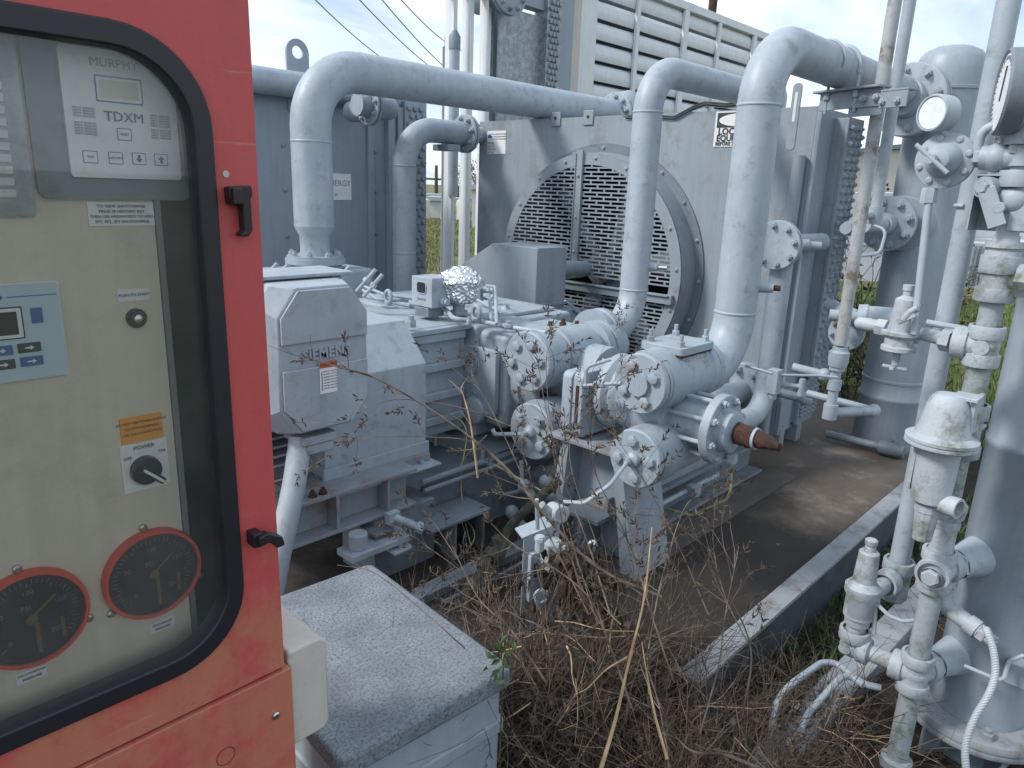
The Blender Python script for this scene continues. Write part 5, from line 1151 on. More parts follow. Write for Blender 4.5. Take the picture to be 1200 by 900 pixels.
mb = MB(); obox(mb, d2, .012, .14, -.03, .03, zz - .035, zz - .027); obox(mb, d2, .012, .14, -.03, -.022, zz - .10, zz - .036); build('angle', mb, 'cooler', T, .002)
for aa, st_ in ((.06, .10), (Lb * .62, .10)):
    p = d1 + dirv * aa; p.z = zz; mb = MB(); mb.cyl(p - VZ * .1, p + VZ * (.08 if aa < .1 else .05), .007, 8); build('bolt_rod', mb, 'cast', T); bolt(T, p - VZ * .012, -VZ, .017, .03, .0, 'cast')
for aa in (Lb * .75, Lb * .93): p = d1 + dirv * aa - nrm * .002; p.z = zz - .05; bolt(T, p, -nrm, .016, .014, .006, 'cast')
for aa in (.03, .10): p = d2 + dirv * aa - nrm * .03; p.z = zz - .075; bolt(T, p, -nrm, .014, .012, .004, 'cast')
mb = MB(); ub = x1 + (xt - x1) * .72; pts = [(ub, Yp + .09 * math.cos(R(a)), zt1 + .09 * math.sin(R(a))) for a in range(-20, 201, 12)]; mb.tube(pts, .007, 8); mb.tube([(x + .18, y, z) for x, y, z in pts], .012, 8); build('u_bolt', mb, 'greyp', T)
# ================================================================== RIGHT FOREGROUND: VESSEL AND PIPE COLUMN
LX, LY = 2.22, .382
def zL(px, py): return AX(px, py, LX).z
T = thing('scrubber_vessel', (2.50, .245, -.2), 'round grey vessel on a ringed base at the right edge of the picture', 'vessel')
sx, sy, sr = 2.50, .245, .128
zw = AX(1170, 525, sx - sr).z
mb = MB(); mb.lathe((sx, sy, -.045), VZ, [(0, sr + .003), (.03, sr), (zw + .045 - .014, sr), (zw + .045 - .010, sr + .004), (zw + .045 + .010, sr + .004), (zw + .045 + .014, sr), (1.42, sr), (1.5, sr * .9), (1.55, sr * .6), (1.57, 0)], 64); build('shell', mb, 'vessel', T, 0, 60)
mb = MB(); mb.lathe((sx, sy, -.095), VZ, [(0, 0), (0, .205), (.012, .208), (.02, .205), (.024, .208), (.036, .208), (.046, .204), (.049, .19), (.049, 0)], 64); bs = build('base_ring', mb, 'beam', T)
for a in (200, 245, 290): 
    p = Vector((sx + .17 * math.cos(R(a)), sy + .17 * math.sin(R(a)), -.046)); bolt(bs, p, VZ, .018, .02, .01, 'ruststain')
for a in (150, 215, 280, 345, 50):
    mb = MB(); mb.box((sx + .15 * math.cos(R(a)), sy + .15 * math.sin(R(a)), -.2), (.10, .012, .20), rotz(R(a))); build('leg_plate', mb, 'greyd', T)
mb = MB(); mb.cyl((sx, sy, -.3), (sx, sy, -.096), .12, 32); build('skirt', mb, 'greyd', T)
def nozzle(p, axis, r0, L, name='nozzle', par=None):
    mb = MB(); mb.lathe(p, axis, [(0, r0 * .9), (L * .3, r0), (L * .55, r0 * 1.15), (L * .95, r0 * 1.35), (L, r0 * 1.4)], 32); return build(name, mb, 'greyp', par or T)
zb1, zm1 = zL(1078, 790), zL(1090, 665)
nozzle((LX + .085, LY - .03, zb1), VX + VY * -.35, .046, .14); nozzle((LX + .08, LY - .03, zm1), VX + VY * -.35, .048, .15)
for px, py, r0 in ((1186, 655, .03), (1180, 745, .028)):
    q = AX(px, py, sx); mb = MB(); mb.cyl((sx, q.y + .03, q.z), (sx - .01, q.y - .10, q.z), r0, 18); mb.hexa((sx, q.y - .04, q.z), -VY, r0 * 1.35, .03); build('side_coupling', mb, 'greyp', T)
mb = MB(); q = AX(1186, 785, 2.38); mb.box(q + Vector((0, -.03, 0)), (.05, .08, .07)); build('side_box', mb, 'greyp', T, .003)
mb = MB(); mb.tube([AX(1130, 780, 2.3), AX(1165, 795, 2.3), AX(1176, 797, 2.3), AX(1182, 775, 2.32), AX(1200, 768, 2.34)], .006, 8, .02); build('sample_line', mb, 'greyp', T)

T = thing('relief_manifold', (LX, LY, -.2), 'vertical stack of pale pipe fittings in front of the scrubber vessel', 'pipe fittings')
def col(z0, z1, r, seg=24): mb = MB(); mb.cyl((LX, LY, z0), (LX, LY, z1), r, seg); return mb
mb = col(-.22, zb1 - .04, .030); mb.lathe((LX, LY, -.21), VZ, [(0, 0), (0, .045), (.04, .045), (.045, .036), (.045, .03)], 24); build('foot_pipe', mb, 'mossy', T)
def collar(mb, p, axis, r, L):
    mb.lathe(Vector(p), axis, [(0, r * .8), (0, r * .97), (L * .1, r), (L * .9, r), (L, r * .97), (L, r * .8)], 28)
def tee(zc, branches, name='tee', mat='white', r=.038, half=.06):
    mb = MB(); mb.cyl((LX, LY, zc - half), (LX, LY, zc + half), r, 28); collar(mb, (LX, LY, zc - half - .004), VZ, r * 1.2, .034); collar(mb, (LX, LY, zc + half - .03), VZ, r * 1.2, .034)
    for a, L in branches:
        a = Vector(a).normalized(); c = Vector((LX, LY, zc)); mb.cyl(c, c + a * (L - .01), r, 26); collar(mb, c + a * (L - .034), a, r * 1.2, .034)
    mb.ball((LX, LY, zc), r * 1.05, 20, 10); return build(name, mb, mat, T)
dX = (VX - VY * .35).normalized()
tee(zb1, [(VY, .065), (dX, .075)], 'lower_tee'); tee(zm1, [(-VX, .05), (dX, .07)], 'middle_cross')
mb = MB(); mb.lathe((LX - .05, LY, zm1), -VX, [(0, 0), (0, .026), (.01, .026)], 20); mb.hexa((LX - .058, LY, zm1), -VX, .024, .018); build('hex_plug', mb, 'white', T)
mb = MB(); mb.hexa(Vector((LX, LY, zm1)) + dX * .075, dX, .046, .03); build('hex_union', mb, 'white', T)
mb = MB(); mb.hexa(Vector((LX, LY, zb1)) + dX * .072, dX, .040, .03); build('hex_union', mb, 'white', T)
build('pipe_nipple', col(zb1 + .05, zm1 - .05, .030), 'mossy', T)
zt_ = zL(1118, 600)
mb = col(zm1 + .05, zt_, .031); mb.lathe((LX, LY, zt_ - .05), VZ, [(0, .03), (0, .035), (.02, .037), (.022, .034), (.03, .034), (.032, .040), (.06, .044), (.075, .044), (.076, .03)], 8); build('bushing', mb, 'white', T)
z2t = zL(1147, 500); build('upper_nipple', col(zt_, z2t, .024), 'white', T)
mb = MB(); mb.cyl((LX, LY, z2t - .07), (LX, LY, z2t + .05), .036, 28); collar(mb, (LX, LY, z2t + .02), VZ, .046, .04); collar(mb, (LX, LY, z2t - .09), VZ, .044, .035); build('mossy_tee', mb, 'mossy', T, label='green stained fitting above the bell shaped filter')
z3t = zL(1152, 405); z4t = zL(1163, 325)
build('pipe_nipple', col(z2t + .04, z3t - .04, .029), 'mossy', T)
tee(z3t, [(VY, .07)], 'upper_tee', 'white', .036, .05)
mb = MB(); mb.lathe((LX - .036, LY, z3t), -VX, [(0, .02), (.004, .02), (.004, 0)], 18); build('boss', mb, 'white', T)
build('pipe_nipple', col(z3t + .04, z4t - .03, .028), 'mossy', T)
mb = MB(); mb.cyl((LX, LY, z4t - .05), (LX, LY, z4t + .04), .040, 28); collar(mb, (LX, LY, z4t + .012), VZ, .048, .045); collar(mb, (LX, LY, z4t - .06), VZ, .047, .035); mb.cyl((LX, LY, z4t), (LX + .02, LY - .11, z4t), .034, 22); mb.hexa((LX + .005, LY - .04, z4t), -VY, .048, .045); build('union_fitting', mb, 'mossy', T)
z5 = zL(1170, 285); z6 = zL(1188, 185)
mb = col(z4t + .05, z5 + .02, .030); mb.lathe((LX, LY, z5 - .03), VZ, [(0, .03), (0, .042), (.012, .042), (.013, .036), (.02, .036), (.02, .044), (.035, .044), (.035, .03)], 20); build('stepped_collar', mb, 'white', T)
# valve with dark bracket plate and rectangular lever
zv = zL(1165, 243)
mb = MB(); mb.cyl((LX, LY, z5 + .01), (LX, LY, zv + .18), .026, 20); mb.ball((LX, LY, zv + .02), .042, 20, 12); build('valve_body', mb, 'greyp', T)
mb = MB(); yb0, yb1 = AX(1200, 240, LX - .03).y, AX(1137, 240, LX - .03).y
mb.bx(LX - .03, LX - .026, yb0 - .05, LY - .0, zv - .055, zv + .075); mb.bx(LX - .026, LX + .06, yb1 - .004, yb1, zv - .06, zv + .075); mb.bx(LX + .056, LX + .06, yb0, yb1 - .0041, zv - .06, zv + .075); mb.bx(LX - .03, LX + .06, yb0, yb1, zv + .0755, zv + .079); build('bracket_box', mb, 'greyp', T, .002)
mb = MB(); mb.box((LX - .055, LY + .035, zv), (.008, .040, .10), Matrix.Rotation(R(-24), 3, 'X')); mb.cyl((LX - .03, LY + .02, zv), (LX - .06, LY + .02, zv), .014, 12); build('valve_lever', mb, 'greyp', T, .002)
mb = MB(); p0 = Vector((LX + .06, yb1, zv)); q = Vector((2.48, .535, zv)); pts = [q + Vector((.034 * math.cos(R(a)), .034 * math.sin(R(a)), 0)) for a in range(-90, 181, 20)]; mb.tube([Vector((LX + .04, yb1, zv + .0)), q + Vector((-.03, -.034, 0))] + pts, .006, 8); build('u_clamp', mb, 'greyp', T)
# top cross with looped pigtail
mb = MB(); mb.cyl((LX, LY, zv + .1), (LX, LY, z6 + .30), .034, 24); collar(mb, (LX, LY, z6 - .07), VZ, .045, .04); collar(mb, (LX, LY, z6 + .03), VZ, .047, .06); mb.cyl((LX, LY, z6), (LX, LY + .09, z6), .030, 20); mb.ball((LX, LY + .055, z6), .036, 16, 10); mb.hexa((LX, LY + .08, z6), VY, .024, .025); build('top_cross', mb, 'greyp', T)
mb = MB(); c = AX(1168, 168, LX); mb.tube([AX(1147, 190, LX), AX(1146, 172, LX), AX(1150, 155, LX), AX(1165, 146, LX), AX(1180, 150, LX), AX(1186, 168, LX)], .012, 12, .04); build('pigtail_loop', mb, 'greyp', T)
mb = MB(); q = AX(1176, 167, LX + .06); mb.cyl(q - VZ * .05, q + VZ * .02, .012, 10); build('stub', mb, 'greyp', T); mb = MB(); q = AX(1166, 220, LX); mb.lathe(q, Vector((-.8, .3, 0)), [(0, 0), (0, .034), (.012, .036), (.012, .026), (.05, .026), (.05, 0)], 20); mb.hexa(q + Vector((-.045, .017, 0)), Vector((-.8, .3, 0)), .018, .015); build('side_union', mb, 'greyp', T)
# big gauge at frame edge
G_ = thing('pressure_gauge', AX(1200, 165, LX), 'large round pressure gauge cut by the right edge of the picture', 'gauge')
q = AX(1203, 108, LX - .02); axg = Vector((-.35, .93, 0)).normalized()
mb = MB(); mb.lathe(q, axg, [(0, 0), (0, .085), (.008, .097), (.03, .1), (.05, .1), (.056, .095), (.052, .088)], 48); build('case', mb, 'greyd', G_)
mb = MB(); mb.lathe(q, axg, [(.05, 0), (.05, .088), (.0515, .088), (.0515, 0)], 40); fcg = build('dial', mb, 'lourve', G_)
mb = MB(); u0, v0, w0 = basis(axg)
for i in range(28):
    a = R(-45 + 270 * i / 27); p = q + axg * .052 + (u0 * math.cos(a) + v0 * math.sin(a)) * .074; mb.cyl(p, p + (u0 * math.cos(a) + v0 * math.sin(a)) * .009, .0009, 4)
mb.cyl(q + axg * .053 - v0 * .02, q + axg * .053 + (u0 * .3 + v0).normalized() * .06, .0018, 6); build('marks', mb, 'ink', fcg)
mb = MB(); mb.cyl(q + Vector((0, 0, -.1)), q + Vector((0, 0, -.14)), .014, 12); build('stem', mb, 'greyp', G_)

# relief valve
RV = AX(1003, 735, LX); ry = RV.y
T = thing('relief_valve', (LX, ry, -.02), 'stubby pale relief valve with faded name band left of the vertical stack', 'valve')
ze = zb1; zr0 = AX(1003, 725, LX).z; zr1 = AX(1012, 640, LX).z; Hh = zr1 - zr0
mb = MB(); mb.cyl((LX, LY + .06, zb1), (LX, ry - .03, zb1), .026, 22); build('inlet_nipple', mb, 'white', T)
mb = MB(); mb.ball((LX, ry, zb1), .038, 20, 12); mb.cyl((LX, ry, zb1), (LX, ry - .05, zb1), .036, 22); collar(mb, (LX, ry - .02, zb1), -VY, .042, .03); mb.cyl((LX, ry, zb1), (LX, ry, zb1 + .05), .036, 22); collar(mb, (LX, ry, zb1 + .025), VZ, .046, .035); mb.lathe((LX - .034, ry + .012, zb1), -VX, [(0, .018), (.006, .018), (.006, 0)], 16); build('elbow', mb, 'white', T)
zb_ = zb1 + .055
mb = MB(); mb.lathe((LX, ry, zb_), VZ, [(0, .028), (.02, .028), (.025, .036), (.05, .038), (.052, .044), (.12, .044), (.135, .052), (.155, .052), (.175, .034), (.27, .029), (.275, .024), (.276, 0)], 36); rv = build('body', mb, 'white', T)
mb = MB(); mb.lathe((LX, ry, zb_ + .276), VZ, [(0, 0), (0, .016), (.012, .016), (.014, .013), (.022, .018), (.035, .018), (.038, .014), (.038, 0)], 24); build('cap', mb, 'white', T)
mb = MB(); mb.lathe((LX, ry, zb_ + .062), VZ, [(0, .0448), (.05, .0448)], 36); 
vs = [v for v in mb.v]; keep = [f for f in mb.f if all((vs[i].x - LX) < .02 and (vs[i].y - ry) < .025 for i in f)]; mb.f = keep
nb = build('name_band', mb, 'ruststain', T)
zo = zb_ + .10; L2 = Vector((2.48, .535, 0)); dd = Vector((L2.x - LX, L2.y - ry, 0)).normalized()
mb = MB(); mb.cyl((LX, ry, zo), Vector((LX, ry, zo)) + dd * .20, .026, 20); collar(mb, Vector((LX, ry, zo)) + dd * .16, dd, .043, .05); build('outlet_nipple', mb, 'white', T)
mb = MB(); q = AX(1026, 706, LX); mb.tube([AX(1022, 706, LX), q, AX(1042, 722, LX - .02), AX(1058, 728, LX - .02), AX(1072, 727, LX)], .006, 8, .02); mb.tube([q, AX(1024, 742, LX)], .007, 8); mb.ball(AX(1026, 703, LX), .014, 12, 8); mb.hexa(q - VZ * .012, VZ, .013, .018); build('bleed_line', mb, 'greyp', T)
# tall 2 inch vent pipe
T = thing('tall_vent_pipe', (2.48, .535, .2), 'tall plain grey pipe leaning out of the top right of the picture', 'pipe')
zbt = AX(1056, 655, 2.48).z
mb = MB(); mb.cyl((2.48, .535, zo), (2.48, .535, 2.4), .0305, 28); build('pipe_run', mb, 'greyp', T)
mb = MB(); mb.cyl((2.48, .535, zo - .075), (2.48, .535, zbt - .01), .042, 28); collar(mb, (2.48, .535, zbt - .045), VZ, .048, .04); mb.lathe((2.48, .535, zo - .085), VZ, [(0, 0), (0, .035), (.012, .042)], 24); build('mossy_tee', mb, 'mossy', T)

# bell shaped filter
T = thing('bell_filter', (2.17, .46, .6), 'bell shaped pale air filter with cylindrical bowl hanging by the pipe stack', 'filter')
fx = 2.10; qb = AX(1102, 522, fx); by = qb.y; zf = AX(1102, 522, fx).z
mb = MB(); mb.lathe((fx, by, zf), VZ, [(0, 0), (0, .083), (.004, .087), (.011, .087), (.013, .083), (.016, .087), (.024, .087), (.028, .080), (.034, .066), (.06, .058), (.11, .050), (.13, .043), (.14, .034), (.144, .015), (.144, .012), (.141, 0)], 56); bell = build('bell_cover', mb, 'white', T)
for i in range(5): bolt(bell, (fx + .076 * math.cos(R(150 + 35 * i)), by + .076 * math.sin(R(150 + 35 * i)), zf + .024), VZ, .006, .005, 0, 'white', 'pan')
mb = MB(); mb.lathe((fx, by, zf), -VZ, [(0, 0), (0, .052), (.12, .049), (.155, .046), (.165, .034), (.168, .0)], 40); mb.box((fx - .01, by + .052, zf - .07), (.02, .008, .13)); build('bowl', mb, 'white', T)
mb = MB(); mb.lathe((fx, by, zf - .166), -VZ, [(0, 0), (0, .033), (.02, .033), (.022, .031), (.105, .024), (.105, 0)], 12); build('drain_cup', mb, 'white', T, 0, 20)
mb = MB(); pq = AX(1108, 592, fx - .02); ad = Vector((-.25, -.9, 0)).normalized(); s0 = Vector((fx, by, pq.z)); mb.lathe(s0, ad, [(0, .026), (.075, .028), (.078, .028), (.078, .021), (.05, .020), (.05, 0)], 28); build('outlet_port', mb, 'white', T)
mb = MB(); q = AX(1132, 492, fx + .04); mb.box((fx + .045, by - .055, zf + .09), (.09, .012, .10)); mb.box((fx + .02, by - .035, zf + .137), (.07, .06, .01)); mb.cyl((fx + .0, by - .03, zf + .08), (LX, LY, zf + .08), .024, 18); build('mounting_bracket', mb, 'white', T, .002)

# braided hose and thermowell fitting
T = thing('braided_hose', AX(1130, 900, 2.15), 'braided grey hose drooping from a fitting in front of the scrubber vessel', 'hose')
zh = AX(1112, 712, LX + .03).z
mb = MB(); a_ = Vector((LX + .05, LY - .01, zh)); b_3 = AX(1148, 740, LX + .02)
mb.lathe(a_ + VZ * .01, VZ, [(0, 0), (0, .034), (.05, .034), (.05, .040), (.07, .040), (.07, 0)], 22); mb.cyl(a_, b_3, .024, 18); dd = (b_3 - a_).normalized(); mb.lathe(b_3 - dd * .035, dd, [(0, .02), (0, .028), (.03, .028)], 20); mb.hexa(b_3, dd, .024, .022); mb.cyl(b_3 + dd * .02, b_3 + dd * .045, .018, 14); build('fitting', mb, 'white', T)
pts = [b_3 + dd * .04, AX(1156, 738, 2.2), AX(1164, 762, 2.18), AX(1166, 790, 2.16), AX(1158, 815, 2.13), AX(1143, 840, 2.1), AX(1132, 870, 2.07), AX(1132, 900, 2.05), AX(1140, 950, 2.03)]
def smooth(pts, n=8):
    out = []; P = [Vector(p) for p in pts]; P = [P[0] * 2 - P[1]] + P + [P[-1] * 2 - P[-2]]
    for i in range(1, len(P) - 2):
        for k in range(n):
            t = k / n; a, b, c, d = P[i - 1], P[i], P[i + 1], P[i + 2]
            out.append(.5 * ((2 * b) + (c - a) * t + (2 * a - 5 * b + 4 * c - d) * t * t + (3 * b - a - 3 * c + d) * t ** 3))
    out.append(P[-2]); return out
def braid():
    m, nt, b = newmat('braided_cover'); g = N(nt, 'ShaderNodeNewGeometry'); wv = N(nt, 'ShaderNodeTexWave', inputs={'Scale': 60.0, 'Distortion': 1.0}); wv.bands_direction = 'DIAGONAL'; nt.links.new(g.outputs['Position'], wv.inputs['Vector'])
    r = ramp(nt, wv.outputs[0], [(.2, (.32, .36, .39)), (.8, (.42, .46, .49))]); nt.links.new(r.outputs[0], b.inputs['Base Color']); bp = N(nt, 'ShaderNodeBump', inputs={'Strength': .45, 'Distance': .0015}); nt.links.new(wv.outputs[0], bp.inputs['Height']); nt.links.new(bp.outputs[0], b.inputs['Normal']); return m
M['braid'] = braid()
mb = MB(); mb.tube(smooth(pts), .0095, 14); build('hose', mb, 'braid', T)
# regulator on a branch
T = thing('pressure_regulator', AX(1050, 440, LX), 'small pale pressure regulator with lever on the branch toward the tall vessel', 'regulator')
r0 = Vector((LX, LY + .07, z3t)); r1 = AX(1085, 392, LX + .02); r2 = AX(1022, 381, LX + .03); dd = (r2 - r0).normalized()
mb = MB(); mb.cyl(r0, r1, .019, 18); mb.hexa(r0 + dd * .005, dd, .032, .028); build('nipple', mb, 'white', T)
mb = MB(); mb.cyl(r1, r2, .018, 16); mb.hexa(AX(1078, 391, LX + .02), dd, .030, .03); mb.hexa(AX(1040, 385, LX + .02), dd, .026, .03); mb.lathe(AX(1030, 383, LX + .02), dd, [(0, .016), (.03, .02), (.06, .018), (.07, .008), (.07, 0)], 14); build('body', mb, 'white', T)
rc = AX(1056, 388, LX - .0)
mb = MB(); mb.lathe(rc + VZ * -.06, VZ, [(0, 0), (0, .03), (.005, .045), (.016, .045), (.02, .038), (.04, .038), (.05, .05), (.058, .05), (.062, .034), (.10, .032), (.15, .028), (.155, .02), (.16, .012), (.175, .012), (.175, .015), (.19, .015), (.19, 0)], 30); build('bonnet', mb, 'white', T)
mb = MB(); mb.cyl(rc - VZ * .06, rc - VZ * .1, .01, 10); 
for a in range(4): mb.box(rc - VZ * .105 + Vector((.018 * math.cos(a * 1.57), .018 * math.sin(a * 1.57), 0)), (.03, .01, .008), rotz(a * 1.57))
build('drain_wheel', mb, 'white', T, .002)
mb = MB(); l0 = AX(1058, 376, LX - .06); mb.tube([l0, AX(1066, 366, LX - .06), AX(1076, 361, LX - .06)], .010, 8, .01); mb.box(AX(1062, 372, LX - .06), (.012, .05, .02), Matrix.Rotation(R(-35), 3, 'X')); build('lever', mb, 'white', T, .003)
mb = MB(); mb.cyl(AX(1086, 378, 2.42), AX(1132, 386, 2.42), .010, 10); build('back_line', mb, 'greyp', T)
# diaphragm with small gauge
T = thing('diaphragm_actuator', AX(1105, 220, LX), 'round bolted diaphragm with T handle and small gauge on top', 'actuator')
dc = AX(1107, 188, LX + .01)
mb = MB(); mb.lathe(dc + VX * .02, -VX, [(-.02, 0), (-.02, .05), (0, .068), (.004, .071), (.012, .071), (.013, .068), (.016, .071), (.024, .071), (.026, .06), (.03, .045), (.05, .040), (.07, .022), (.075, .0)], 44); dsk = build('housing', mb, 'greyp', T)
bolts(dsk, dc + VX * -.005, -VX, .058, 8, .009, .007, 0, 'greyp', .3, 'pan')
mb = MB(); h = dc + Vector((-.06, .012, 0)); mb.cyl(h, h - VX * .03, .012, 12); mb.cyl(h + Vector((-.025, .04, .035)), h + Vector((-.025, -.045, -.035)), .006, 10); build('t_handle', mb, 'greyp', T)
mb = MB(); mb.cyl(dc + Vector((.01, -.06, 0)), AX(1152, 190, LX), .013, 14); build('link_pipe', mb, 'greyp', T)
gc = AX(1100, 133, LX - .0); ag = Vector((-.88, .42, .0)).normalized()
mb = MB(); mb.cyl(dc + VZ * .06, gc - VZ * .03, .008, 10); mb.lathe(gc - ag * .028, ag, [(0, 0), (0, .040), (.004, .046), (.05, .047), (.055, .045), (.055, .041), (.050, .040), (.050, 0)], 40); sg_ = build('small_gauge', mb, 'greyp', T)
mb = MB(); mb.lathe(gc + ag * .023, ag, [(0, 0), (0, .0395), (.001, .0395), (.001, 0)], 30); build('painted_dial', mb, 'lourve', sg_)
t0 = dc + Vector((.0, .022, -.07)); t1 = AX(1071, 392, LX - .03)
mb = MB(); mb.cyl(t0, t1, .0105, 14); mb.hexa(t0 - VZ * .04, VZ, .02, .04); build('drop_tube', mb, 'greyp', T)

# bent tubing loops in the weeds
for pts_, lab in (([(905, 850), (910, 822), (925, 803), (962, 777), (978, 776), (1012, 802), (1032, 806)], 'grey bent tube arching over the low beam in the weeds'), ([(938, 855), (948, 835), (984, 795), (996, 791), (1012, 803)], 'shorter pale bent tube beside the arching one in the weeds')):
    mb = MB(); mb.tube([AZ(x, y, -.01 if i > 1 else -.08) for i, (x, y) in enumerate(pts_)], .011, 12, .05); tag(build('bent_tube', mb, 'greyp'), lab, 'tube', 'bent tubes in the weeds')

# ================================================================== OIL PUMP BEHIND THE UTILITY BOX
YQ = 1.25
T = thing('oil_pump', AY(650, 740, YQ), 'small pale pump with capped elbow on an upright plate in the weeds', 'pump')
def PQ(px, py, d=0): return AY(px, py, YQ + d)
a = PQ(618, 640); b = PQ(640, 622); c = PQ(612, 760); pl_u = Vector((.55, -.83, 0)).normalized()
mb = MB(); o_ = PQ(614, 632, .06); mb.prism([(0, 0), (.12, 0.03), (.13, -.30), (0, -.34)], o_, (.9, -.35, 0), VZ, (.004, .006, 0)); mb.prism([(-.005, 0), (.13, .03), (.13, .035), (-.005, .006)], o_, (.9, -.35, 0), VZ, (.03, .06, 0)); build('mounting_plate', mb, 'cast', T, .001)
mb = MB(); w_ = Vector((-.3, -1, 0)).normalized(); u_q = Vector((.95, -.3, 0)).normalized(); 
mb.prism([(x + .045, z - .13) for x, z in rrect(.06, .17, .012)], o_, u_q, VZ, w_ * .02); build('slotted_plate', mb, 'cast', T, .002)
mb = MB(); mb.prism([(x + .032, z - .10) for x, z in rrect(.012, .05, .006)], o_ + w_ * .021, u_q, VZ, w_ * .001); build('slot', mb, 'dark', T)
q = PQ(654, 606, .02); mb = MB(); mb.lathe(q + Vector((.03, .05, 0)), Vector((-.35, -.8, .15)), [(0, 0), (0, .024), (.05, .026), (.052, .028), (.066, .028), (.07, .024), (.07, 0)], 24); mb.cyl(PQ(634, 592, .06), PQ(650, 606, .04), .014, 14); mb.cyl(q + Vector((.02, .03, 0)), q + Vector((.02, .03, -.1)), .018, 14); build('capped_elbow', mb, 'white', T)
q = PQ(648, 650, 0); mb = MB(); mb.box(q, (.06, .06, .08), Matrix.Rotation(R(15), 3, 'X')); mb.cyl(PQ(633, 628), PQ(632, 645), .014, 14); mb.hexa(PQ(633, 634), VZ, .018, .014); mb.cyl(q, PQ(660, 662), .03, 18); build('body', mb, 'white', T, .008)
mb = MB(); mb.lathe(PQ(648, 672, .03), Vector((.4, -.8, -.3)), [(0, 0), (0, .034), (.05, .034), (.06, .03), (.06, 0)], 20); build('rusty_block', mb, 'cream', T)
mb = MB(); mb.lathe(PQ(668, 675, .05), Vector((.5, -.8, -.1)), [(0, 0), (0, .045), (.09, .045), (.09, 0)], 24); build('motor', mb, 'blackg', T)
mb = MB(); q = PQ(634, 698, -.03); mb.lathe(q, Vector((-.5, -.9, .1)), [(0, .022), (.015, .022), (.015, .012), (.006, .011), (.006, 0)], 24); mb.cyl(q, PQ(652, 740), .024, 18); build('lower_arm', mb, 'greyp', T)
mb = MB(); mb.tube(smooth([PQ(694, 636), PQ(700, 660), PQ(708, 690), PQ(716, 720)]), .013, 12); build('foam_sleeve', mb, 'white', T)
mb = MB(); mb.cyl(PQ(629, 585), PQ(630, 620), .006, 10); build('rod', mb, 'greyp', T)
mb = MB(); mb.tube(smooth([AX(655, 563, 1.95), AX(625, 590, 1.9), AX(596, 620, 1.85), AX(585, 655, 1.8), AX(560, 690, 1.72), AX(530, 715, 1.6)]), .018, 14); tag(build('mossy_hose', mb, 'hosegreen'), 'mossy dark rubber hose curving down behind the small pump', 'hose')
T = thing('hose_valve', AX(555, 690, 1.7), 'mossy green pipe valve lying beside the hose in the weeds', 'valve')
mb = MB(); a = AX(590, 628, 1.85); b = AX(545, 700, 1.62); mb.cyl(a, b, .016, 14); d_ = (b - a).normalized()
for t in (.25, .45, .75): mb.lathe(a + (b - a) * t, d_, [(0, .02), (0, .03), (.035, .03), (.035, .02)], 14)
mb.box(a + (b - a) * .1, (.05, .05, .04)); build('body', mb, 'hosegreen', T, .004)
# dark fittings cluster behind the support stand
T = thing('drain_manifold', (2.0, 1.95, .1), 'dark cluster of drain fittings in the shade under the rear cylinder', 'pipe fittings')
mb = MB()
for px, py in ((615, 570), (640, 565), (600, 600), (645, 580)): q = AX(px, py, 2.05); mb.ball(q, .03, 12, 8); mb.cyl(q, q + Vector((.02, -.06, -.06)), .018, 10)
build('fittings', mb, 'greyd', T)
mb = MB(); mb.tube(smooth([AX(510, 480, 2.15), AX(545, 500, 2.1), AX(540, 560, 2.0), AX(545, 610, 1.95), AX(552, 640, 1.9)]), .003, 5); mb.tube(smooth([AX(570, 510, 2.1), AX(540, 545, 2.05), AX(535, 590, 2.0), AX(556, 625, 1.95), AX(545, 650, 1.9)]), .003, 5); mb.tube(smooth([AX(580, 545, 2.1), AX(625, 570, 2.1), AX(660, 588, 2.1), AX(700, 582, 2.1)]), .004, 5); tag(build('yellow_wire', mb, 'wirey'), 'thin yellow green wires dangling below the compressor guide cover', 'wire')
mb = MB(); 
for k in range(5): mb.tube(smooth([AZ(520 + k * 22, 705 - k * 9, .02), AZ(600 + k * 6, 668 - k * 4, .04 + .02 * k), AZ(672 + k * 2, 636, .03)]), .007, 6)
tag(build('cable_run', mb, 'greyd'), 'dark cables lying on the pad beside the skid edge rail', 'cable')
# ================================================================== WEEDS
rnd = random.Random(11)
def rv(s=1.0): return Vector((rnd.uniform(-1, 1), rnd.uniform(-1, 1), rnd.uniform(-1, 1))) * s
def twig(mb, p, d, L, r, depth=0, droop=.0, seed=None):
    n = max(3, int(L / .045)); pts = [Vector(p)]; d = Vector(d).normalized()
    for i in range(n):
        d = (d + rv(.16) + Vector((0, 0, -droop))).normalized(); pts.append(pts[-1] + d * (L / n))
        if depth > 0 and i > 0 and rnd.random() < .5:
            bd = (d + rv(.85)).normalized(); twig(mb, pts[-1], bd, L * rnd.uniform(.2, .45), r * .55, depth - 1, droop, seed)
    mb.tube(pts, r, 4 if r > .0018 else 3, rads=[max(r * (1 - .6 * i / n), .0005) for i in range(n + 1)], cap=False)
    if seed is not None and depth <= 1: seed.append((pts[-1], d))
def ground_z(x, y): return 0.0 if y > .955 else -.2
def leafmesh(mb, p, d, L, w):
    d = Vector(d).normalized(); s = d.cross(rv()).normalized(); u = d.cross(s); mid = p + d * L * .45 + u * L * .12; tip = p + d * L + u * L * .02
    mb.add([p, mid + s * w, tip, mid - s * w, p + d * L * .5 - u * L * .02], [(0, 1, 4), (1, 2, 4), (2, 3, 4), (3, 0, 4)])
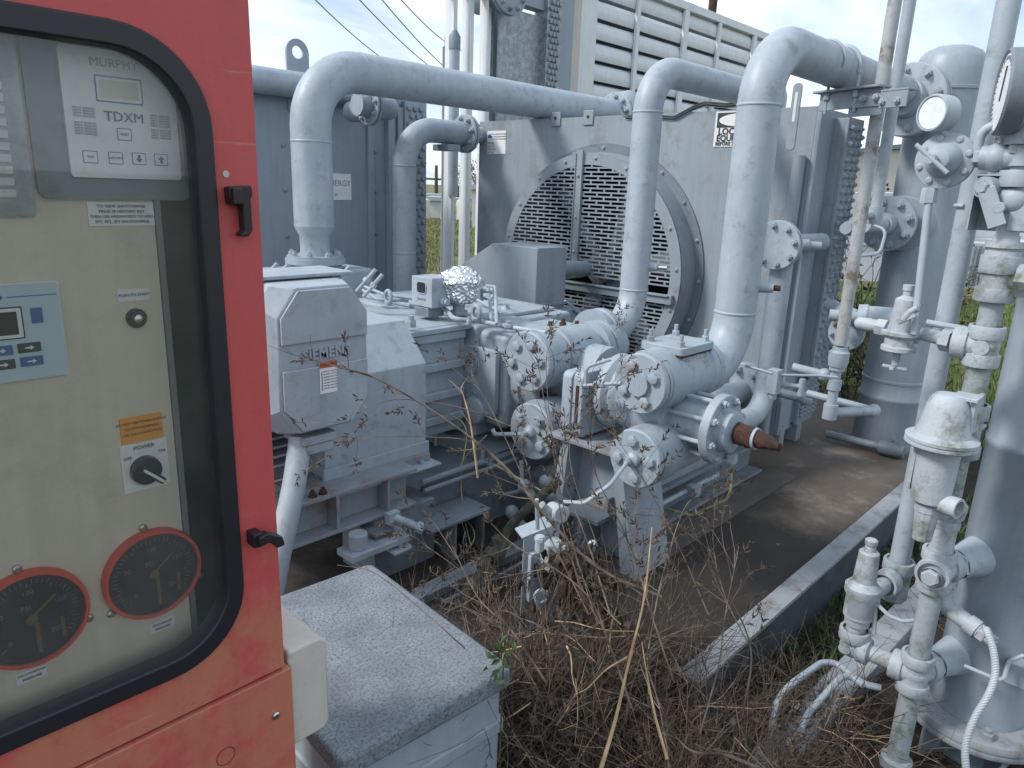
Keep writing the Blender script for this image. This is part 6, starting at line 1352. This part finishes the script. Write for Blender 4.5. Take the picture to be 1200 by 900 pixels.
# dense tangle
mbs = {'twig': MB(), 'twigd': MB(), 'dleaf': MB(), 'straw': MB(), 'gleaf': MB()}
def spot():
    while True:
        x = rnd.uniform(1.02, 2.35); y = rnd.uniform(.50, 1.22)
        if y > 1.22 - (x - 1.05) * .35 + .08: continue
        if .86 < y < .96 and x > 1.8: continue
        return x, y
for i in range(1500):
    x, y = spot(); near = x < 1.75
    z = ground_z(x, y); L = rnd.uniform(.15, .52) * (1.0 if near else .45)
    twig(mbs['twigd' if rnd.random() < .75 else 'twig'], (x, y, z), Vector((rnd.gauss(0, .55), rnd.gauss(0, .55), 1)), L, rnd.uniform(.0012, .0028), 2 if rnd.random() < .5 else 1, .02)
for i in range(140):
    x, y = rnd.uniform(1.15, 1.8), rnd.uniform(1.2, 1.72)
    twig(mbs['twig'], (x, y, 0), Vector((rnd.gauss(0, .5), rnd.gauss(0, .5), 1)), rnd.uniform(.1, .34), .0016, 2, .02)
for i in range(520):   # fallen crossing sticks
    x, y = spot(); z = ground_z(x, y) + rnd.uniform(.02, .34) * (1 if x < 1.7 else .3)
    twig(mbs[rnd.choice(['twig', 'twig', 'twigd', 'straw'])], (x, y, z), Vector((rnd.gauss(0, 1), rnd.gauss(0, 1), rnd.gauss(0, .35))), rnd.uniform(.1, .4), rnd.uniform(.0012, .003), 1, .03)
for i in range(3400):
    x, y = spot(); z = ground_z(x, y) + abs(rnd.gauss(0, .13)) * (1 if x < 1.8 else .4)
    leafmesh(mbs['dleaf'], Vector((x, y, z)), rv() + Vector((0, 0, -.5)), rnd.uniform(.02, .045), rnd.uniform(.005, .011))
# litter between the kerbs and grass tufts
for i in range(520):
    x = rnd.uniform(1.7, 3.6); y = rnd.uniform(.28, .86); z = -.195
    twig(mbs[rnd.choice(['twig', 'twigd', 'twigd'])], (x, y, z + .01), Vector((rnd.gauss(0, 1), rnd.gauss(0, 1), abs(rnd.gauss(0, .3)))), rnd.uniform(.06, .28), rnd.uniform(.001, .002), 1, .03)
for i in range(1500):
    x = rnd.uniform(1.9, 4.8); y = rnd.uniform(.62, .86); leafmesh(mbs['gleaf'], Vector((x, y, -.2)), Vector((rnd.gauss(0, .5), rnd.gauss(0, .5), 1)), rnd.uniform(.03, .09), .0025)
o = build('weed_tangle', mbs['twig'], 'twig'); o['kind'] = 'stuff'
o = build('dark_weed_tangle', mbs['twigd'], 'twigd'); o['kind'] = 'stuff'
o = build('dead_leaves', mbs['dleaf'], 'dleaf', None, 0, 10); o['kind'] = 'stuff'
o = build('straw_litter', mbs['straw'], 'straw'); o['kind'] = 'stuff'
o = build('grass_blades', mbs['gleaf'], 'gleaf', None, 0, 10); o['kind'] = 'stuff'
def stemthing(pts, r, label, mat='twig', nb=6, bl=.12, heads=True, droop=.0, group='tall dead weed stems'):
    P = smooth([AD(*p) for p in pts], 6); T = thing('dead_stem', P[0], label, 'plant', group)
    mb = MB(); n = len(P); mb.tube(P, r, 6, rads=[r * (1 - .65 * i / (n - 1)) for i in range(n)]); ends = []
    for k in range(nb):
        i = rnd.randrange(n // 4, n); dd_ = (P[min(i + 1, n - 1)] - P[i - 1]).normalized()
        twig(mb, P[i], dd_ + rv(.9), bl * rnd.uniform(.5, 1.3), r * .4, 1, droop, ends)
    ends.append((P[-1], (P[-1] - P[-2]).normalized()))
    build('stalk', mb, mat, T)
    if heads:
        mb = MB()
        for p, d in ends:
            for j in range(7): leafmesh(mb, p - d * rnd.uniform(0, .04), (d + rv(1.1)), rnd.uniform(.010, .022), .0022)
        build('leaves', mb, 'dleaf' if mat != 'straw' else 'twig', T)  # these small blades are the seed heads at the stem tips
stemthing([(775, 700, 1.75), (700, 665, 1.72), (640, 605, 1.70), (590, 545, 1.7), (520, 490, 1.68), (440, 443, 1.66), (395, 430, 1.65)], .0042, 'long reddish stem reaching left in front of the motor terminal box', nb=5, bl=.08)
stemthing([(440, 443, 1.66), (380, 425, 1.65), (345, 416, 1.64), (312, 404, 1.64)], .0012, 'thin twig end with bare forks below the raised motor lettering', nb=3, bl=.05, heads=False)
stemthing([(703, 905, 1.25), (722, 840, 1.32), (738, 770, 1.4), (755, 700, 1.47), (764, 618, 1.55)], .0038, 'thick pale split stem standing upright in the middle of the weeds', 'straw', 2, .1, False)
stemthing([(782, 890, 1.28), (768, 840, 1.33), (758, 790, 1.38), (752, 752, 1.42)], .003, 'thinner pale stem crossing behind the thick split stem', 'straw', 2, .08, False)
stemthing([(735, 770, 1.4), (710, 785, 1.38), (690, 805, 1.36), (678, 812, 1.35)], .002, 'short pale twig branching left off the thick split stem', 'straw', 1, .05, False)
stemthing([(715, 720, 1.75), (690, 640, 1.8), (660, 560, 1.84), (640, 480, 1.87), (628, 410, 1.9)], .0022, 'slender stem rising past the rear valve covers to a seeded top', nb=14, bl=.13)
stemthing([(700, 730, 1.75), (672, 640, 1.8), (650, 540, 1.84), (640, 430, 1.88), (648, 395, 1.9)], .002, 'slender stem with many brown seed heads before the rear studs', nb=14, bl=.12)
stemthing([(690, 720, 1.7), (640, 620, 1.75), (600, 530, 1.8), (570, 470, 1.82), (548, 440, 1.84)], .0022, 'forked stem crossing the embossed cover plate', nb=9, bl=.12)
stemthing([(830, 720, 1.9), (800, 650, 1.95), (770, 590, 2.0), (740, 540, 2.02), (716, 505, 2.05)], .002, 'stem with curled tips before the lower front valve cover', nb=12, bl=.13)
stemthing([(760, 760, 1.7), (775, 680, 1.75), (800, 600, 1.8), (822, 575, 1.8)], .002, 'upright stem under the studded tank end', nb=10, bl=.12)
stemthing([(880, 760, 1.8), (850, 700, 1.82), (836, 640, 1.85), (838, 590, 1.86)], .0018, 'upright stem left of the bare pad with forked tips', nb=8, bl=.12)
stemthing([(700, 640, 1.9), (668, 540, 1.95), (680, 470, 2.0), (712, 400, 2.05), (735, 372, 2.08)], .0013, 'pale hair thin stem slanting across the front cylinder', 'twig', 4, .08)
stemthing([(600, 560, 1.8), (560, 520, 1.8), (500, 512, 1.8), (440, 512, 1.78), (400, 520, 1.76)], .0016, 'pale stem running left across the coupling guard foot', 'twig', 5, .1)
stemthing([(600, 500, 1.8), (540, 478, 1.8), (470, 468, 1.78), (430, 478, 1.77), (395, 495, 1.76)], .0015, 'pale curved stem lying over the lower coupling guard', 'twig', 5, .1)
stemthing([(560, 560, 1.8), (552, 500, 1.8), (545, 470, 1.82), (540, 455, 1.82)], .0028, 'short pale stem kinked at a knot below the cover plate', 'straw', 3, .06, False)
stemthing([(520, 720, 1.7), (560, 690, 1.72), (500, 640, 1.74), (470, 620, 1.76)], .0015, 'leaning twig beside the motor base pedestal', 'twig', 9, .12)
stemthing([(545, 760, 1.5), (500, 720, 1.55), (440, 672, 1.6), (395, 662, 1.62)], .0016, 'bent twig lying on the far corner of the utility box', 'twig', 2, .05, False)
stemthing([(760, 700, 1.7), (730, 620, 1.72), (700, 560, 1.75), (690, 500, 1.76)], .002, 'dark stem with curled leaves before the support stand', 'twigd', 12, .12)
stemthing([(870, 840, 1.6), (880, 760, 1.65), (850, 690, 1.68), (835, 660, 1.7)], .0026, 'dark stem with a leaf leaning over the steel edge beam', 'twigd', 8, .14)
stemthing([(1050, 800, 1.7), (1000, 835, 1.6), (985, 880, 1.5)], .0018, 'bent dark stalk crossing before the lower pipe tee', 'twigd', 2, .06, False)
stemthing([(900, 905, 1.4), (850, 885, 1.45), (810, 880, 1.5), (780, 850, 1.5)], .004, 'thick broken woody stalk lying at the bottom of the weeds', 'twig', 3, .08, False)
# wilted leaf curtain on the pump
T = thing('wilted_plant', PQ(680, 800, -.05), 'curtain of wilted brown leaves draped over the small pump', 'plant')
mb = MB(); ml = MB()
for k in range(26):
    px = rnd.uniform(655, 712); p0 = PQ(px, rnd.uniform(625, 650), -.06 + rnd.uniform(-.05, .04)); L = rnd.uniform(.12, .32)
    pts = [p0 + Vector((rnd.uniform(-.02, .02) * i, rnd.uniform(-.02, .02) * i, -L * i / 6)) for i in range(7)]
    mb.tube(pts, .0018, 4, cap=False)
    for i in range(1, 7):
        for j in range(2): leafmesh(ml, pts[i] + rv(.01), Vector((rnd.gauss(0, .35), rnd.gauss(0, .35), -1)), rnd.uniform(.035, .07), rnd.uniform(.008, .016))
build('stems', mb, 'twigd', T); build('leaves', ml, 'dleaf', T, 0, 10)
mb = MB(); T = thing('green_sprout', AD(592, 778, 1.5), 'small fresh green sprout at the right corner of the utility box', 'plant')
c = AD(590, 772, 1.52); ml = MB()
for k in range(26): leafmesh(ml, c + rv(.03), rv(), rnd.uniform(.02, .035), .006)
mb.tube([c - VZ * .25, c], .002, 5); build('stem', mb, 'gleaf', T); build('leaves', ml, 'gleaf', T, 0, 10)
# bare shrub behind the cooler
T = thing('bare_shrub', (5.7, 1.9, -.2), 'bare winter shrub seen between the fan cooler and the tall vessel', 'shrub')
mb = MB(); ml = MB(); ends = []
for k in range(16): twig(mb, (5.95 + rnd.uniform(-.25, .25), 1.75 + rnd.uniform(-.3, .3), -.2), Vector((rnd.gauss(0, .2), rnd.gauss(0, .2), 1)), rnd.uniform(.9, 1.6), .007, 2, 0, ends)
for p, d in ends: leafmesh(ml, p, rv(), .05, .015)
build('branches', mb, 'twigd', T); build('leaves', ml, 'gleaf', T, 0, 10)
# taller grass strip beyond the pad on the right
mb = MB()
for i in range(9000):
    x = rnd.uniform(5.8, 15); y = rnd.uniform(0, 1) * (x * .42) - .3; leafmesh(mb, Vector((x, y, -.2)), Vector((rnd.gauss(0, .3), rnd.gauss(0, .3), 1)), rnd.uniform(.05, .16), .004 + x * .0004)
M['fgrass'] = bark('field_grass', (.06, .12, .025), (.15, .21, .055))
o = build('tall_grass', mb, 'fgrass', None, 0, 10); o['kind'] = 'stuff'
mb = MB()
for i in range(7000):
    x = rnd.uniform(7.0, 24); y = x * rnd.uniform(1.02, 1.4); leafmesh(mb, Vector((x, y, -.2)), Vector((rnd.gauss(0, .4), rnd.gauss(0, .4), 1)), rnd.uniform(.05, .16), .005 + x * .0006)
M['dgrass'] = bark('dry_grass', (.09, .14, .035), (.24, .24, .09))
o = build('dry_field_grass', mb, 'dgrass', None, 0, 10); o['kind'] = 'stuff'

# ================================================================== BACKGROUND
def wall_building(name, x0, x1, d, zt0, zt1, dep, mat, label, cat, roofmat=None):
    """building whose near face runs between two sight lines at depth d"""
    a = AD(x0, 300, d); b = AD(x1, 300, d); a.z = b.z = -.2; u = (b - a); L = u.length; u.normalize(); v = Vector((-u.y, u.x, 0))
    if v.dot(a) < 0: v = -v
    T = thing(name, (a + b) / 2, label, cat); mb = MB(); mb.prism([(0, 0), (L, 0), (L, zt1 + .2), (0, zt0 + .2)], a, u, VZ, v * dep); w = build('wall', mb, mat, T)
    return T, a, u, v, L
T, a, u, v, L = wall_building('cream_building', 930, 1420, 34, AD(985, 190, 34).z, AD(1200, 141, 34).z + .6, 8, 'cream', 'long cream building with a thin roof edge behind the tall vessel', 'building')
z0, z1 = AD(985, 190, 34).z, AD(1200, 141, 34).z + .6
mb = MB(); mb.prism([(-.3, z0 + .21), (L + .3, z1 + .21), (L + .3, z1 + .4), (-.3, z0 + .40)], a - v * .3, u, VZ, v * 9); build('roof', mb, 'greyd', T)
M['wall_w'] = paint('white_building', (.55, .57, .60), (.48, .50, .53), rough=.6, bump=0, scale=.6)
T, a, u, v, L = wall_building('white_trailer', 880, 1136, 15.5, AD(1060, 232, 15.5).z, AD(1130, 226, 15.5).z, 2.4, 'wall_w', 'white trailer with panel seams and louvres behind the tall vessel', 'trailer')
zt_w = AD(1110, 228, 15.5).z
mb = MB()
for zz in (.9, .55): mb.box(a + u * L / 2 - v * .02 + VZ * (zt_w - zz + .0), (L, .03, .03), rotz(math.atan2(u.y, u.x)))
build('panel_seam', mb, 'cooler', T)
for k in (.5, 1.6, 2.8): 
    mb = MB(); mb.box(a + u * (L - k) - v * .015 + VZ * .75, (.02, .03, 1.4), rotz(math.atan2(u.y, u.x))); build('seam', mb, 'cooler', T)
q = AD(1105, 240, 15.3)
mb = MB(); 
mb.tube(smooth([AD(1092, 222, 15.2), AD(1105, 233, 15.2), AD(1122, 231, 15.2), AD(1134, 228, 15.2)]), .02, 6); build('hanging_cable', mb, 'black', T)
T, a, u, v, L = wall_building('ribbed_container', 1136, 1330, 15.0, AD(1150, 285, 15).z, AD(1200, 285, 15).z, 2, 'wall_w', 'low ribbed white container behind the tall vent pipe', 'container')
zc_ = AD(1150, 285, 15).z
mb = MB()
for k in range(30): mb.box(a + u * (.08 + k * .11) - v * .02 + VZ * (zc_ + .2) * .5, (.035, .04, zc_ + .1), rotz(math.atan2(u.y, u.x)))
build('ribs', mb, 'greyd', T)
T, a, u, v, L = wall_building('roof_unit', 1136, 1330, 17.0, AD(1150, 215, 17).z, AD(1200, 212, 17).z, 2, 'wall_w', 'white upper building block above the ribbed container', 'building')
# left distance: sheds, sign, pole and trees
def shed(x0, x1, d, ytop, mat, label, name='shed', cat='shed'):
    zt = AD((x0 + x1) / 2, ytop, d).z; T, a, u, v, L = wall_building(name, x0, x1, d, zt, zt, 3, mat, label, cat); mb = MB(); mb.prism([(-.2, zt + .21), (L + .2, zt + .21), (L + .2, zt + .4), (-.2, zt + .4)], a - v * .2, u, VZ, v * 3.4); build('roof', mb, 'greyp', T); return T, a, u, v, L
T, a, u, v, L = shed(430, 523, 45, 230, 'wall_w', 'pale low building far off between the enclosure and white uprights', 'distant_building', 'building')
T, a, u, v, L = shed(503, 518, 38, 235, 'wall_w', 'small white van body with blue panel far off', 'white_van', 'van')
q = AD(510, 243, 37.8); mb = MB(); mb.box(q, (.35, .05, .28), rotz(math.atan2(u.y, u.x))); build('blue_panel', mb, 'inkb', T)
T, a, u, v, L = shed(519, 524, 40, 238, 'rust', 'tiny rust red container beside the far white van', 'red_container', 'container')
T, a, u, v, L = shed(534, 545, 44, 236, 'wall_w', 'pale shed far off between the white uprights', 'distant_shed', 'shed')
T, a, u, v, L = shed(552, 562, 30, 222, 'wall_w', 'white sign board and block far off near the cooler edge', 'distant_block', 'building')
for px, lab in ((497, 'tiny pink white tent nearest the enclosure'), (524, 'tiny pink white tent right of the far van'), (541, 'tiny pink white tent between the white uprights')):
    q = AD(px, 250, 36); q.z = -.2; T = thing('tent', q, lab, 'tent'); mb = MB(); mb.lathe(q, VZ, [(0, .35), (.9, .28), (1.1, .0)], 6); build('canopy', mb, 'cream', T)
def pole(px, ytop, d, label, arm=True):
    q = AD(px, 240, d); q.z = -.2; zt = AD(px, ytop, d).z; T = thing('utility_pole', q, label, 'utility pole'); mb = MB(); mb.cyl(q, (q.x, q.y, zt), .16, 8, .11); build('post', mb, 'twigd', T)
    if arm:
        mb = MB(); mb.box((q.x, q.y, zt - 1.0), (2.4, .14, .14), rotz(math.atan2(-1, 1))); build('crossarm', mb, 'twigd', T)
    return Vector((q.x, q.y, zt))
pole(511, 194, 55, 'small cross armed utility pole on the horizon by the enclosure')
q = AD(830, 60, 13); zt = 6.0; T = thing('brown_post', (q.x, q.y, -.2), 'dark brown post top rising behind the louvred cooler', 'post'); mb = MB(); mb.cyl((q.x, q.y, -.2), (q.x, q.y, zt), .075, 12); build('post', mb, 'rust', T)
q = AD(522, 60, 8.5); T = thing('antenna_mast', (q.x, q.y, -.2), 'thin dark mast just left of the white uprights', 'mast'); mb = MB(); zt = AD(522, 55, 8.5).z; mb.cyl((q.x, q.y, -.2), (q.x, q.y, zt), .035, 8); mb.cyl((q.x, q.y, zt), (q.x, q.y, zt + .12), .012, 6); build('mast', mb, 'greyd', T)
for p0, p1, lab in (((365, -2), (457, 72), 'leftmost of the four overhead power lines'), ((417, -2), (512, 82), 'second overhead power line from the left'), ((444, -2), (530, 84), 'third overhead power line from the left'), ((466, -2), (530, 52), 'rightmost of the four overhead power lines')):
    a = AD(p0[0], p0[1], 30); b = AD(p1[0], p1[1], 48); d_ = b - a; s = a - d_ * .5; e_ = b + d_ * .8; n = 14
    pts = [s.lerp(e_, i / n) - VZ * (4 * (i / n) * (1 - i / n)) * .9 + VZ * .7 for i in range(n + 1)]
    mb = MB(); mb.tube(pts, .028, 5); tag(build('power_line', mb, 'greyd'), lab, 'power line', 'overhead power lines')
def tree(px, d, ytop, wpx, label, shape=0):
    q = AD(px, 250, d); q.z = -.2; zt = AD(px, ytop, d).z; h = zt + .2; w_ = wpx * d / F / 2
    T = thing('distant_tree', q, label, 'tree', 'trees on the far horizon'); mb = MB(); mb.tube([q, q + Vector((.1, .1, h * .5)), q + Vector((0, .2, h * .9))], w_ * .09, 6, rads=[w_ * .1, w_ * .07, w_ * .02])
    tip = []
    for k in range(9): 
        z = h * rnd.uniform(.35, .85); p = q + VZ * z; d_ = Vector((rnd.gauss(0, 1), rnd.gauss(0, 1), .5)).normalized(); e = p + d_ * w_ * .8; mb.tube([p, e], w_ * .025, 4); tip.append(e)
    build('trunk', mb, 'twigd', T); mb = MB()
    for k in range(1500):
        c = rnd.choice(tip + [q + VZ * h * .8, q + VZ * h * .6]); p = c + Vector((rnd.gauss(0, .25) * w_, rnd.gauss(0, .25) * w_, rnd.gauss(0, .10) * h)); p.z = min(p.z, zt)
        leafmesh(mb, p, rv(), w_ * .16, w_ * .05)
    build('crown', mb, 'tree', T, 0, 10)
for args in ((503, 60, 232, 16, 'small round tree at the foot of the far utility pole'), (515, 60, 229, 10, 'narrow tree just right of the far utility pole'), (548, 40, 186, 22, 'taller dark tree seen between the white uprights'), (536, 50, 214, 14, 'lower tree left of the taller dark one'), (560, 45, 205, 14, 'dark tree next to the fan cooler edge')): tree(*args)
stemthing([(790, 800, 1.45), (770, 740, 1.5), (752, 680, 1.56), (742, 620, 1.62), (748, 570, 1.68)], .0022, 'grey forked stem just right of the small pump', nb=12, bl=.15)
stemthing([(740, 830, 1.4), (716, 760, 1.45), (690, 700, 1.5), (640, 660, 1.55), (600, 640, 1.6)], .0028, 'brown stem bending left over the pump plate', nb=8, bl=.14)
stemthing([(820, 860, 1.4), (842, 780, 1.45), (850, 720, 1.5), (866, 640, 1.6)], .002, 'thin upright stem standing before the end of the edge beam', nb=10, bl=.14)
stemthing([(640, 800, 1.4), (600, 740, 1.45), (560, 700, 1.5), (530, 640, 1.56)], .0024, 'forked twig rising from the corner of the utility box', nb=10, bl=.14)
stemthing([(680, 690, 1.8), (655, 590, 1.82), (665, 520, 1.84), (700, 470, 1.86), (745, 430, 1.9)], .0018, 'thin stem curling up to the big front valve cover', nb=8, bl=.10)
